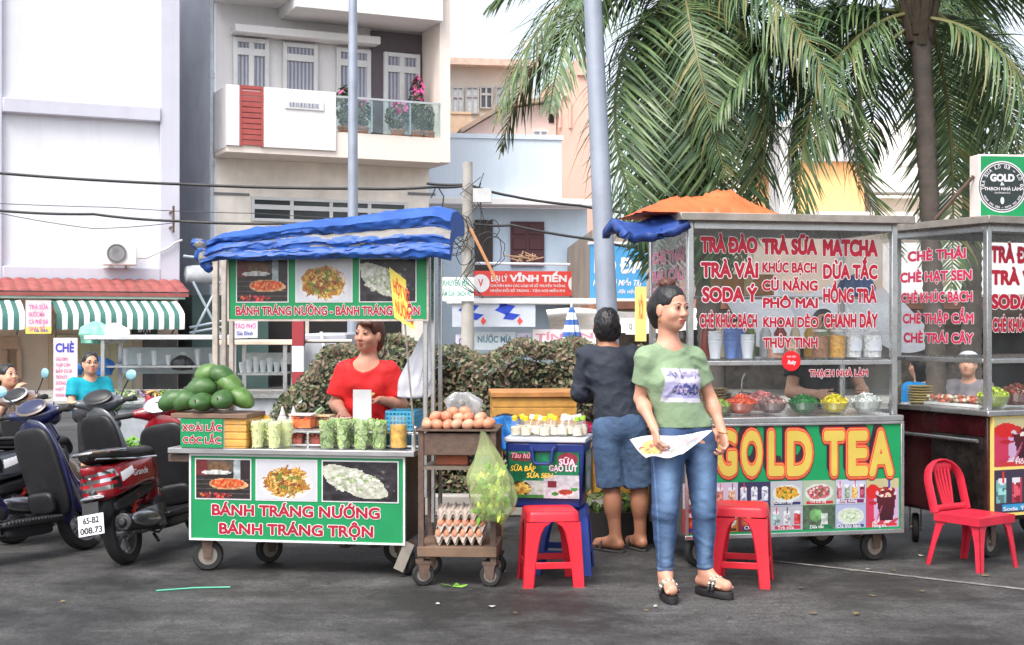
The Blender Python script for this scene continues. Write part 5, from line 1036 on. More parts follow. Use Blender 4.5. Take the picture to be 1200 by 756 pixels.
# ============================================================ plastic stools and chair
def stool(name, lab, loc, rz, mt, w=.3, b=.345, h=.42):
    o = thing(name, lab, 'stool', loc, rz); t = w/2; m = MB()
    def outl(s_, rc=.035, n=5):
        P_ = []
        for cx, cy, a0 in ((1, 1, 0), (-1, 1, 90), (-1, -1, 180), (1, -1, 270)):
            for i in range(n+1): a = R(a0+90*i/n); P_.append((cx*(s_-rc)+rc*math.cos(a), cy*(s_-rc)+rc*math.sin(a)))
        return P_
    L0 = [(outl(t-.035), h-.004), (outl(t-.014), h), (outl(t-.003), h-.007), (outl(t), h-.02), (outl(t+.004), h-.055), (outl(t-.004), h-.055), (outl(t-.012), h-.02)]
    V = []; n = len(L0[0][0])
    for P_, z in L0: V += [(x, y, z) for x, y in P_]
    Fc = [tuple(range(n))]
    for i in range(len(L0)-1): Fc += [(i*n+k, (i+1)*n+k, (i+1)*n+(k+1) % n, i*n+(k+1) % n) for k in range(n)]
    Fc.append(tuple((len(L0)-1)*n+k for k in range(n-1, -1, -1))); m.add(V, Fc); m.build('seat', mt, o, sharp=50)
    def at(z): return t+.004+(b/2-t-.004)*(h-.05-z)/(h-.05)
    for sx in (-1, 1):
        for sy in (-1, 1):
            m = MB()
            for ax in (0, 1):
                def pt(off, z, dp):
                    a = at(z)-dp; q = a-off
                    return (sx*q, sy*a, z) if ax == 0 else (sx*a, sy*q, z)
                zs_ = [0, .08, .16, .24, .3, .335, .36]; ws = [.052, .056, .062, .07, .082, .1, .135]
                V = []
                for z, w_ in zip(zs_, ws): zz = z*h/.42; V += [pt(-.0, zz, 0), pt(w_, zz, 0), pt(w_, zz, .007), pt(.0, zz, .007)]
                Fc = []
                for i in range(len(zs_)-1):
                    for k in range(4): a_ = (i*4+k, i*4+(k+1) % 4, (i+1)*4+(k+1) % 4, (i+1)*4+k); Fc.append(a_)
                Fc += [(3, 2, 1, 0), tuple(len(V)-4+k for k in range(4))]
                m.add(V, Fc)
            m.build('leg', mt, o, sharp=40)
    z = .12
    for k in range(4):
        a = at(z)-.004; m = MB(); M = Matrix.Rotation(k*PI/2, 4, 'Z'); m.box(-a+.05, a-.05, -a, -a+.012, z-.018, z+.018, 0, M); m.build('stretcher', mt, o, bev=.003)
    return o
red_p = S('red_plastic', (214, 34, 52), .38, var=.1, scale=8, dirt=.1); blue_p = S('blue_plastic', (36, 64, 150), .4, var=.12, scale=8, dirt=.12)
stool('plastic_stool', 'red plastic stool standing in front of the blue cooler', G(644.5, 7.62), R(6), red_p, .29, .335, .415)
stool('plastic_stool', 'red plastic stool behind the woman in front of the drink cart', G(869, 7.62), R(-14), red_p, .285, .335, .44)
stool('plastic_stool', 'blue plastic stool carrying the cooler behind the red stool', G(660, 8.0), R(-6), blue_p, .29, .35, .385)
o = thing('plastic_chair', 'low red plastic chair with slotted back in front of the glass cart', 'chair', G(1141, 8.13), math.atan2(-.3, .21)); o.scale = (.9, .9, .95); cm = S('chair_red', (196, 40, 62), .4, var=.12, scale=8, dirt=.1); hs2 = .33
# local +x is the facing direction
m = MB(); m.grid(lambda u, v: ((u-.5)*.36, (v-.5)*(.36+.02*u), hs2-.012*math.sin(u*PI)*math.sin(v*PI)-.03*max(0, u-.85)/.15), 16, 12); m.grid(lambda u, v: ((u-.5)*.36, (.5-v)*(.36+.02*u), hs2-.03), 16, 12)
for (a, b, c, d) in (((-.18, -.18), (.18, -.19), 0, 0), ((.18, -.19), (.18, .19), 0, 0), ((.18, .19), (-.18, .18), 0, 0), ((-.18, .18), (-.18, -.18), 0, 0)): m.add([(a[0], a[1], hs2), (b[0], b[1], hs2-(.03 if b[0] > 0 else 0)*0), (b[0], b[1], hs2-.05), (a[0], a[1], hs2-.05)], [(0, 3, 2, 1)])
m.build('seat', cm, o)
for sx in (-1, 1):
    for sy in (-1, 1):
        m = MB(); xt, yt = sx*.165, sy*.165; xb, yb = sx*.2-(.03 if sx < 0 else 0), sy*.2
        for ax in (0, 1):
            def q(off, z, dp): f = 1-z/(hs2-.02); x = xt+(xb-xt)*f; y = yt+(yb-yt)*f; return (x-sx*off, y-sy*dp, z) if ax == 0 else (x-sx*dp, y-sy*off, z)
            V = []
            for z, w_ in ((0, .035), (.15, .042), (.25, .06), (hs2-.03, .1)): V += [q(0, z, 0), q(w_, z, 0), q(w_, z, .006), q(0, z, .006)]
            m.add(V, [(i*4+k, i*4+(k+1) % 4, (i+1)*4+(k+1) % 4, (i+1)*4+k) for i in range(3) for k in range(4)]+[(3, 2, 1, 0), (12, 13, 14, 15)])
        m.build('leg', cm, o, sharp=40)
bk = MB(); hb = .33
def bx_(y, z): t = z/hb; return (-.175-.09*t-.02*(1-(y/.2)**2), y, hs2+z)
arch = [(-.17+.0*z, z) for z in (0, .06, .12, .18)]+[(-.17*math.cos(R(a)), .18+.13*math.sin(R(a))) for a in range(10, 171, 16)]+[(.17, z) for z in (.18, .12, .06, 0)]
bk.tube([bx_(*p) for p in arch], .034, 8, sq=(1, .3)); bk.tube([bx_(y, .02) for y in (-.16, -.08, 0, .08, .16)], .022, 8, sq=(1, .5))
bk.tube([bx_(y, .27) for y in (-.1, -.05, 0, .05, .1)], .03, 8, sq=(1, .4))
for y in (-.06, -.03, 0, .03, .06): bk.tube([bx_(y*.75, .02), bx_(y, .12), bx_(y*1.15, .2), bx_(y*1.2, .28)], .0115, 6, sq=(1, .6))
bk.build('backrest', cm, o)

# ============================================================ cooler with bottles
C3 = Facade(592, 7.83, -10); w = C3.u(685); dp = .34; z0, z1 = .388, C3.z(640, 513)
o = cl = C3.root('cooler', 'dark blue cool box with a pasted drinks poster on plastic stools', 'cooler'); cb = S('cooler_blue', (26, 44, 112), .4, var=.14, scale=6, dirt=.12)
m = MB(); m.add([(x*(w*.5-(0 if z else .025))+w*.5, dp*.5+y*(dp*.5-(0 if z else .02)), z0+z*(z1-z0-.03)) for z in (0, 1) for y in (-1, 1) for x in (-1, 1)], [(0, 2, 3, 1), (4, 5, 7, 6), (0, 1, 5, 4), (2, 6, 7, 3), (0, 4, 6, 2), (1, 3, 7, 5)]); m.build('body', cb, o, bev=.012)
m = MB(); m.box(-.008, w+.008, -.008, dp+.008, z1-.029, z1); m.build('lid', S('lid_white', (196, 200, 210), .4, dirt=.1), o, bev=.008)
hc = (z1-z0); p = Pic(72, 56, (14, 120, 80)); p.noise(.25, 6, 2); p.rect(.0, 0, .3, .2, (40, 130, 80)); p.ell(.84, .16, .14, .14, (150, 40, 60)).ell(.2, .13, .18, .09, (120, 60, 60), .2, 3)
p.rect(.22, .62, .52, .96, (190, 196, 190)).ell(.17, .8, .15, .16, (70, 50, 30)).speck(.18, .8, .12, .12, [(214, 170, 60), (180, 120, 50), (240, 210, 110)], 40, .03, 4).rect(.5, .5, 1, 1, (206, 206, 214)).rect(.56, .62, .68, .76, (120, 30, 50)).ell(.8, .88, .13, .08, (236, 226, 226)).ell(.8, .86, .1, .06, (170, 60, 40), .2, 4).ell(.93, .8, .05, .04, (60, 150, 60)).ell(.66, .9, .05, .04, (60, 140, 60)).rect(0, .92, .5, 1, (60, 130, 60)).noise(.12, 20)
q = (.02, w-.03, z0+.06, z1-.08); zz = lambda t: q[3]-(q[3]-q[2])*t
tilt = Matrix(((1, 0, 0, 0), (0, 1, -.02/(hc-.03), .018+.02*z0/(hc-.03)), (0, 0, 1, 0), (0, 0, 0, 1))) if False else Matrix.Identity(4)
ps = pics_obj('poster', [p.put_geo(q[0], q[1], q[2], q[3], -.004)], o); m = MB(); wq = q[1]-q[0]; X = lambda t: q[0]+wq*t
m.text('Tàu hũ', X(.03), X(.3), zz(.14), .03, -.006, .02, 0, shear=.2); m.text('SỮA BẮP', X(.03), X(.38), zz(.42), .03, -.006, .03, 1, shear=.15); m.text('SỮA SEN', X(.26), X(.62), zz(.56), .028, -.006, .03, 1, shear=.15); m.text('SỮA', X(.72), X(.94), zz(.27), .034, -.006, .03, 2); m.text('GẠO LỨT', X(.58), X(.97), zz(.41), .034, -.006, .03, 2)
m.build('lettering', [S('poster_pink', (240, 150, 170), .5), S('poster_yellow', (240, 196, 60), .5), S('poster_white', (240, 200, 216), .5)], ps, smooth=False)
m = MB(); hx0, hx1 = w*.33, w*.63; m.tube([(hx0, -.01, z1-.05), (hx0+.01, -.035, z1-.07), (hx0+.015, -.04, z1-.13), (hx0+.03, -.04, z1-.145), (hx1-.03, -.04, z1-.145), (hx1-.015, -.04, z1-.13), (hx1-.01, -.035, z1-.07), (hx1, -.01, z1-.05)], .01, 8); m.box(hx0-.01, hx1+.01, -.02, -.0085, z1-.075, z1-.035); m.build('handle', cb, o)
p = Pic(20, 40, (120, 150, 120)).noise(.3, 6, 4).rect(.1, .1, .9, .4, (200, 190, 190)).ell(.5, .7, .3, .2, (210, 210, 210)); pics_obj('side_poster', [p.put_geo(.03, dp-.03, z0+.08, z1-.08, 0, Matrix.Translation((w+.003, 0, 0)) @ Matrix.Rotation(PI/2, 4, 'Z'))], o)
cols_ = {'yellow': S('cap_yellow', (240, 196, 40), .4), 'white': S('cap_white', (232, 232, 238), .4), 'lime': S('cap_lime', (150, 196, 60), .4)}; pet = glass('pet_bottle', (.98, .98, .98), .7, .07, (.8, .82, .86)); milkf = S('soy_milk', (226, 214, 190), .4)
def mini(cn): return bottle('drink_bottle', 'x', 'bottle', (0, 0, 0), [(.024, 0), (.031, .008), (.031, .065), (.014, .088), (.013, .1), (.0001, .113)], pet, cols_[cn], [(.0165, .09), (.0165, .111), (.013, .115), (.0001, .115)], 'drink bottles on the cooler', (milkf, .05))
protos = {k_: mini(k_) for k_ in cols_}; r_ = random.Random(6); first = set()
bl = [(.05, .06, 'yellow'), (.11, .05, 'yellow'), (.16, .06, 'white'), (.22, .05, 'yellow'), (.27, .08, 'yellow'), (.32, .06, 'white'), (.36, .1, 'white'), (.41, .06, 'lime'), (.055, .14, 'yellow'), (.12, .14, 'white'), (.18, .15, 'yellow'), (.24, .16, 'yellow'), (.3, .17, 'white'), (.35, .19, 'lime'), (.4, .16, 'white'), (.43, .12, 'lime'), (.09, .22, 'yellow'), (.2, .25, 'lime'), (.31, .26, 'white'), (.42, .24, 'white')]
nm_ = {'yellow': 0, 'white': 0, 'lime': 0}
for x, y, cn in bl:
    b_ = protos[cn] if cn not in first else dup(protos[cn]); first.add(cn); tl_ = r_.uniform(-.3, .3)
    b_.location = C3.W(x*w/.46, y+.02, z1+.001+.027*abs(math.sin(tl_))); b_.rotation_euler = (tl_*.7, tl_, r_.random()*6); b_['label'] = 'small clear drink bottle with %s cap on the cooler lid' % cn
o = thing('cloth_bag', 'bright light blue bag hanging at the left side of the cooler', 'bag', P(594, 522, 8.2)); m = MB(); m.grid(lambda u, v: (-.06+.13*u+.02*math.sin(v*5), .03*math.sin(u*9)+.02*mnoise.noise(Vector((u*3, v*3, 0))), -.05+.2*v+.03*math.sin(u*3)), 16, 16); b_ = m.build('cloth', S('cloth_blue', (60, 140, 214), .6, var=.15), o); sd = b_.modifiers.new('thick', 'SOLIDIFY'); sd.thickness = .03
bag('plastic_bag', 'dark black plastic bag behind the light blue bag', P(592, 505, 8.5), [(.0, -.1), (.1, -.09), (.12, -.0), (.1, .06), (.05, .1), (.01, .11)], mat('bag_black', (.012, .012, .014), .35), 3, .3)
# wooden crate cart
C4 = Facade(577, 9.1, 3); o = C4.root('wooden_chest', 'large yellow plank chest with lid standing before the hedge', 'chest'); w = C4.u(676); z0, z1 = C4.z(626, 524), C4.z(626, 459); m = MB()
for i in range(5): a = z0+(z1-.04-z0)*i/5; m.box(0, w, 0, .42, a+.002, a+(z1-.04-z0)/5-.001)
m.build('planks', wood_y, o, bev=.004); m = MB(); m.box(-.012, w+.012, -.02, .44, z1-.039, z1); m.build('lid', wood_p, o, bev=.006)
for x in (.02, w-.07):
    for y in (.02, .35): MB().box(x, x+.05, y, y+.05, 0, z0+.001).build('leg', wood_p, o)
o = C4.root('wooden_stand', 'yellow wooden stand beside the chest behind the man', 'stand'); u0, u1 = C4.u(684, .0), C4.u(790, 0); zt = C4.z(690, 520); m = MB(); m.box(u0, u1, .1, .5, zt-.03, zt); m.build('top', wood_p, o); m = MB(); m.box(u0+.02, u1, .12, .14, .25, zt-.031); m.box(u0+.0, u0+.06, .08, .118, 0, zt-.031); m.build('front_boards', wood_y, o)
o = thing('flower_bunch', 'bunch of bright pink plastic flowers beside the bottles', 'flowers', C4.W(C4.u(682, .2), .2, zt+.0)); m = MB(); leafcloud(m, (0, 0, .09), (.08, .06, .05), 130, .022, 1); m.build('petals', S('hot_pink', (236, 50, 120), .5, var=.2), o, smooth=False); m = MB(); leafcloud(m, (.02, 0, .03), (.09, .07, .035), 80, .03, 2); m.build('leaves', [leafA, lg], o, smooth=False)
o = thing('vegetable_crate', 'low dark crate of fresh green leaves on the ground by the man', 'crate', G(697, 9.0)); m = MB(); m.box(-.16, .5, -.05, .25, 0, .2); m.build('crate', dark, o); m = MB(); leafcloud(m, (.1, .08, .24), (.3, .14, .09), 260, .035, 2); m.build('leaves', [leafA, lg], o, smooth=False)
# litter on the asphalt
m = MB(); a, b = G(183, 7.35), G(270, 7.45); m.tube([a+Vector((0, 0, .006)), (a+b)/2+Vector((0, .03, .006)), b+Vector((0, 0, .006))], .005, 6); tag(m.build('drinking_straw', S('straw_teal', (80, 170, 140), .5)), 'teal green straw lying on the asphalt before the snack cart', 'straw')
m = MB(); c = G(530, 7.45)
for i in range(6): a = i*1.1; m.add([c+Vector((0, 0, .01)), c+Vector((math.cos(a)*.06+.012, math.sin(a)*.05, .012)), c+Vector((math.cos(a+.25)*.09, math.sin(a+.25)*.06, .02))], [(0, 1, 2)])
tag(m.build('fallen_leaf', lg), 'scrap of green leaf on the asphalt under the trolley', 'leaf')

r_ = random.Random(12); lm = [S('litter_leaf', (110, 96, 60), .8, var=.3), S('litter_paper', (170, 166, 158), .8, var=.2), lg]; pr0 = None
for i in range(26):
    c = G(r_.uniform(60, 1180), r_.uniform(6.6, 8.6)); m = MB(); n_ = r_.randrange(4, 7); s_ = r_.uniform(.008, .022)
    m.add([c+Vector((math.cos(j*2*PI/n_)*s_*r_.uniform(.5, 1.4), math.sin(j*2*PI/n_)*s_*r_.uniform(.5, 1.4), .006+.008*r_.random())) for j in range(n_)], [tuple(range(n_))])
    tag(m.build('litter_scrap', lm[0 if i % 4 else 1], smooth=False), 'tiny dry scrap of litter lying on the asphalt', 'litter', 'scraps of litter on the asphalt')
# ============================================================ glass cabinet carts
rub_red = S('dark_red_body', (66, 20, 26), .2, metal=.35, var=.6, scale=2.5, dirt=.5)
def glass_cart(fc, W_, dp, zc, zr, zsh, name, label, cat, body_mat, ps=.038, zb=.18):
    o = fc.root(name, label, cat)
    for x, y in ((0, 0), (W_-ps, 0), (0, dp-ps), (W_-ps, dp-ps)): MB().box(x, x+ps, y, y+ps, zc+.001, zr-.001).build('post', steel, o, bev=.004)
    m = MB(); m.box(-.07, W_+.06, -.09, dp+.05, zr, zr+.03); m.box(-.075, W_+.065, -.098, -.0905, zr-.012, zr+.034); m.box(-.078, -.0705, -.098, dp+.05, zr-.012, zr+.034); m.build('roof', dull_metal, o, bev=.004)
    m = MB()
    for y in (0, dp-.024): m.box(ps, W_-ps, y, y+.024, zr-.055, zr-.001); m.box(ps, W_-ps, y, y+.024, zsh, zsh+.028)
    for x in (0, W_-.024): m.box(x, x+.024, ps, dp-ps, zr-.055, zr-.001); m.box(x, x+.024, ps, dp-ps, zsh, zsh+.028)
    m.build('rail', steel, o, bev=.003)
    m = MB(); m.box(ps*.5, W_-ps*.5, .03, dp-.03, zsh+.03, zsh+.036); m.build('shelf', plain_glass, o)
    m = MB(); m.box(-.03, W_+.02, -.04, dp+.02, zc-.035, zc); m.build('counter', steel, o, bev=.005)
    m = MB(); m.box(.0, W_-.0, .0, dp, zb, zc-.0355); m.build('body', body_mat, o, bev=.005)
    G_ = clear_glass
    for nm, b in (('front_glass', (ps, W_-ps, .008, .013, zsh+.03, zr-.056)), ('lower_glass', (ps, W_-ps, .008, .013, zc+.002, zsh-.001)), ('side_glass', (.008, .013, ps, dp-ps, zsh+.03, zr-.056)), ('lower_side_glass', (.008, .013, ps, dp-ps, zc+.002, zsh-.001)), ('side_glass', (W_-.013, W_-.008, ps, dp-ps, zc+.002, zr-.056))): MB().box(*b).build(nm, G_, o, smooth=False)
    for x, y, yw in ((.1, .1, .3), (W_-.12, .08, .2), (.1, dp-.1, .9), (W_-.2, dp-.1, 0)): caster(o, x, y, .095, .045, zb, yw)
    return o
GC = Facade(806, 8.0, 12); W2 = GC.u(1052); dp2 = .75; zc2 = GC.z(930, 488); zr2 = GC.z(930, 259); zsh2 = GC.z(930, 428)
gc = glass_cart(GC, W2, dp2, zc2, zr2, zsh2, 'drink_cart', 'steel and glass drink cart under an orange tarp with big yellow lettering', 'food cart', S('cart_inner', (90, 90, 92), .5, metal=.4, dirt=.3))
front = [o for o in gc.children if o.name.startswith('front_glass')][0]
lowg = [o for o in gc.children if o.name.startswith('lower_glass')][0]
T = [('TRÀ ĐÀO', 822, 887, 295, 17), ('TRÀ SỮA', 894, 957, 297, 17), ('MATCHA', 965.5, 1028, 299, 18), ('TRÀ VẢI', 822.5, 888, 324.5, 17), ('SODA Ý', 824, 887, 353, 16.5), ('CHÈ KHÚC BẠCH', 820.5, 887, 383, 15), ('KHÚC BẠCH', 894, 957, 319, 11.5), ('CỦ NĂNG', 894, 958, 340, 11.5), ('PHÔ MAI', 895, 958, 360.5, 11.5), ('KHOAI DẺO', 895, 959, 383, 11.5), ('THỦY TINH', 895, 958, 407, 11.5), ('DỪA TẮC', 965.5, 1028, 326, 16), ('HỒNG TRÀ', 965.5, 1027, 354, 16), ('CHANH DÂY', 966.5, 1028.5, 383, 15.5)]
m = MB()
for t, x0, x1, yb, cp in T:
    a = GC.rect(x0, yb-cp, x1, yb, 0); th = .07 if t in ('TRÀ ĐÀO', 'TRÀ SỮA', 'MATCHA') else .055 if cp > 13 else .048
    m.otext(t, a[0], a[1], a[2], a[3]-a[2], .004, o1=th, o2=min(.1, th+.042))
m.build('lettering', [red_letter, white_letter], front, smooth=False)
m = MB(); a = GC.rect(949, 433, 1017, 441, 0); m.otext('THẠCH NHÀ LÀM', a[0], a[1], a[2], a[3]-a[2], .004, o1=.04, o2=.09); m.build('lettering', [red_letter, white_letter], lowg, smooth=False)
m = MB(); a = GC.rect(916, 412, 938, 434, 0); rr = (a[1]-a[0])/2; m.lathe([(.0001, 0), (rr, 0), (rr, .002), (.0001, .0025)], M=Matrix.Translation(((a[0]+a[1])/2, -.002, (a[2]+a[3])/2)) @ Matrix.Rotation(PI/2, 4, 'X'), n=32); stk = m.build('sticker', S('sticker_red', (214, 24, 34), .4, var=.03), gc)
m = MB(); m.text('Ruby', a[0]+rr*.6, a[1]-rr*.55, a[2]+rr*.62, rr*.42, -.0062, .03, shear=.2); m.text('TRÀ SỮA', a[0]+rr*.5, a[1]-rr*.5, a[2]+rr*1.28, rr*.16, -.0062, .02); m.build('lettering', white_letter, stk, smooth=False)
# text on the left side glass
sg_ = [o for o in gc.children if o.name.startswith('side_glass')][0]; Ms = Matrix(((0, 1, 0, .003), (-1, 0, 0, 0), (0, 0, 1, 0), (0, 0, 0, 1)))
def side_text(parent, dp, L_, mats_, y0=.0):
    m = MB()
    for t, u0, u1, z, cp, slope in L_: m.otext(t, u0, u1, z, cp, y0, M=Ms, o1=.04, o2=.085)
    m.build('lettering', mats_, parent, smooth=False)
side_text(sg_, dp2, [(t, -dp2+.08, -.08, 1.82-i*.115, .07, 0) for i, t in enumerate(('CHÈ THÁI', 'RAU CÂU', 'SƯƠNG SÁO', 'TRÁI CÂY'))], [S('faded_pink', (222, 120, 150), .5), white_letter])
# front poster: GOLD TEA and the grid of drink pictures
zb2, zt2 = GC.z(930, 627), zc2-.036; m = MB(); m.box(-.02, W2+.012, -.03, -.0015, zb2, zt2); fp_ = m.build('front_panel', sign_green, gc, bev=.002)
m = MB(); e = .022
for b in ((-.03, W2+.022, zb2-.004, zb2+e), (-.03, W2+.022, zt2-e*.7, zt2), (-.03, -.03+e, zb2+e, zt2-e*.7), (W2+.022-e, W2+.022, zb2+e, zt2-e*.7)): m.box(b[0], b[1], -.042, -.0305, b[2], b[3])
m.build('edging', steel, fp_, bev=.003)
ys = (563.5, 592.5, 621); zz = [GC.z(930, y, -.03) for y in ys]; it = []
cells0 = [(800, 835, pic_bowl((200, 190, 200), (220, 90, 60), [(230, 190, 120), (190, 50, 40)], 1, (200, 60, 60)), pic_cups((190, 60, 60), [(200, 70, 50), (230, 160, 50)], 2)), (836, 864, pic_cups((220, 196, 222), [(210, 130, 110), (230, 180, 150)], 3, (220, 196, 222)).ell(.15, .85, .16, .14, (230, 90, 60)), pic_bowl((206, 120, 60), (180, 90, 40), [(230, 190, 90), (120, 60, 40)], 4, (90, 60, 40))), (865, 902, pic_cups((60, 54, 96), [(206, 206, 226), (206, 206, 226), (206, 206, 226)], 5, (50, 130, 220)), pic_cups((150, 40, 60), [(190, 90, 60), (230, 140, 60)], 6, (60, 50, 120))), (903, 940, pic_bowl((196, 196, 206), (222, 160, 40), [(240, 200, 80), (60, 120, 60), (150, 50, 60)], 7, (56, 60, 110)), pic_cups((190, 190, 204), [(170, 200, 196), (226, 226, 232), (206, 60, 60)], 8, (206, 60, 80))), (941, 978, pic_bowl((180, 196, 170), (206, 110, 116), [(240, 220, 226), (170, 40, 60), (60, 120, 60)], 9, (206, 50, 60)), Pic(30, 26, (84, 104, 84)).ell(.4, .42, .2, .26, (120, 176, 110)).rect(.56, .35, .76, .8, (206, 216, 206)).rect(.15, .84, .9, .97, (20, 120, 70)).noise(.2, 8)), (979, 1014, pic_cups((206, 206, 232), [(190, 110, 120), (150, 170, 140), (230, 180, 90), (170, 60, 90)], 11, (130, 50, 110)), pic_bowl((180, 186, 220), (206, 220, 190), [(240, 246, 236), (150, 190, 130), (226, 236, 220)], 12, (60, 70, 120)))]
for x0, x1, pa, pb in cells0:
    u0, u1 = GC.u(x0, -.03), GC.u(x1+.5, -.03); it += [pa.put_geo(u0, u1, zz[1], zz[0], -.0315), pb.put_geo(u0, u1, zz[2], zz[1]-.002, -.0315)]
u0, u1 = GC.u(1015, -.03), W2-.01; it.append(pic_drink().put_geo(u0, u1, zz[2], zz[0], -.0315))
pics_obj('drink_pictures', it, fp_); m = MB()
for t, x0, x1, y in (('Chanh dây', 907, 929, 590), ('Trà trái cây', 949, 968, 589), ('Hướng dương', 981, 1004, 588.5), ('Soda Ý', 872, 893, 590.5), ('Trà sữa', 911, 930, 620), ('Dừa tắc', 949, 965, 619), ('Chè khúc bạch', 981, 1008, 618), ('Hồng trà', 1022, 1038, 617.5), ('Chè thái', 872, 893, 620)):
    a = GC.rect(x0, y-4, x1, y, -.03); m.text(t, a[0], a[1], a[2], a[3]-a[2], -.033, .02)
m.build('caption', white_letter, fp_, smooth=False)
gy_ = S('gold_yellow', (194, 170, 76), .4, var=.08); gr_ = S('gold_red', (200, 56, 44), .4, var=.08); gd = mat('gold_shadow', (.03, .012, .02), .4); gp = S('gold_peach', (222, 150, 84), .4)
m = MB(); L_ = [('G', 839, 863), ('O', 868, 893), ('L', 900, 918), ('D', 922, 951), ('T', 965, 989), ('E', 994, 1016), ('A', 1018, 1046)]
for t, x0, x1 in L_:
    a = GC.rect(x0, 503, x1, 556, -.03); c = a[3]-a[2]
    x0, x1, z = a[0]+.008, a[1]-.008, a[2]+.006; c -= .012
    for dx, dz, y, of, k in ((-.02, .045, -.0315, .085, 2), (-.01, .022, -.032, .085, 2), (0, 0, -.0325, .115, 2), (0, 0, -.0335, .102, 1), (0, 0, -.0345, .08, 3), (0, 0, -.036, .066, 1), (0, 0, -.0375, .045, 0)): m.text(t, x0+dx, x1+dx, z+dz, c, y, of, k)
m.build('lettering', [gy_, gr_, gd, gp], fp_, smooth=False)
# tarps on the roof
tarp_o = S('tarp_orange', (228, 100, 52), .5, var=.2, scale=5, dirt=.08, bump=.2, bscale=30); tarp_n = S('tarp_navy', (38, 70, 140), .5, var=.25, scale=5, dirt=.15, bump=.2, bscale=30)
def heap_tarp(name, lab, x0, x1, y0, y1, ht, mt, seed, edge=.03, M=None):
    o = thing(name, lab, 'tarp', GC.p, GC.a); m = MB()
    def fn(u, v):
        x = x0+(x1-x0)*u; y = y0+(y1-y0)*v; b = (math.sin(min(1, u*2.2)*PI/2)*min(1, (1-u)*3.2))**.7*math.sin(min(1, max(.0, v*1.15))*PI)**.6; n = mnoise.noise(Vector((x*5+seed, y*5, 1)))*.5-1.1*abs(mnoise.noise(Vector((x*9+y*6, y*7-x*3+seed, 4))))+.3+mnoise.noise(Vector((x*23, y*21, 2)))*.08
        return (x+.03*n, y+.04*n, zr2+.036+max(.0, ht(u)*b*(1+.95*n))+.006*abs(n))
    m.grid(fn, 70, 40); m.grid(lambda u, v: (x0+(x1-x0)*u, y0+(y1-y0)*(1-v), zr2+.034), 4, 4); m.build('cloth', mt, o); return o
heap_tarp('tarpaulin', 'crumpled orange tarpaulin heaped on the drink cart roof', GC.u(752), GC.u(914), -.05, .55, lambda u: .06+.055*math.sin(min(1, u*1.3)*PI/2), tarp_o, 2)
o = thing('tarpaulin', 'dark blue tarpaulin drooping off the left end of the drink cart roof', 'tarp', GC.p, GC.a); m = MB()
def nb(u, v):
    x = GC.u(726)+(GC.u(800)-GC.u(726))*u; n = mnoise.noise(Vector((x*6, v*5, 2)))*.03+mnoise.noise(Vector((x*16, v*12, 7)))*.014; z = zr2-.035+.05*u+.06*math.sin(v*PI)-.07*(v if v < .5 else 1-v)*math.sin(u*PI)-.03*(1-u)*v
    return (x+n, -.1+.5*v+n*2, z+n-(.1*u*(1-u)*2+.04)*(1-v)**2)
m.grid(nb, 36, 26); b_ = m.build('cloth', tarp_n, o); sd = b_.modifiers.new('thick', 'SOLIDIFY'); sd.thickness = .05
# contents: jelly bowls, jars, cups
def bowl(fc, u, v, z, r, food, lab, style, grp='jelly bowls behind the lower glass'):
    o = thing('jelly_bowl', lab, 'bowl', fc.W(u, v, z), fc.a, grp); MB().lathe([(r*.5, 0), (r*.55, .004), (r*.85, r*.35), (r, r*.8), (r*1.02, r*.82), (r*.96, r*.8), (r*.8, r*.35), (.0001, .008)], n=26).build('bowl_wall', plastic_clear, o)
    m = MB(); m.lathe([(.0001, .01), (r*.5, .012), (r*.78, r*.36), (r*.93, r*.78), (r*.7, r*1.08), (r*.3, r*1.24), (.0001, r*1.28)], n=20); rd = random.Random(int(u*999))
    for i in range(110):
        a = rd.random()*6.3; q = math.sqrt(rd.random()); hz_ = r*(.8+.48*(1-q**1.7)); c = (r*.92*q*math.cos(a), r*.92*q*math.sin(a), hz_); s_ = r*(.1+.09*rd.random())
        m.cbox(c, (s_*(2.2 if style else 1.1), s_*(.5 if style else 1), s_*(.5 if style else 1)), (rd.uniform(-.8, .8), rd.uniform(-.8, .8), rd.random()*6), rd.randrange(len(food)))
    m.build('jelly', food, o, smooth=False)
J = lambda n, c: [S(n+str(i), tuple(min(255, max(0, q*k)) for q in c), .25, var=.2, scale=40) for i, k in enumerate((.75, 1, 1.2))]
for px, c, lab, st, v, rr in ((843, (130, 150, 60), 'small bowl of olive green jelly beside the woman', 0, .12, .075), (868, (226, 84, 48), 'bowl of orange red shredded jelly in the drink cart', 1, .14, .095), (905, (138, 104, 100), 'bowl of brown purple jelly cubes in the drink cart', 0, .14, .09), (941, (16, 112, 40), 'bowl of dark green jelly in the drink cart', 1, .14, .092), (978, (240, 214, 20), 'bowl of bright yellow jelly in the drink cart', 1, .14, .09), (1015, (222, 228, 224), 'bowl of white translucent jelly at the cabinet right end', 1, .14, .095)): bowl(GC, GC.u(px, v), v, zc2+.001, rr, J('j%d' % px, c), lab, st)
bowl(GC, GC.u(893, .34), .36, zc2+.001, .1, J('jp', (220, 130, 130)), 'wide pink rimmed bowl behind the brown jelly', 0)
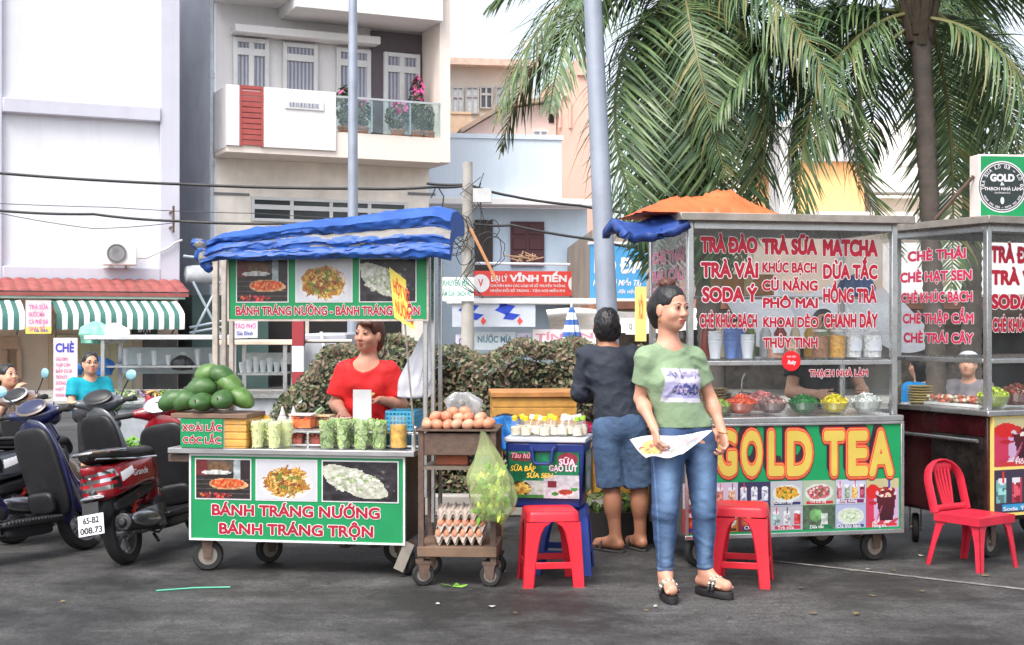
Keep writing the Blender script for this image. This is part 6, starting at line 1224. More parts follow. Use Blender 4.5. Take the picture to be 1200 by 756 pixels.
def jar(u, v, z, r, h, mt, lab, label=False, fc=GC):
    o = thing('storage_jar', lab, 'jar', fc.W(u, v, z), fc.a, 'storage jars on the cabinet shelf'); MB().lathe([(r*.9, 0), (r, .01), (r, h*.85), (r*.8, h*.93), (r*.8, h*.95)], n=20).build('jar_wall', cup_clear, o); MB().lathe([(.0001, .004), (r*.9, .004), (r*.93, h*.8), (.0001, h*.84)], n=16).build('contents', mt, o); MB().lathe([(r*.84, h*.951), (r*.84, h*1.02), (.0001, h*1.03)], n=18).build('lid', white_paint, o)
    if label: MB().grid(lambda a, b: ((r+.002)*math.cos(-PI/2+(a-.5)*1.5), (r+.002)*math.sin(-PI/2+(a-.5)*1.5), h*(.25+.4*b)), 10, 2).build('paper_label', S('jar_paper', (214, 216, 228), .6, var=.1, scale=30), o)
nut = lambda n, c: S(n, c, .6, var=.55, scale=60); zs_ = zsh2+.037
for px, v, c, lab, lb in ((909, .2, (206, 150, 130), 'squat jar of pinkish beans behind the shelf rail', 1), (927, .28, (216, 180, 160), 'pale jar set back behind the sticker', 0), (961, .2, (150, 96, 60), 'jar of brown nuts on the cabinet shelf', 0), (981, .18, (206, 150, 50), 'jar of golden corn on the cabinet shelf', 0), (1000, .2, (222, 222, 226), 'white jar with paper label second from the right end', 1), (1022, .2, (226, 226, 230), 'large white jar with paper label at the shelf right end', 1)): jar(GC.u(px, v), v, zs_, .052 if px < 1010 else .06, .17 if px > 940 else .13, nut('nut%d' % px, c), lab, lb)
cupst = S('cup_white', (222, 226, 236), .35)
for i, (px, v, n, bl) in enumerate(((838, .2, 4, 0), (856, .24, 5, 1), (876, .2, 3, 0), (866, .4, 5, 1))):
    o = thing('cup_stack', ('stack of white plastic cups at the left of the cabinet shelf', 'stack of cups with blue wrap beside the white cups', 'short stack of white cups before the pale beans', 'tall stack of cups with blue wrap set farther back')[i], 'cups', GC.W(GC.u(px, v), v, zs_)); m = MB()
    for k in range(n): m.lathe([(.03, k*.02), (.042, k*.02+.1), (.044, k*.02+.1), (.042, k*.02+.104), (.0301, k*.02+.004)], n=16)
    m.build('cups', cupst if not bl else S('cup_blue', (110, 140, 206), .4, var=.3, scale=9), o)
for i in range(10):
    q = thing('syrup_bottle', 'tall syrup bottle in the back row on the drink cart shelf', 'bottle', GC.W(.3+.1*i, .52, zs_), 0, 'syrup bottles at the back of the cabinet shelf'); r0 = .034+.004*(i % 3); MB().lathe([(r0*.9, 0), (r0, .01), (r0, .15), (.012, .2), (.012, .235), (.0001, .236)], n=12).build('bottle_wall', S('syrup%d' % (i % 5), ((150, 60, 50), (214, 200, 170), (196, 150, 60), (110, 130, 70), (206, 208, 214))[i % 5], .2, var=.2), q); MB().lathe([(.016, .225), (.016, .255), (.0001, .256)], n=10).build('cap', (white_paint, red_p, black_plastic)[i % 3], q)
o = thing('plate_stack', 'stack of straw coloured plates left of the jelly bowls', 'plates', GC.W(GC.u(838, .4), .42, zc2+.001)); m = MB()
for k in range(9): m.lathe([(.05, k*.017), (.085, k*.017+.012), (.088, k*.017+.014), (.08, k*.017+.016), (.0001, k*.017+.01)], n=20)
m.build('plates', S('straw_plate', (176, 150, 104), .6, var=.2), o)
o = thing('carton', 'brown cardboard carton on the upper shelf of the drink cart', 'carton', GC.W(GC.u(865, .55), .5, 1.62), GC.a); m = MB(); m.box(-.16, .18, -.1, .12, 0, .13); m.build('box', wood_p, o, bev=.004); m = MB(); m.box(-.02, .04, -.1015, -.1002, 0, .13); m.build('tape', S('tape_tan', (200, 170, 120), .4), o)
m = MB(); m.box(.03, W2-.03, .36, .7, 1.6, 1.612); m.build('upper_shelf', dull_metal, gc)
bag('plastic_bag', 'blue bag of supplies on the upper shelf behind the lettering', GC.W(GC.u(1005, .5), .52, 1.613), [(.0, 0), (.11, .01), (.13, .06), (.1, .11), (.03, .14), (.005, .15)], S('bag_blue', (70, 96, 150), .4, var=.2), 6, .25)
o = thing('ladle_pot', 'steel pot with ladle behind the orange jelly', 'pot', GC.W(GC.u(866, .42), .45, zc2+.001)); MB().lathe([(.08, 0), (.09, .01), (.09, .12), (.094, .122), (.086, .122), (.084, .012), (.0001, .01)], n=22).build('pot', steel, o); MB().tube([(.02, 0, .03), (.03, -.01, .2), (.045, -.02, .24)], .006, 6).build('ladle', steel, o)

# ============================================================ right-hand glass cart
RC = Facade(1157, 8.3, 23.6); dp3 = .87; W3 = 1.3; zc3, zr3, zsh3 = .915, 2.06, 1.2
rc = glass_cart(RC, W3, dp3, zc3, zr3, zsh3, 'dessert_cart', 'glass dessert cart at the right edge under a round lightbox sign', 'food cart', S('dark_glass_body', (52, 34, 34), .12, var=.5, scale=3), zb=.24)
sg_ = [o for o in rc.children if o.name.startswith('side_glass')][0]
def sxy(px, py):   # side plane u = 0: depth v and height from a pixel
    k = (px-600)/F; v = (RC.p.x-k*RC.p.y)/(k*RC.c+RC.s); d = RC.p.y+v*RC.c; return v, H+(YC-py)*d/F
L_ = []
for t, x0, x1, y0, y1, cp in (('CHÈ THÁI', 1064, 1131, 308, 300, 11.5), ('CHÈ HẠT SEN', 1055, 1138, 333, 325, 11.5), ('CHÈ KHÚC BẠCH', 1056, 1139, 357, 350, 11.5), ('CHÈ THẬP CẨM', 1058, 1140, 381, 376, 11.5), ('CHÈ TRÁI CÂY', 1059, 1140, 403, 400, 11.5)):
    a, b = sxy(x0, y0), sxy(x1, y1); L_.append((t, -a[0], -b[0], (a[1]+b[1])/2, cp*8.7/F, 0))
side_text(sg_, dp3, L_, [S('letter_crimson', (206, 40, 84), .45), white_letter])
front = [o for o in rc.children if o.name.startswith('front_glass')][0]; m = MB()
for i, (t, zt_, cp) in enumerate((('TRÀ ĐÀO', 307, 18), ('TRÀ VẢI', 333, 16), ('SODA Ý', 361, 16), ('CHÈ KHÚC BẠCH', 388, 15))):
    z = RC.z(1180, zt_); u0 = RC.u(1162+i*.6); wd = (.42, .42, .4, .44)[i]; m.otext(t, u0, u0+wd, z, cp*8.4/F, .004, o1=.06, o2=.1)
for t, zt_, cp, x in (('TRÀ SỮA', 308, 17, .6), ('KHÚC BẠCH', 331, 12, .6), ('MATCHA', 309, 17, .95)): m.otext(t, x, x+.3, RC.z(1180, zt_), cp*8.4/F, .004, o1=.05, o2=.095)
m.build('lettering', [red_letter, white_letter], front, smooth=False)
m = MB(); m.box(.02, W3, -.025, -.0015, .27, zc3-.036); fp_ = m.build('front_panel', S('panel_yellow', (222, 196, 110), .4, var=.1), rc); z1_ = zc3-.045; zm = RC.z(1180, 546)
pics_obj('drink_pictures', [pic_drink(2, 46, 46).put_geo(.03, .5, zm, z1_, -.0265), pic_drink(3, 40, 46).put_geo(.51, .95, zm, z1_, -.0265), pic_cups((70, 60, 80), [(130, 190, 190), (200, 60, 80), (60, 40, 40), (190, 200, 200)], 4, (60, 160, 220)).put_geo(.03, .5, .29, zm-.02, -.0265), pic_cups((90, 40, 80), [(130, 190, 100), (200, 160, 80), (160, 40, 40)], 5, (60, 160, 220)).put_geo(.51, .95, .29, zm-.02, -.0265)], fp_)
m = MB(); m.text('Hồng trà', .2, .38, zm+.012, .028, -.028, .02); m.text('Soda Ý', .1, .27, .302, .024, -.028, .02); m.build('caption', white_letter, fp_, smooth=False)
# lower side: reflective dark glass with red panel, goods behind the side glass
m = MB(); m.box(-.006, -.001, .5, dp3-.01, .26, zc3-.04); m.box(-.006, -.001, .02, .5, zc3-.16, zc3-.04); m.build('side_panel', rub_red, rc)
m = MB(); m.box(-.007, -.0015, .03, .49, .27, zc3-.165); m.build('cabinet_door', mat('black_gloss', (.02, .017, .016), .1, var=.8, scale=4, dirt=.5), rc)
m = MB(); m.tube([(-.03, .05, zc3-.19), (-.03, .8, zc3-.19)], .012, 8); m.build('handrail', steel, rc)
o = thing('noodle_tray', 'clear tray of pink and white sweets in the dessert cart', 'tray', RC.W(.18, .45, zc3+.001), RC.a+PI/2); m = MB(); m.box(-.28, .22, -.1, .1, 0, .02); m.build('tray', white_paint, o, bev=.005); m = MB(); rd = random.Random(3)
for i in range(160): m.ell((rd.uniform(-.26, .2), rd.uniform(-.09, .09), .03+.03*rd.random()), (.018, .014, .012), (0, 0, rd.random()*3), 7, 5, rd.randrange(3))
m.build('sweets', [S('sweet_pink', (214, 120, 100), .5), S('sweet_white', (230, 220, 206), .5), S('sweet_brown', (150, 90, 60), .5)], o)
bowl(RC, .16, .12, zc3+.001, .1, J('jl', (176, 196, 60)), 'bowl of lime green jelly near the dessert cart corner post', 0); bowl(RC, .42, .2, zc3+.001, .11, J('jm', (140, 70, 56)), 'bowl of red brown beans behind the dessert cart front glass', 0); bowl(RC, .68, .2, zc3+.001, .11, J('jn', (206, 196, 170)), 'bowl of pale jelly at the dessert cart right part', 1)
o = thing('plate_stack', 'stack of yellowish plates at the back of the dessert cart', 'plates', RC.W(.12, .75, zc3+.001)); m = MB()
for k in range(7): m.lathe([(.05, k*.017), (.085, k*.017+.012), (.08, k*.017+.016), (.0001, k*.017+.01)], n=20)
m.build('plates', S('pale_plate', (196, 176, 120), .6, var=.2), o)
# lightbox sign
LB = Facade(1147, 8.35, 6); zb_, zt_ = LB.z(1170, 257), LB.z(1170, 181); wl = .46; o = LB.root('lightbox_sign', 'green lightbox sign with a round black emblem on the dessert cart roof', 'sign')
m = MB(); m.box(0, wl, 0, .13, zb_, zt_); m.build('casing', S('casing_pale', (226, 216, 208), .5, dirt=.3), o, bev=.004); m = MB(); m.box(.012, wl-.012, -.004, -.0008, zb_+.012, zt_-.012); fcs = m.build('face', sign_green, o)
cx, cz = LB.u(1174), (zb_+zt_)/2; rr = .158; Mr = lambda y: Matrix.Translation((cx, y, cz)) @ Matrix.Rotation(PI/2, 4, 'X'); em = MB()
em.lathe([(.0001, 0), (rr, 0), (.0001, .0005)], M=Mr(-.0045), n=48, mi=0); em.lathe([(.0001, 0), (rr*.95, 0), (.0001, .0005)], M=Mr(-.0055), n=48, mi=1); em.lathe([(rr*.88, 0), (rr*.91, 0), (rr*.91, .0004), (rr*.88, .0004)], M=Mr(-.0062), n=48, mi=0)
em.text('GOLD', cx-.075, cx+.075, cz+.035, .043, -.0075, .06); em.text('&', cx-.012, cx+.012, cz+.008, .02, -.0075, .03); em.text('THẠCH NHÀ LÀM', cx-.115, cx+.115, cz-.022, .02, -.0075, .03); em.text('CHUYÊN BÁN SỈ LẺ', cx-.05, cx+.05, cz-.042, .01, -.0075, .01)
em.ell((cx, -.0075, cz-.085), (.012, .001, .022), mi=0)
def arc(t, a0, a1, rad, cp, flip=False):
    n = len(t)
    for i, c in enumerate(t):
        if c == ' ': continue
        a = R(a0+(a1-a0)*(i+.5)/n); M = Matrix.Translation((cx+rad*math.cos(a), -.0075, cz+rad*math.sin(a))) @ Matrix.Rotation(PI/2-a if not flip else -PI/2-a, 4, 'Y'); em.text(c, -cp*.36, cp*.36, 0 if not flip else 0, cp, 0, .02, 0, M)
arc('TRÀ SỮA LÔ 03 - LÔ 05', 190, -10, rr*.72, .022); arc('0909 292 585 - 0979 787 575', 205, 335, rr*.84, .012, True)
em.build('emblem', [white_letter, mat('emblem_black', (.02, .03, .03), .4)], fcs, smooth=False)
MB().tube([LB.p*0+Vector((-.005, .06, LB.z(1147, 205))), Vector((LB.u(1096, .2), .2, zr3+.035))], .011, 8).build('stay_rod', rust, o)
m = MB(); m.box(.1, .13, .05, .08, zr3+.031, zb_+.002); m.box(.35, .38, .05, .08, zr3+.031, zb_+.002); m.build('foot', rust, o)
# ============================================================ people: one smooth body each, clothes and hair as parts
def skin_mat(n, rgb): return S(n, rgb, .5, var=.13, scale=16, sss=.12, bump=.12, bscale=180)
def frame(yaw, pitch=0., roll=0.):
    """columns: own left, front, up. yaw 0 faces the viewer, positive turns to the picture's right; pitch > 0 looks up"""
    a = R(yaw); M = Matrix(((math.cos(a), math.sin(a), 0), (math.sin(a), -math.cos(a), 0), (0, 0, 1))); X, Yv, Z = Vector((math.cos(a), math.sin(a), 0)), Vector((math.sin(a), -math.cos(a), 0)), Vector((0, 0, 1))
    q = Matrix.Rotation(R(roll), 3, Yv) @ Matrix.Rotation(R(-pitch if True else 0), 3, X*-1); X, Yv, Z = q @ X, q @ Yv, q @ Z
    return Matrix((X, Yv, Z)).transposed()
def V3(p): return Vector(p)
def hand(S_, w, d, n, side, sc=1., curl=(.5, .6, .5), spread=.012, pinch=0.):
    """palm and five fingers; d = wrist to knuckles, n = the way the palm faces, side = +1/-1 where the thumb sits along d x n"""
    w, d, n = V3(w), V3(d).normalized(), V3(n); n = (n-d*n.dot(d)).normalized(); t = d.cross(n)*side
    M = Matrix((t, n, d)).transposed(); S_.ell(w+d*.045*sc, (.036*sc, .014*sc, .05*sc), M, .012)
    for i in range(4):
        off = (.028-.0185*i)*sc; L = (.9, 1., .94, .76)[i]*sc; p = w+d*(.082-.004*abs(i-1.2))*sc+t*off; ang = 0.; dd = d; r = .0088*sc
        S_.cap(w+d*.04*sc+t*off*.8, p, r*1.15, r*1.05, .004)
        for j, (ln, cv) in enumerate(zip((.04, .026, .021), curl)):
            ang += cv*(1+.12*i); fan = t*((1.5-i)*spread*2); dd = (d*math.cos(ang)+n*math.sin(ang)+fan).normalized(); q = p+dd*ln*L; S_.cap(p, q, r, r*.92, .003); r *= .92; p = q
    p = w+d*.02*sc+t*.026*sc; dd = (d*.75+t*.6+n*(.35+pinch)).normalized(); q = p+dd*.042*sc; S_.cap(w+d*.015*sc+t*.012*sc, p, .014*sc, .012*sc, .008); S_.cap(p, q, .012*sc, .0095*sc, .004); dd = (d*.9+t*(.25-pinch*.6)+n*(.35+pinch)).normalized(); S_.cap(q, q+dd*.03*sc, .0095*sc, .0075*sc, .003)
def figure(lab, J, st, loc):
    """J: joints in metres in a frame that stands at loc, x to the picture's right, y away from the viewer"""
    o = thing('person', lab, 'person', loc); h = st.get('h', .006); g = st.get('g', 1.); fem = st.get('fem', 0)
    P_ = {k: V3(v) for k, v in J.items() if hasattr(v, '__len__') and len(v) == 3 and k not in ('head', 'hL', 'hR')}
    Hm = frame(*J['head']); B = frame(J['byaw']); hc = P_['hc']; hs = st.get('hs', 1.)
    A = np.array([p[:] for p in P_.values()]); lo, hi = A.min(0)-.17, A.max(0)+.17; lo[2] = -.02; hi[2] = hc.z+.2
    Bd = SDF(lo, hi, h); hp = lambda x, y, z: hc+Hm @ Vector((x, y, z))*hs
    def he(c, r, k=.02, sub=False, pw=2.): Bd.ell(hp(*c), [q*hs for q in r], Hm, k, sub, pw)
    # torso
    nb, ch, wa, pe = P_['neck'], P_['chest'], P_['waist'], P_['pelvis']; k = .05
    Bd.ell(ch, (.148*g, .098*g, .15), B, k); Bd.ell(wa, (.125*g, .09*g, .13), B, k); Bd.ell(pe, (.158*g, .108*g, .12), B, k)
    for s in 'LR': Bd.cap(nb-Vector((0, 0, .03)), P_['s'+s], .056*g, .045*g, .04)
    Bd.cap(nb-Vector((0, 0, .04)), hp(0, -.022, -.06), .058*(.98 if fem else 1.05), .053*(.98 if fem else 1.05), .035)
    ar = st.get('arm', 1.)
    for s in 'LR':
        Bd.cap(P_['s'+s], P_['e'+s], .05*ar, .039*ar, .02); Bd.cap(P_['e'+s], P_['w'+s], .039*ar, .026*ar, .015); m_ = P_['e'+s].lerp(P_['w'+s], .28); Bd.ell(m_, (.04*ar,)*3, None, .03)
        th = st.get('thigh', 1.); Bd.cap(P_['h'+s+'p'], P_['k'+s], .084*g*th, .056, .04); Bd.cap(P_['k'+s], P_['a'+s], .052, .036, .02); Bd.ell(P_['k'+s].lerp(P_['a'+s], .3)+Vector((0, .012, 0))*(1 if abs(J['byaw']) < 90 else -1), (.054, .054, .1), None, .03)
        a_, t_ = P_['a'+s], P_['t'+s]; fd = (t_-a_); fd.z = 0; fd.normalize(); sd_ = fd.cross(Vector((0, 0, 1)))
        Bd.cap(a_, a_+Vector((0, 0, -.03)), .036, .034, .01); Bd.cap(Vector((a_.x, a_.y, t_.z+.012))-fd*.03, t_-fd*.03+Vector((0, 0, .006)), .031, .03, .02); Bd.cap(a_+fd*.01, t_-fd*.06+Vector((0, 0, .012)), .034, .02, .025)
        for i in range(5): c = t_-fd*(.012+.009*i)+sd_*(1 if s == 'R' else -1)*(-.026+.0145*i)*-1; Bd.cap(c-fd*.03, c+Vector((0, 0, -.004)), .0105-.0009*i, .0098-.0009*i, .002)
        hd = J.get('h'+s) or {}; d = hd.get('d') or (P_['w'+s]-P_['e'+s]); nn = hd.get('n') or B @ Vector((-1 if s == 'L' else 1, .2, 0)); hand(Bd, P_['w'+s], d, nn, hd.get('side', 1 if s == 'L' else -1), st.get('hand', .96), hd.get('curl', (.45, .55, .45)), pinch=hd.get('pinch', 0.))
    # head
    he((0, -.014, .034), (.074, .094, .084)); he((0, .022, -.037), (.066, .067, .074), .03); he((0, .05, -.086), (.031, .03, .026), .025); he((0, -.005, -.05), (.06, .06, .05), .03)
    for s in (-1, 1):
        he((s*.036, .056, -.03), (.027, .028, .026), .02); he((s*.03, .086, .006), (.0165, .014, .011), .012, True); he((s*.03, .073, .004), (.0165, .016, .0125), .006); he((s*.028, .079, .022), (.022, .011, .007), .012); he((s*.077, -.008, -.012), (.01, .021, .033), .008)
        he((s*.0105, .093, -.034), (.009, .011, .0075), .007)
    Bd.cap(hp(0, .084, .004), hp(0, .103, -.03), .008*hs, .0115*hs, .012); he((0, .084, -.058), (.022, .014, .006), .006); he((0, .083, -.069), (.019, .014, .0068), .006); he((0, .1, -.0632), (.022, .006, .0012), .004, True)
    lip = st.get('lip', (176, 92, 88)); Hi = np.array(Hm.transposed())
    def matf(C):
        Q = (C-np.array(hc))@Hi.T/hs; m = np.zeros(len(C), int)
        m[((Q[:, 0]/.0195)**2+((Q[:, 2]+.0635)/.0105)**2 < 1) & (Q[:, 1] > .06)] = 1
        return m
    Bd.build('body', [st['skin'], S('lip%d%d' % lip[:2], lip, .4, var=.05), st['hair']], o, matf)
    if st.get('eyes', 1):
        m = MB()
        for s in (-1, 1):
            c = hp(s*.03, .0745, .004); fr = Hm.to_4x4(); M4 = Matrix.Translation(c) @ fr
            q = MB(); q.ell((0, 0, 0), (.0135*hs, .0165*hs, .0066*hs)); m.add([M4 @ Vector(v) for v in q.V], q.F, 0)
            q = MB(); q.ell((0, .0135*hs, -.0005), (.0072*hs, .0045*hs, .0068*hs)); m.add([M4 @ Vector(v) for v in q.V], q.F, 1)
            pts = [M4 @ Vector((x*.0175*hs, (.0165-.009*x*x)*hs, (.0072-.007*x*x)*hs)) for x in (-1, -.6, -.2, .2, .6, 1)]; m.tube(pts, [.0012, .002, .0023, .0023, .002, .0014], 5, 1)
        e_ = m; m = MB()
        for s in (-1, 1): m.tube([hp(s*x, y, z) for x, y, z in ((.012, .0865, .0225), (.02, .0885, .0255), (.03, .0875, .027), (.04, .083, .0265), (.049, .0755, .023))], [.0022, .0034, .0034, .0028, .0012], 6, sq=(.8, .5))
        m.build('eyebrows', st['hair'], o); m = e_
        m.build('eyes', [S('eye_white', (226, 222, 216), .25, var=.02), mat('iris_dark', (.012, .008, .007), .15)], o)
    if 'hairf' in st:
        Hr = SDF(np.array(hc)-.24, np.array(hc)+.24, h); st['hairf'](Hr, hp, Hm, hs); Hr.warp(lambda X, Y, Z: .0028*n3(X*110+Z*20, Y*110, Z*34)+.0015*n3(X*45, Y*45, Z*45)); Hr.build('hair', st['hair'], o)
    def fold(a, fx, ph):      # creases: sharp wandering valleys, mostly slanting across the body
        def f(X, Y, Z):
            wx = .35*n3(X*6+ph, Y*6, Z*6); r1 = 1-2.6*np.abs(n3(X*7-Z*6+wx*2+ph*3, Y*7, Z*15+X*9+wx*3)); r2 = 1-2.6*np.abs(n3(X*8+Z*7+ph*5+9, Y*8+3, Z*13-X*10+wx*3)); lowf = n3(X*9+ph, Y*9+7, Z*7)
            return -a*(np.maximum(r1, -.6)*(.6+.6*n3(X*4, Y*4+ph, Z*4))+.7*np.maximum(r2, -.6)*(.5-.6*n3(X*4, Y*4+ph, Z*4)))+a*.7*lowf
        return f
    # top
    if 'top' in st:
        T_ = SDF(lo, hi, h); e = st.get('ease', .014); hem = st.get('hem', pe.z); sl_ = st.get('sleeve', .5)
        T_.ell(ch, (.148*g+e, .098*g+e, .15+e), B, k); T_.ell(wa, (.125*g+e*1.6, .09*g+e*1.6, .15), B, k)
        T_.ell((pe.x, pe.y, pe.z+.03), (.158*g+e*.9, .108*g+e, .15), B, k)
        if fem:
            for s in (-1, 1): T_.ell(ch+B @ Vector((s*.068*g, .07*g, -.02)), (.062*g, .055*g, .06*g), B, .04)
        for s in 'LR':
            T_.cap(nb-Vector((0, 0, .035)), P_['s'+s], .056*g+e*.4, .047*g+e, .04); E_ = P_['s'+s].lerp(P_['e'+s], min(1, sl_))
            if sl_ <= 1: T_.cap(P_['s'+s], E_, .053*ar+e, (.046*ar+e+.006)*st.get('flare', 1.), .03, end=True)
            else:
                T_.cap(P_['s'+s], P_['e'+s], .05*ar+e, .04*ar+e, .03); E_ = P_['e'+s].lerp(P_['w'+s], sl_-1); T_.cap(P_['e'+s], E_, .04*ar+e, .03*ar+e, .02, end=True)
        nk = st.get('neckline', (.075, .06, .05)); T_.ell(nb+B @ Vector((0, nk[3] if len(nk) > 3 else .03, .035)), nk[:3], B, .0, True)
        T_.warp(fold(st.get('foldamp', .005), 34, st.get('ph', 0.)))
        T_.plane((0, 0, -1), (0, 0, hem)); T_.build('top', st['top'], o, colf=st.get('topcol') and (lambda V: st['topcol'](V, ch, B)))
    if 'pants' in st:
        T_ = SDF(lo, hi, h); e = st.get('pease', .008); top = st.get('waistband', pe.z+.1); L_ = st.get('leglen', 1.95)
        T_.ell(pe, (.158*g+e, .108*g+e, .12), B, .04); T_.ell((pe.x, pe.y, pe.z+.06), (.14*g+e, .1*g+e, .12), B, .04)
        for s in 'LR':
            T_.cap(P_['h'+s+'p'], P_['k'+s] if L_ > 1 else P_['h'+s+'p'].lerp(P_['k'+s], L_), .084*g*th+e, (.058*(1+(th-1)*.5)+e) if L_ > 1 else .07+e*1.4, .035, end=L_ <= 1)
            if L_ > 1:
                E_ = P_['k'+s].lerp(P_['a'+s], L_-1); T_.cap(P_['k'+s], E_, .055+e, .04+e, .02, end=True); T_.ell(P_['k'+s].lerp(P_['a'+s], .3)+Vector((0, .012, 0))*(1 if abs(J['byaw']) < 90 else -1), (.055+e*.7, .055+e*.7, .1), None, .03)
                if L_ > 1.5:
                    kz = P_['k'+s]; T_.warp(lambda X, Y, Z, c=kz: .006*n3(X*14, Y*14, Z*42+X*8)*np.exp(-((Z-c.z)/.075)**2)*np.exp(-((X-c.x)/.08)**2)); az = E_; T_.warp(lambda X, Y, Z, c=az: .006*n3(X*16, Y*16+4, Z*50-X*9)*np.exp(-((Z-c.z-.03)/.05)**2)*np.exp(-((X-c.x)/.07)**2))
        T_.warp(fold(.0028, 38, 1.)); T_.plane((0, 0, 1), (0, 0, top)); T_.build('trousers' if L_ > 1 else 'shorts', st['pants'], o, colf=st.get('pantcol') and (lambda V: st['pantcol'](V, P_)))
    if 'shoe' in st:
        for s in 'LR':
            a_, t_ = P_['a'+s], P_['t'+s]; fd = (t_-a_); fd.z = 0; fd.normalize(); sd_ = fd.cross(Vector((0, 0, 1))); z = t_.z; th = st.get('sole', .02); back = Vector((a_.x, a_.y, 0))-fd*.065; L_ = (Vector((t_.x, t_.y, 0))-back).length+.012; m = MB(); ring = []
            for zz, gr in ((z-.026-th, -.003), (z-.026-th+.006, .0), (z-.028, .0), (z-.024, -.004)):
                ring.append([back+fd*L_*(.5-.5*math.cos(a))+sd_*((.036+.008*(.5-.5*math.cos(a)))*abs(math.sin(a))**.7*(1 if math.sin(a) > 0 else -1)*(1+gr*20))+Vector((0, 0, zz)) for a in [2*PI*i/28 for i in range(28)]])
            V = [v for r_ in ring for v in r_]; Fc = [(i*28+k, i*28+(k+1) % 28, (i+1)*28+(k+1) % 28, (i+1)*28+k) for i in range(3) for k in range(28)]+[tuple(range(27, -1, -1)), tuple(84+k for k in range(28))]; m.add(V, Fc); sh = m.build('sandal', st['shoe'], o)
            m = MB(); c = t_-fd*.085
            for w_ in (0, .026) if st.get('beads') else (0,):
                pts = [c-fd*w_+sd_*(.046*math.cos(R(q)))+Vector((0, 0, -.02+.056*math.sin(R(q)))) for q in range(0, 181, 20)]; m.tube(pts, .01 if st.get('beads') else .007, 6)
            if st.get('beads'):
                for w_ in (0, .026):
                    for q in range(15, 170, 14): m.ell(c-fd*w_+sd_*(.046*math.cos(R(q)))+Vector((0, 0, -.016+.06*math.sin(R(q)))), (.009, .009, .009), n=8, m=6, mi=1+(q//14) % 2)
            m.build('strap', [st['shoe'], S('bead_pale', (214, 208, 200), .3, var=.2), S('bead_dark', (110, 106, 100), .3)], sh)
    return o, Hm, hp
hair_black = mat('hair_black', (.012, .011, .012), .42, var=.3, scale=60, bump=.3, bscale=160); hair_brown = S('hair_brown', (84, 46, 34), .45, var=.3, scale=60, bump=.3, bscale=160)
skin_f = skin_mat('skin_fair', (206, 150, 126)); skin_t = skin_mat('skin_tan', (168, 116, 90)); skin_m = skin_mat('skin_mid', (206, 156, 130))
denim = mat('denim_blue', (1, 1, 1), .8, attr='Col', var=.2, scale=9, bump=.55, bscale=16, bdist=.02); denim_l = S('denim_pale', (70, 92, 122), .85, var=.4, scale=7, bump=.6, bscale=14, bdist=.025)
def hair_cap(Hr, hp, Hm, hs, back=0., front=.045, low=-.06, big=1., hline=0.):
    Hr.ell(hp(0, -.02, .036), [q*hs*big for q in (.081, .101, .093)], Hm, .02); Hr.ell(hp(0, -.052, low+.05), [q*hs*big for q in (.075, .064, .08)], Hm, .03)
    Hr.ell(hp(0, .115, -.015+hline), [.09*hs, .085*hs, .098*hs], Hm, .012, True); Hr.ell(hp(0, .045, -.11), [.12*hs, .085*hs, .09*hs], Hm, .01, True)
    for s in (-1, 1): Hr.ell(hp(s*.082, .004, -.028), [.024*hs, .034*hs, .044*hs], Hm, .01, True)
# ---- the woman in the light green shirt
def hair_main(Hr, hp, Hm, hs):
    hair_cap(Hr, hp, Hm, hs); Hr.ell(hp(0, -.075, -.035), (.07, .062, .085), Hm, .03); Hr.ell(hp(0, -.065, .0), (.085, .072, .082), Hm, .02); Hr.ell(hp(0, -.035, -.15), (.2, .12, .04), Hm, .01, True); Hr.ell(hp(0, .04, -.06), (.13, .055, .08), Hm, .015, True)
canv = Pic(60, 46, (206, 200, 212)); canv.rect(.0, .42, 1, .86, (176, 172, 206)).strand(.5, .17, .42, .09, [(130, 130, 160), (160, 150, 176), (110, 110, 150)], 60, .02, 2).speck(.55, .62, .36, .17, [(100, 100, 165), (80, 80, 140), (150, 140, 190), (190, 176, 190), (60, 70, 120)], 220, .03, 5).rect(.1, .82, .95, .86, (150, 150, 210))
def green_shirt(V, ch, B):
    Bi = np.array(B.transposed()); Q = (V-np.array(ch))@Bi.T; base = np.array(lin((132, 154, 122))); C = np.tile(base, (len(V), 1)); C *= (1+.05*np.sin(Q[:, 2]*40+Q[:, 0]*17)[:, None])
    u = (Q[:, 0]+.1)/.235; v = (.05-Q[:, 2]-.04*Q[:, 0])/.175; m = (u > 0) & (u < 1) & (v > 0) & (v < 1) & (Q[:, 1] > 0)
    i = np.clip((v*46).astype(int), 0, 45); j = np.clip((u*60).astype(int), 0, 59); c = canv.A[i, j]/255; c = np.where(c <= .04045, c/12.92, ((c+.055)/1.055)**2.4); C[m] = c[m]; return C
shirt_g = mat('green_shirt', (1, 1, 1), .85, attr='Col', var=.05, scale=8, bump=.5, bscale=11, bdist=.025)
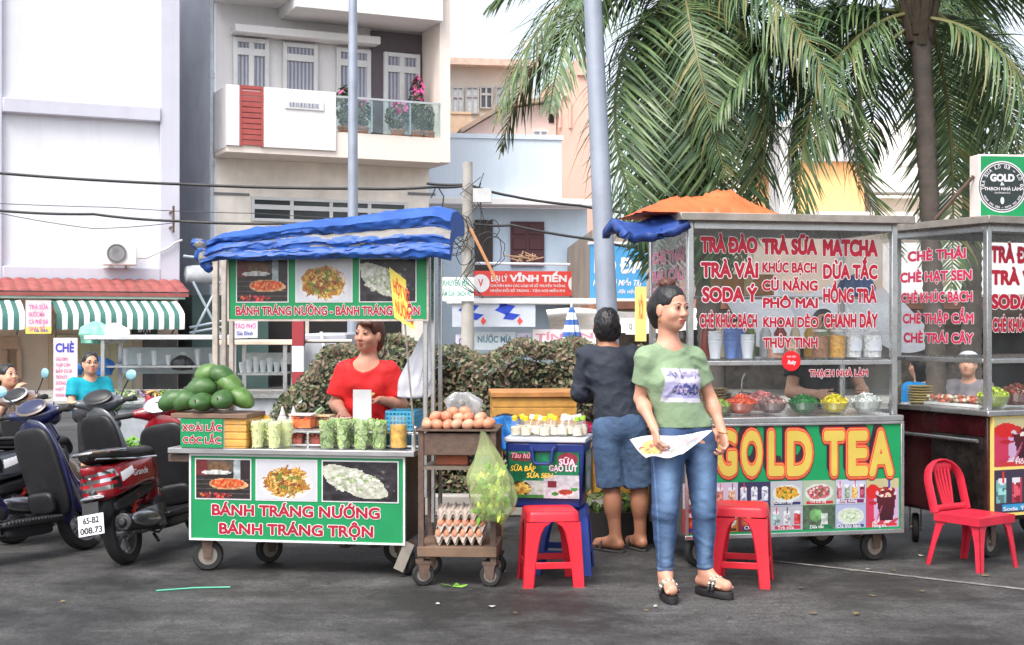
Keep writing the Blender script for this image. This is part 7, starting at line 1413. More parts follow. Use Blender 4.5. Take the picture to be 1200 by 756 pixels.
def jeans(V, P_):
    C = np.tile(np.array(lin((46, 70, 108))), (len(V), 1)); pale = np.array(lin((118, 148, 184)))
    for s in 'LR':
        a, k_, b = (np.array(P_[n+s][:]) for n in ('h', 'k', 'a')) if False else (np.array(P_['h'+s+'p'][:]), np.array(P_['k'+s][:]), np.array(P_['a'+s][:]))
        for c, r in (((a*.45+k_*.55)+(0, -.07, 0), (.05, .08, .2)), ((k_*.4+b*.6)+(0, -.05, 0), (.03, .06, .13))):
            m = np.exp(-(((V-c)/np.array(r))**2).sum(1)*1.1)[:, None]*.8; C = C*(1-m)+pale*m
        t = np.clip((a[2]-V[:, 2])/(a[2]-b[2]), 0, 1); xs = a[0]+(b[0]-a[0])*t+(.09-.055*t)*(1 if s == 'L' else -1); e = np.abs(V[:, 0]-xs); m = ((e < .0035) & (V[:, 2] < .8))[:, None]*.32; C = C*(1-m)+pale*m
        m = (np.abs(V[:, 2]-.16) < .006)[:, None]*.45; C = C*(1-m)+pale*m
    return C
WJ = dict(head=(37, 2, 0), byaw=24, hc=(-.092, -.03, 1.525), neck=(-.1, .0, 1.335), chest=(-.09, 0, 1.16), waist=(-.06, .0, 1.02), pelvis=(-.02, .02, .86), sL=(.036, .06, 1.262), sR=(-.224, -.05, 1.262), eL=(.135, .1, 1.04), eR=(-.25, .0, 1.05), wL=(.185, .0, .87), wR=(-.19, -.15, .895), hLp=(.072, .05, .82), hRp=(-.105, -.03, .82), kL=(.085, .0, .46), kR=(-.13, -.08, .46), aL=(.1, .06, .125), aR=(-.12, -.01, .125), tL=(.215, -.07, .065), tR=(-.1, -.19, .065),
    hL=dict(d=(.12, -.25, -1), n=(-1, -.4, 0), curl=(.55, .75, .6)), hR=dict(d=(.12, -.35, -.9), n=(.9, .3, -.1), curl=(.5, .5, .4), pinch=.3))
wo, wH, whp = figure('woman in light green printed shirt and blue jeans standing in front with a menu sheet', WJ, dict(h=.0048, fem=1, skin=skin_f, hair=hair_black, hairf=hair_main, top=shirt_g, topcol=green_shirt, hem=.9, sleeve=.62, flare=1.06, ease=.009, neckline=(.088, .08, .065, .045), pants=denim, pantcol=jeans, thigh=1.13, pease=.003, waistband=.904, leglen=1.93, shoe=mat('sandal_black', (.014, .014, .016), .6), sole=.034, beads=1, lip=(176, 88, 82), g=.97, arm=.87, foldamp=.0055), G(806, 7.2))
bn = SDF((-.3, -.2, 1.5), (.1, .2, 1.75), .005); bc = whp(0, -.035, .128); bn.ell(bc, (.047, .045, .033), wH, .01); bn.warp(lambda X, Y, Z: .003*np.sin(X*160+Z*120)*np.sin(Y*150-Z*90)); bn.build('hair_bun', hair_brown, wo)
MB().tube([whp(-.079, -.004, -.055-.012*i) for i in range(3)], [.004, .006, .003], 6).build('earring', S('gold', (200, 160, 70), .3, metal=.9), wo)
MB().lathe([(.028, -.002), (.03, 0), (.028, .002)], M=Matrix.Translation(V3(WJ['wL'])) @ Matrix.Rotation(.2, 4, 'Y'), n=20).build('bracelet', S('gold', (200, 160, 70)), wo)
m = MB(); pc = [P(738, 517, 6.98), P(770, 540, 6.93), P(836, 506, 7.02), P(812, 531, 7.0)]
def sheet(u, v):
    a = Vector((P(738, 515, 7.07)).lerp(P(835, 506, 7.02), u)); b = P(757, 537, 7.04).lerp(P(800, 534, 6.98), u); p = a.lerp(b, v); p.z += -.01*math.sin(v*PI)*(1-u)+.004*math.sin(u*PI)*(1-v)+.008*math.sin(u*8); p.y += -.015*math.sin(v*PI)*u; return p
cv = Pic(40, 24, (226, 226, 230)); cv.speck(.25, .55, .2, .34, [(220, 170, 90), (190, 90, 80), (230, 196, 120), (160, 180, 110)], 70, .045, 3).strand(.68, .45, .28, .34, [(130, 130, 160), (180, 120, 130), (120, 140, 120)], 80, .02, 4)
Vv = np.array([sheet(i/40, j/24)[:] for j in range(25) for i in range(41)]); ii = (np.arange(24)[:, None]*41+np.arange(40)[None]).ravel(); Qq = np.stack([ii+41, ii+42, ii+1, ii], 1); cc = cv.A/255; cc = np.where(cc <= .04045, cc/12.92, ((cc+.055)/1.055)**2.4).reshape(-1, 3)
ms_ = pics_obj('menu_sheet', [(Vv, Qq, cc)]); tag(ms_, 'laminated menu sheet held in the right hand of the woman in green', 'menu'); sd = ms_.modifiers.new('thick', 'SOLIDIFY'); sd.thickness = .003
# ---- the seller in red
def hair_bob(Hr, hp, Hm, hs):
    hair_cap(Hr, hp, Hm, hs, big=1.04); Hr.ell(hp(0, -.05, -.05), (.082, .06, .075), Hm, .03); Hr.ell(hp(.03, .075, .07), (.05, .03, .025), Hm, .015)
SJ = dict(head=(-28, 0, -3), byaw=-8, hc=(.012, -.02, 1.375), neck=(.0, .0, 1.2), chest=(.0, .0, 1.05), waist=(.0, -.01, .9), pelvis=(0, .02, .77), sL=(.145, -.01, 1.125), sR=(-.14, .02, 1.125), eL=(.225, -.02, .92), eR=(-.205, .0, .92), wL=(.1, -.19, .955), wR=(-.13, -.2, .88), hLp=(.08, .02, .73), hRp=(-.08, .02, .73), kL=(.08, 0, .42), kR=(-.1, 0, .42), aL=(.06, .05, .08), aR=(-.13, .05, .08), tL=(.05, -.1, .04), tR=(-.14, -.1, .04), hL=dict(d=(-.8, -.45, .0), n=(-.2, -.3, -1), curl=(.5, .7, .6)), hR=dict(d=(.3, -.8, -.3), n=(0, -.2, -1), curl=(.4, .5, .4)))
red_top = S('red_blouse', (214, 28, 30), .75, var=.08, scale=6, bump=.5, bscale=9, bdist=.03); dk_tr = mat('dark_trousers', (.02, .02, .026), .8, var=.2)
sandal_b = S('sandal_brown', (70, 54, 46), .6)
figure('seller in a loose red blouse behind the snack cart looking left', SJ, dict(h=.0056, fem=1, g=1.05, arm=1.05, skin=skin_f, hair=hair_brown, hairf=hair_bob, top=red_top, hem=.74, sleeve=.75, flare=1.2, ease=.016, neckline=(.105, .1, .115, .07), foldamp=.009, ph=1., pants=dk_tr, waistband=.86, leglen=1.9, shoe=sandal_b, lip=(178, 96, 88)), G(430, 8.9))[0].scale = (1., 1., 1.)
o = thing('food_piece', 'pale piece of rice cracker held in the hand of the seller in red', 'food', G(430, 8.9)+Vector((.045, -.235, .985))); m = MB(); m.ell((0, 0, 0), (.035, .012, .012), (0, -.5, .3), jit=.3); m.build('cracker', S('cracker', (222, 200, 120), .7, var=.2), o)
# ---- the man seen from behind
def hair_man(Hr, hp, Hm, hs): hair_cap(Hr, hp, Hm, hs, big=1.0); Hr.ell(hp(0, -.045, -.015), (.082, .066, .075), Hm, .02); Hr.warp(lambda X, Y, Z: .005*n3(X*110, Y*110, Z*60)+.003*n3(X*30, Y*30, Z*30))
MJ = dict(head=(188, -16, 0), byaw=184, hc=(-.05, .03, 1.425), neck=(-.035, .0, 1.29), chest=(-.03, .0, 1.14), waist=(-.0, .0, .97), pelvis=(.03, .0, .8), sL=(-.175, .02, 1.24), sR=(.12, .02, 1.24), eL=(-.21, .06, 1.0), eR=(.17, .1, 1.0), wL=(-.13, .27, .97), wR=(.08, .3, .97), hLp=(-.055, .0, .76), hRp=(.115, .01, .76), kL=(-.02, .02, .41), kR=(.16, .04, .41), aL=(.01, .0, .085), aR=(.17, .06, .085), tL=(-.12, .12, .04), tR=(.1, .22, .04))
figure('man in dark long sleeved shirt and denim shorts seen from behind', MJ, dict(h=.006, g=.9, arm=1.05, skin=skin_t, hair=hair_black, hairf=hair_man, top=S('charcoal_shirt', (44, 50, 62), .8, var=.15, bump=.6, bscale=10, bdist=.03), hem=.83, sleeve=1.9, ease=.014, neckline=(.075, .07, .05, .0), pants=denim_l, pease=.016, waistband=.88, leglen=.98, shoe=S('flip_flop', (64, 62, 60), .7), sole=.012, foldamp=.008, ph=2.), G(720, 8.62))
# ---- vendor behind the drink cart
VJ = dict(head=(-12, -14, 0), byaw=-5, hc=(0, -.05, 1.42), neck=(0, 0, 1.26), chest=(0, 0, 1.1), waist=(0, 0, .94), pelvis=(0, .02, .8), sL=(.17, 0, 1.21), sR=(-.17, 0, 1.21), eL=(.26, -.05, .99), eR=(-.22, -.05, .98), wL=(.22, -.24, 1.0), wR=(-.08, -.22, .98), hLp=(.085, .02, .76), hRp=(-.085, .02, .76), kL=(.12, 0, .42), kR=(-.12, 0, .42), aL=(.24, .02, .085), aR=(-.12, .04, .085), tL=(.26, -.13, .04), tR=(-.12, -.12, .04))
figure('vendor in black shirt standing behind the drink cart glass', VJ, dict(h=.009, skin=skin_m, hair=hair_black, hairf=hair_cap, top=mat('black_shirt', (.016, .016, .018), .85), hem=.8, sleeve=.55, pants=dk_tr, shoe=sandal_b, brow=0, eyes=0), G(963, 9.25))
# ---- sitting people farther back
def sitting(lab, loc, yaw, top, hair=hair_black, hz=1.05, skin=skin_m, hairf=hair_man, h=.009, bend=0., handup=False, eyes=1, lean=.0):
    f = frame(yaw); q = lambda x, y, z: tuple(f @ Vector((x, y, 0))+Vector((0, 0, z))); b = hz-.5
    J = dict(head=(yaw, -8-bend, 0), byaw=yaw, hc=q(0, .06+lean, hz), neck=q(0, .02+lean*.8, hz-.165), chest=q(0, lean*.5, hz-.32), waist=q(0, -.02, hz-.47), pelvis=q(0, -.02, b), sL=q(.155, .0+lean*.7, hz-.21), sR=q(-.155, lean*.7, hz-.21), eL=q(.2, .08+lean, hz-.42), eR=q(-.2, .08+lean, hz-.42), wL=q(.1, .28+lean, hz-.4), wR=q(-.1, .28+lean, hz-.4) if not handup else q(-.03, .2+lean, hz-.14), hLp=q(.09, .05, b-.02), hRp=q(-.09, .05, b-.02), kL=q(.13, .4, b), kR=q(-.13, .4, b), aL=q(.13, .36, .085), aR=q(-.13, .36, .085), tL=q(.14, .5, .04), tR=q(-.14, .5, .04))
    o, Hm, hp = figure(lab, J, dict(h=h, skin=skin, hair=hair, hairf=hairf, top=top, hem=b-.05, sleeve=.6, ease=.016, pants=dk_tr, waistband=b+.08, shoe=sandal_b, eyes=eyes, brow=eyes), loc)
    s = thing('plastic_stool', 'x', 'stool'); bpy.data.objects.remove(s); return o, Hm, hp
o, Hm, hp = sitting('man in turquoise shirt and glasses sitting behind the parked scooters', G(105, 14), 28, S('turquoise_shirt', (0, 150, 170), .8, var=.08), hz=1.03, h=.008)
m = MB()
for s in (-1, 1): m.tube([hp(s*.031+.021*math.cos(a), .1, .003+.016*math.sin(a)) for a in [2*PI*i/12 for i in range(13)]], .002, 5); m.tube([hp(s*.052, .098, .008), hp(s*.078, .0, .006)], .002, 5)
m.tube([hp(-.01, .102, .006), hp(.01, .102, .006)], .002, 5); m.build('spectacles', black_plastic, o)
sitting('man at the far left edge with his hand raised to his mouth', G(-2, 13.3), 55, S('grey_shirt', (70, 72, 82), .8, var=.2), hz=.93, skin=skin_m, h=.009, handup=True, lean=.1, bend=6)
def hair_long(Hr, hp, Hm, hs): hair_cap(Hr, hp, Hm, hs); Hr.ell(hp(0, -.07, -.1), (.07, .045, .14), Hm, .03)
sitting('woman with long dark hair and blue shirt seen through the side glass', G(1081, 13.2), 200, S('cobalt_shirt', (20, 130, 200), .8), hz=1.02, hairf=hair_long, h=.012, eyes=0)
o, Hm, hp = sitting('person in pale cap and grey shirt seen through the side glass', G(1136, 13.0), -30, S('dull_shirt', (120, 116, 122), .8, var=.3, scale=20), hz=1.05, h=.012, eyes=0); MB().ell(hp(0, -.01, .06), (.1, .115, .075)).build('cap', S('cap_pale', (206, 208, 214), .7), o)
# ============================================================ parked scooters (local x forward, y to the rider's left)
chrome = S('chrome', (214, 214, 216), .12, metal=1., var=.05); tyre_m = mat('tyre', (.014, .014, .015), .8, var=.2, dirt=.25); alloy = S('alloy_grey', (150, 152, 156), .32, metal=.85, dirt=.3); lens = mat('clear_lens', (.75, .75, .78), .1); red_lens = mat('red_lens', (.35, .012, .02), .12, coat=.5)
seat_m = mat('seat_vinyl', (.012, .012, .013), .5, bump=.1, bscale=250); dash_m = S('dash_face', (206, 214, 224), .15); amber = S('amber_lens', (220, 120, 40), .2)
PROTO = {}
def sdf_mesh(key, lo, hi, fn, h=.008, warp=None):
    if key not in PROTO: s = SDF(lo, hi, h); fn(s); PROTO[key] = s.mesh()
    return PROTO[key]
def part(name, key, lo, hi, fn, mats, parent, h=.008, matf=None):
    V, Q = sdf_mesh(key, lo, hi, fn, h); return mesh_np(name, V, Q, mats, parent, matf(V[Q].mean(1)) if matf else None)
Ry = lambda a: Matrix.Rotation(R(a), 3, 'Y')
def f_tail(s):
    s.ell((.11, 0, .595), (.42, .165, .15), Ry(-5), .015, pw=3.); s.cap((-.2, 0, .66), (-.3, 0, .7), .085, .06, .05); s.cap((.38, 0, .52), (.52, 0, .36), .12, .09, .06)
    s.ell((.1, 0, .8), (.6, .3, .09), None, .01, True, 4); s.ell((.02, 0, .42), (.34, .3, .1), Ry(-8), .03, True, 2.6)
def f_under(s): s.ell((.12, 0, .47), (.34, .125, .055), Ry(-10), .02, pw=4); s.cap((-.1, 0, .49), (-.3, 0, .53), .055, .03, .03); s.ell((.45, 0, .34), (.09, .115, .09), Ry(30), .02, pw=4)
def f_seat(s): s.ell((.02, 0, .765), (.3, .135, .05), Ry(3), .03, pw=2.8); s.ell((.34, 0, .735), (.22, .12, .05), Ry(-3), .05, pw=2.6); s.cap((-.24, 0, .775), (-.33, 0, .79), .045, .03, .05); s.cap((.48, 0, .73), (.56, 0, .68), .06, .05, .04)
def f_floor(s): s.ell((.72, 0, .265), (.27, .165, .028), None, .01, pw=6); s.ell((.72, 0, .21), (.22, .11, .05), None, .015, pw=5); s.warp(lambda X, Y, Z: .001*np.sin(X*230)*(Z > .27))
def f_shield(s):
    for y in (-1, 1): s.ell((.99, y*.09, .6), (.035, .13, .34), Ry(-14), .05, pw=2.4)
    s.ell((1.02, 0, .62), (.08, .1, .36), Ry(-16), .05); s.cap((1.05, 0, .85), (.98, 0, 1.0), .075, .06, .05)
def f_inner(s): s.ell((.95, 0, .6), (.032, .205, .34), Ry(-14), .01, pw=4); s.ell((.92, 0, .38), (.03, .13, .08), Ry(-14), .02, pw=4); s.ell((.915, 0, .73), (.012, .13, .06), Ry(-14), .006, False, 5); s.cap((.925, 0, .83), (.895, 0, .83), .02, .02, .003)
def f_fender(s): s.ell((1.26, 0, .3), (.27, .075, .22), None, .01, pw=2.3); s.ell((1.26, 0, .2), (.245, .06, .235), None, .0, True); s.plane((-.35, 0, -1), (1.26, 0, .26)); s.cap((1.2, 0, .5), (1.06, 0, .8), .045, .05, .03)
def f_cowl(s): s.ell((.99, 0, 1.03), (.12, .15, .075), Ry(-18), .03, pw=2.3); s.ell((1.07, 0, 1.0), (.07, .11, .07), None, .03); s.cap((.97, -.1, 1.03), (.93, -.2, 1.035), .05, .032, .04); s.cap((.97, .1, 1.03), (.93, .2, 1.035), .05, .032, .04)
def f_exh(s): s.cap((.14, -.15, .255), (-.3, -.175, .31), .05, .062, .01, end=True, start=True); s.cap((-.3, -.175, .31), (-.325, -.176, .313), .03, .028, .004, end=True); s.cap((.35, -.1, .2), (.18, -.15, .25), .022, .03, .02)
def f_eng(s): s.ell((.1, .1, .25), (.27, .045, .075), Ry(4), .01, pw=4); s.ell((.3, 0, .28), (.11, .1, .085), None, .012, pw=5); s.ell((.16, -.085, .27), (.085, .04, .085), None, .008, pw=4); s.cap((.16, -.13, .27), (.16, -.1, .27), .055, .055, .004)
def f_hug(s): s.cap((-.14, 0, .5), (-.3, 0, .36), .075, .05, .03); s.ell((-.2, 0, .42), (.05, .08, .14), Ry(30), .03)
def scooter(lab, loc, rz, paint, trim, lean=-8, plate=None, dash=dash_m, inner=black_plastic, steer=16, mirrors=(1,), grp=None, sc=1.):
    o = thing('parked_scooter', lab, 'scooter', loc, rz, grp); o.rotation_euler = (R(lean), 0, rz); o.scale = (sc,)*3
    V, Q = sdf_mesh('tail', (-.45, -.25, .3), (.7, .25, .9), f_tail, .006); C = V[Q].mean(1); x, y, z = C.T; cl = np.zeros(len(Q), int)
    rear = (x < -.16-.25*(z-.56)) & (z > .545) & (z < .68+.12*(x+.2)); cl[rear] = 1; cl[rear & (x < -.2) & (((z > .575) & (z < .598)) | ((z > .622) & (z < .646))) & (np.abs(y) > .012)] = 2
    u_ = x+.155; cl[(np.abs(y) > .1) & (u_ > 0) & (u_ < .17) & (z > .575+.28*u_) & (z < .64+.2*u_)] = 3
    for k_, (nm, mt) in enumerate((('body', paint), ('tail_trim', trim), ('tail_light', red_lens), ('indicator', lens))):
        q_ = Q[cl == k_]; us, inv = np.unique(q_, return_inverse=True); pt_ = mesh_np(nm, V[us], inv.reshape(q_.shape), mt, o if k_ in (0, 1, 3) else tl)
        if k_ == 1: tl = pt_
    part('seat', 'seat', (-.45, -.2, .6), (.7, .2, .9), f_seat, seat_m, o); part('underbody', 'under', (-.45, -.2, .3), (.7, .2, .7), f_under, black_plastic, o)
    part('floor_board', 'floor', (.35, -.2, .1), (1.05, .2, .45), f_floor, black_plastic, o); part('leg_shield', 'shield', (.8, -.28, .2), (1.2, .28, 1.12), f_shield, paint, o); part('inner_shield', 'inner', (.75, -.26, .2), (1.1, .26, 1.0), f_inner, inner, o)
    part('front_fender', 'fend', (.9, -.12, .1), (1.6, .12, .9), f_fender, paint, o); ex = part('exhaust', 'exh', (-.4, -.28, .15), (.45, .0, .42), f_exh, black_plastic, o)
    m = MB(); m.add(*[None]*0) if False else None
    M = Matrix.Translation((-.06, -.232, .292)) @ Ry(7.5).to_4x4(); m.ell((0, .0, .005), (.21, .034, .056)); m.V = [tuple(M @ Vector(v)) for v in m.V]; m.build('heat_shield', S('shield_grey', (168, 170, 174), .22, metal=.9, var=.3, scale=12, dirt=.3), ex); part('engine', 'eng', (-.3, -.2, .1), (.6, .25, .5), f_eng, alloy, o); part('rear_fender', 'hug', (-.45, -.15, .25), (.0, .15, .62), f_hug, black_plastic, o)
    hb = bpy.data.objects.new('handlebar', None); link(hb, o); hb.location = (.97, 0, 0); hb.rotation_euler = (0, 0, R(steer)); c = part('cowl', 'cowl', (.75, -.3, .85), (1.25, .3, 1.2), f_cowl, paint, hb); c.location = (-.97, 0, 0)
    m = MB(); Md = Matrix.Translation((-.085, 0, 1.085)) @ Ry(-48).to_4x4(); m.ell((0, 0, 0), (.07, .115, .02)); m.V = [tuple(Md @ Vector(v)) for v in m.V]; m.build('dial', dash, hb)
    m = MB(); m.ell((0, 0, 0), (.085, .132, .017)); Md2 = Matrix.Translation((-.08, 0, 1.078)) @ Ry(-48).to_4x4(); m.V = [tuple(Md2 @ Vector(v)) for v in m.V]; m.build('dial_rim', trim, hb)
    for s in (-1, 1):
        m = MB(); m.tube([(-.04, s*.2, 1.035), (-.06, s*.23, 1.035), (-.1, s*.35, 1.03)], [.018, .018, .018], 10); m.lathe([(.02, 0), (.02, .1)], M=Matrix.Translation((-.075, s*.25, 1.034)) @ Euler((-s*PI/2, 0, s*.38)).to_matrix().to_4x4(), n=12); m.build('grip', black_rubber, hb)
        m = MB(); m.tube([(-.01, s*.19, 1.03), (.0, s*.24, 1.02), (-.05, s*.35, 1.02)], [.008, .008, .006], 6); m.build('brake_lever', chrome, hb)
        if s in mirrors: m = MB(); m.tube([(-.03, s*.17, 1.05), (.0, s*.2, 1.13), (-.02, s*.26, 1.2)], .006, 6); m.build('mirror_stalk', black_plastic, hb); q = MB(); q.ell((-.03, s*.29, 1.23), (.014, .058, .045), (0, 0, s*.3)); q.build('mirror', [S('mirror_back', (150, 200, 214), .12, metal=.3)], hb)
    for x, st_ in ((0, 0), (1.27, 0)):
        Mw = Matrix.Translation((x, 0, .222)) @ Matrix.Rotation(PI/2, 4, 'X'); m = MB(); m.lathe([(.155, -.035), (.18, -.046), (.205, -.042), (.22, -.022), (.223, 0), (.22, .022), (.205, .042), (.18, .046), (.155, .035)], M=Mw, n=40); w_ = m.build('wheel', tyre_m, o)
        m = MB(); m.lathe([(.157, -.03), (.142, -.026), (.142, .026), (.157, .03), (.157, .0)], M=Mw, n=36, cap=False); m.lathe([(.0001, -.05), (.04, -.05), (.04, .05), (.0001, .05)], M=Mw, n=16)
        for k in range(10): a = (k//2)*2*PI/5; e = .16 if k % 2 else -.16; m.tube([Mw @ Vector((.03*math.cos(a), .03*math.sin(a), .0)), Mw @ Vector((.15*math.cos(a+e), .15*math.sin(a+e), .0))], [.015, .011], 6)
        m.build('rim', alloy, w_)
    m = MB(); m.tube([(1.27, .07, .22), (1.1, .06, .6)], .02, 8); m.tube([(1.27, -.07, .22), (1.1, -.06, .6)], .02, 8); m.build('fork', alloy, o)
    m = MB(); m.tube([(.0, -.135, .79), (-.22, -.13, .8), (-.36, -.07, .81), (-.38, 0, .81), (-.36, .07, .81), (-.22, .13, .8), (0, .135, .79)], .0095, 8); m.tube([(.45, -.13, .7), (.1, -.147, .715), (-.2, -.14, .74), (-.34, -.08, .76)], .008, 6); m.build('grab_rail', trim, o)
    m = MB(); m.ell((-.33, 0, .505), (.06, .1, .022)); m.build('plate_lamp', chrome, o)
    if plate:
        Mp = Matrix.Translation((-.405, 0, .335)) @ Matrix.Rotation(-PI/2, 4, 'Z') @ Matrix.Rotation(R(-12), 4, 'X'); m = MB(); m.box(-.095, .095, 0, .004, -.07, .07, 0, Mp); pl = m.build('number_plate', S('plate_white', (214, 216, 222), .4, dirt=.15), o, bev=.003)
        m = MB(); m.text(plate[0], -.055, .06, .012, .042, -.002, .03, 0, Mp); m.text(plate[1], -.08, .08, -.055, .042, -.002, .03, 0, Mp); m.build('lettering', mat('plate_black', (.02, .02, .025), .5), pl, smooth=False)
        m = MB(); m.box(-.06, .06, .005, .03, -.02, .15, 0, Mp); m.build('plate_holder', black_plastic, o)
    m = MB()      # rear shock with its spring, cooling fins, control cables, panel seams
    for q in range(30): a = q*1.05; m.V.append((-.03+.12*q/29+.022*math.cos(a), -.105+.022*math.sin(a), .25+.22*q/29))
    pts = m.V; m = MB(); m.tube(pts, .006, 5); m.tube([(-.03, -.105, .24), (.1, -.105, .5)], .011, 6); m.build('shock', S('spring_red', (150, 40, 36), .4) if paint is not navy_pt else alloy, o)
    m = MB()
    for q in range(6): m.box(.36+.018*q, .368+.018*q, -.115, .115, .2, .36)
    m.build('cooling_fins', alloy, o)
    m = MB()
    for y0 in (-.12, .12): m.tube([(.95, y0*1.6, 1.02), (1.02, y0, 1.1), (1.06, y0*.3, 1.05), (1.05, 0, .95)], .005, 5)
    m.tube([(.1, -.16, .2), (.3, -.12, .16), (.5, -.1, .2)], .008, 5); m.build('control_cable', black_rubber, o)
    m = MB(); m.tube([(-.22, -.152, .53), (.0, -.158, .535), (.25, -.157, .52), (.45, -.135, .46)], .0045, 5); m.tube([(.33, -.155, .7), (.36, -.157, .6), (.34, -.157, .53)], .0035, 5); m.build('seam', black_plastic, o)
    m = MB(); m.tube([(.3, .1, .16), (.22, .2, .0)], .012, 6); m.tube([(.3, -.08, .16), (.28, -.12, .1)], .012, 6); m.build('side_stand', black_plastic, o); return o
def paintm(n, rgb, **k): return S(n, rgb, .22, coat=.8, var=.06, scale=4, **k)
red_pt = paintm('scooter_red', (136, 12, 28)); navy_pt = paintm('scooter_navy', (24, 30, 72)); grey_pt = paintm('scooter_grey', (76, 80, 86)); brown_pt = paintm('scooter_brown', (110, 84, 70))
gp_ = 'scooters parked beside the snack cart'
rs = scooter('glossy dark red scooter with number plate parked against the snack cart', G(150, 8.2), R(79), red_pt, chrome, -11, ('65-B2', '008.73'), sc=.86, grp=gp_, mirrors=())
m = MB(); m.text('Grande', -.02, .2, .6, .045, -.17, .02, 0, None, shear=.3); m.build('lettering', white_paint, rs, smooth=False)
scooter('dark navy scooter with black leg shield and round blue mirror', G(-77, 7.8), R(58), navy_pt, S('trim_brown', (110, 100, 92), .35, metal=.4), -9, dash=S('dash_dark', (46, 50, 80), .2), grp=gp_, mirrors=(1,), sc=.86)
scooter('black and grey scooter half hidden behind the red and navy scooters', G(17, 8.95), R(58), grey_pt, black_plastic, -7, dash=black_plastic, grp=gp_, mirrors=(-1,), steer=20, sc=.86)
scooter('brown and silver scooter farthest back at the left edge', G(-82, 9.25), R(58), brown_pt, S('trim_silver', (170, 170, 172), .3, metal=.6), -7, dash=black_plastic, grp=gp_, mirrors=(-1,), steer=10, sc=.86)
# ============================================================ food stalls across the lane
def stall(fc, W_, dp, zc, zr, lab, shelves, roofm, seed, label_name='food_stall'):
    o = fc.root(label_name, lab, 'food stall'); r = random.Random(seed)
    for x in (0, W_-.04):
        for y in (0, dp-.04): MB().box(x, x+.04, y, y+.04, 0, zr-.001).build('post', steel, o)
    MB().box(-.15, W_+.12, -.12, dp+.1, zr, zr+.045).build('roof', roofm, o, bev=.006); MB().box(-.03, W_+.03, -.05, dp+.03, zc-.04, zc).build('counter', steel, o); MB().box(.0, W_, .01, dp-.01, .12, zc-.041).build('cabinet', S('stall_panel', (170, 176, 182), .5, var=.2, dirt=.3), o)
    m = MB()
    for z in shelves: m.box(.04, W_-.04, .05, dp-.05, z, z+.02)
    m.build('shelf', steel, o); MB().box(.04, W_-.04, .008, .014, zc+.01, zr-.1).build('front_glass', plain_glass, o); MB().box(.04, W_-.04, dp-.03, dp-.02, zc+.3, zr-.1).build('rear_panel', S('stall_white', (226, 236, 238), .5, var=.12, scale=3), o)
    return o
roofw = S('stall_roof', (206, 208, 210), .5, metal=.3, dirt=.2); tan_r = S('stall_roof_tan', (226, 206, 184), .6, dirt=.1)
FS = Facade(118, 15, 2); st1 = stall(FS, FS.u(262)-.0, .8, FS.z(190, 473), FS.z(190, 398), 'long steel and glass food stall behind the man in turquoise', [FS.z(190, 431)], roofw, 3); W_ = FS.u(262)
FS2 = Facade(272, 14.6, 2); st2 = stall(FS2, FS2.u(336), .7, FS2.z(300, 462), FS2.z(300, 404), 'small glass stall with hanging tools behind the cart posts', [FS2.z(300, 440)], tan_r, 5)
FS3 = Facade(-20, 15.6, 2)
zc_ = FS.z(190, 473)+.002; vc = [((120, 160, 70), (170, 196, 110)), ((206, 216, 180), (150, 180, 110)), ((150, 110, 160), (120, 150, 90)), ((210, 70, 90), (230, 190, 110)), ((90, 140, 60), (140, 170, 80)), ((230, 226, 206), (200, 190, 150))]
for i in range(9):
    u = .12+i*(W_-.25)/8; a, b = vc[i % 6]; o = thing('vegetable_basket', ('leftmost basket of green leaves on the long stall counter', 'basket of pale cabbage beside the leftmost leaves on the stall', 'basket of purple and green greens on the stall counter', 'basket of red and yellow food on the stall counter', 'basket of dark herbs at the middle of the stall counter', 'basket of cream noodles right of the stall middle', 'basket of light green leaves third from the stall right end', 'basket of pale cabbage second from the stall right end', 'basket of purple greens at the stall right end')[i], 'basket', FS.W(u, .2, zc_), FS.a)
    MB().lathe([(.09, 0), (.13, .06), (.135, .06), (.1, .004), (.0001, .004)], n=16).build('basket', S('basket_red' if i % 3 == 0 else 'basket_white', (206, 70, 90) if i % 3 == 0 else (220, 222, 220), .5), o); m = MB(); leafcloud(m, (0, 0, .07), (.12, .12, .07), 130, .03, 2); m.build('vegetables', [S('veg%da' % (i % 6), a, .6, var=.2), S('veg%db' % (i % 6), b, .6, var=.2)], o, smooth=False)
for i, (px, py, rr, c, lab) in enumerate(((118, 430, .16, (40, 110, 190), 'big blue bag on the stall shelf by the man in turquoise'), (84, 430, .12, (60, 130, 200), 'smaller blue bag left of the man in turquoise'), (213, 424, .13, (40, 44, 46), 'dark kettle like bundle on the stall shelf'), (134, 392, .17, (226, 220, 210), 'white net bag of food lying on the stall roof'), (112, 393, .19, (130, 196, 170), 'mint green bag lying on the stall roof'))):
    v = .25; d = FS.d(FS.u(px, v), v); bag('plastic_bag', lab, Vector((P(px, py, d).x, d, P(px, py, d).z-.1)), [(.0, -.0), (rr*.8, .01), (rr, rr*.6), (rr*.8, rr), (rr*.3, rr*1.3), (.01, rr*1.35)], S('bagc%d' % i, c, .45, var=.25), i+2, .2)
m = MB()
for p in ((198, 60, 232, 86),): pass
cs0 = None; cs_m = [S('stall_cup', (222, 226, 228), .4), S('stall_jar', (170, 206, 206), .3)]
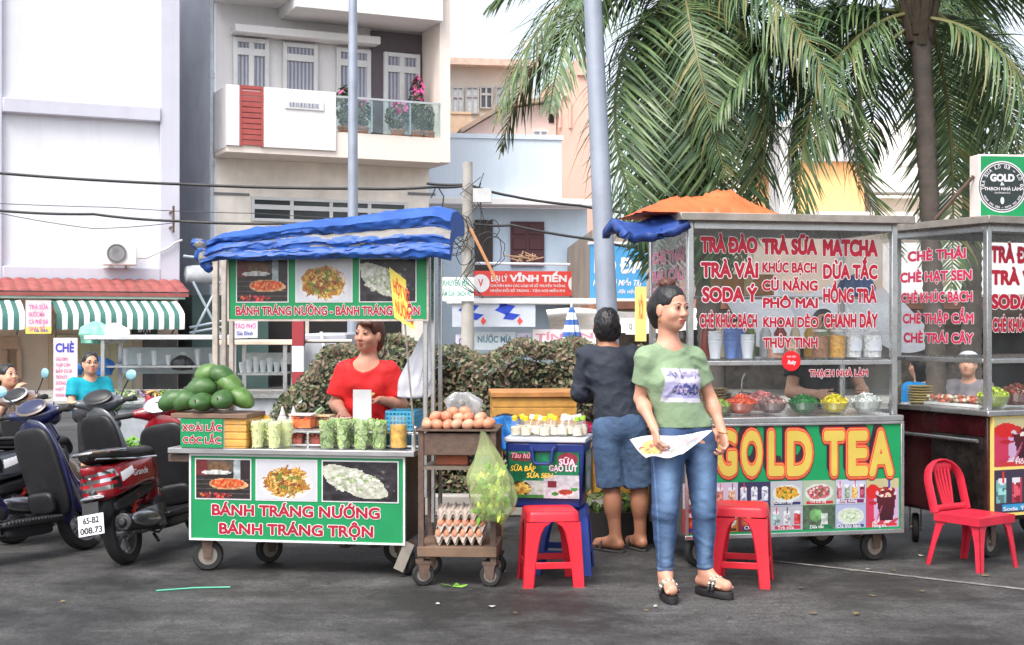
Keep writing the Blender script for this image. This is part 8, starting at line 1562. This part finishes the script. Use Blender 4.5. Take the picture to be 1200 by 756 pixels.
for i in range(14):
    f_, u, z = (FS2, .06+.075*(i % 7), FS2.z(300, 440)+.022) if i < 7 else (FS, .2+.16*(i-7), FS.z(190, 431)+.022)
    if cs0 is None: cs0 = thing('cup_stack', 'x', 'cups'); k_ = MB(); k_.lathe([(.025, 0), (.035, .1), (.036, .1), (.036, .16), (.0001, .16)], n=12); k_.build('cups', cs_m[0], cs0); q = cs0
    else: q = dup(cs0)
    q.location = f_.W(u, .3, z); q.scale = (1, 1, .7+.5*((i*7) % 5)/5); q['label'] = 'stack of white cups on the small glass stall shelf' if i < 7 else 'stack of white cups on the long stall shelf'; q['group'] = 'cup stacks on the small stall' if i < 7 else 'cup stacks on the long stall'
o = thing('menu_banner', 'pale pink menu banner with violet heading at the stall left end', 'banner', FS.p, FS.a); q = FS.rect(63, 396, 91, 470, -.05); MB().box(q[0], q[1], -.06, -.05, q[2], q[3]).build('sheet', S('banner_pink', (226, 206, 216), .5, var=.06), o); m = MB(); wd, hh = q[1]-q[0], q[3]-q[2]
m.text('CHÈ', q[0]+wd*.1, q[1]-wd*.15, q[2]+hh*.78, hh*.14, -.064, .04, 0)
for i, t in enumerate(('ĐẬU ĐEN', 'THẬP CẨM', 'BẮP DỪA', 'TRÔI NƯỚC', 'SƯƠNG SA', 'HẠT SEN', 'KHOAI MÌ')): m.text(t, q[0]+wd*.1, q[0]+wd*(.6+.1*(i % 3)), q[2]+hh*(.64-.095*i), hh*.055, -.064, .01, 1)
m.build('lettering', [S('banner_violet', (60, 70, 170), .5), S('banner_rose', (190, 90, 130), .5)], o, smooth=False)
o = thing('stall_notice', 'small white notice with pink heading hanging under the header sign', 'notice', FS2.p, FS2.a); q = FS2.rect(272, 376, 302, 396, -.35); MB().box(q[0], q[1], -.36, -.35, q[2], q[3]).build('sheet', white_letter, o); m = MB(); m.text('TÀO PHỚ', q[0]+.03, q[1]-.02, q[2]+.1, .05, -.364, .02); m.text('Gia Đình', q[0]+.05, q[1]-.05, q[2]+.03, .04, -.364, .02, 1); m.build('lettering', [S('pink_print', (232, 100, 168)), S('blue_print', (60, 80, 170))], o, smooth=False)
# red and white barrier post, grey van box
o = thing('barrier_post', 'red and white banded barrier post left of the hedge', 'post', G(350, 13)); kk = 13/F; zt = H+(YC-375)*kk
m = MB(); nb_ = 6
for i in range(nb_): m.box(-.055, .055, -.055, .055, zt*i/nb_, zt*(i+1)/nb_-.001, i % 2)
m.build('post', [white_paint, S('post_red', (150, 50, 56), .6)], o); MB().tube([(0, .06, H+(YC-400)*kk), (.5, .06, H+(YC-400)*kk)], .02, 6).build('rail', dull_metal, o)
o = thing('grey_box_truck', 'plain grey box body of a small parked truck behind the hedge', 'truck', G(356, 15.5)); kk = 15.5/F; z0, z1 = .55, H+(YC-391)*kk; w = 50*kk
MB().box(0, w, 0, 1.6, z0, z1).build('body', S('box_grey2', (176, 178, 186), .4, metal=.2, var=.06), o, bev=.02); m = MB(); m.ell((w*.82, -.004, z1-.12), (.035, .003, .045)); m.build('emblem', white_letter, o)
for x in (.08, w-.08):
    for y in (.3, 1.3): MB().lathe([(.1, -.06), (.28, -.06), (.3, 0), (.28, .06), (.1, .06)], M=Matrix.Translation((x, y, .3)) @ Matrix.Rotation(PI/2, 4, 'Y'), n=20).build('wheel', tyre_m, o)
MB().box(.02, w-.02, .05, 1.55, .4, .549).build('chassis', black_plastic, o)
MB().tube([(w*.42, -.05, z1+.02), (w*.55, -.08, z1-.3)], .02, 6).build('white_bar', white_paint, o)
o = thing('herb_crate', 'low crate of fresh green herbs behind the red scooter', 'crate', G(172, 10.4)); MB().box(-.3, .3, -.2, .2, .0, .36).build('crate', S('crate_grey', (90, 96, 100), .6), o, bev=.01); m = MB(); leafcloud(m, (0, 0, .46), (.3, .22, .12), 420, .035, 2); m.build('herbs', [lg, S('herb_bright', (96, 150, 50), .5, var=.3)], o, smooth=False)
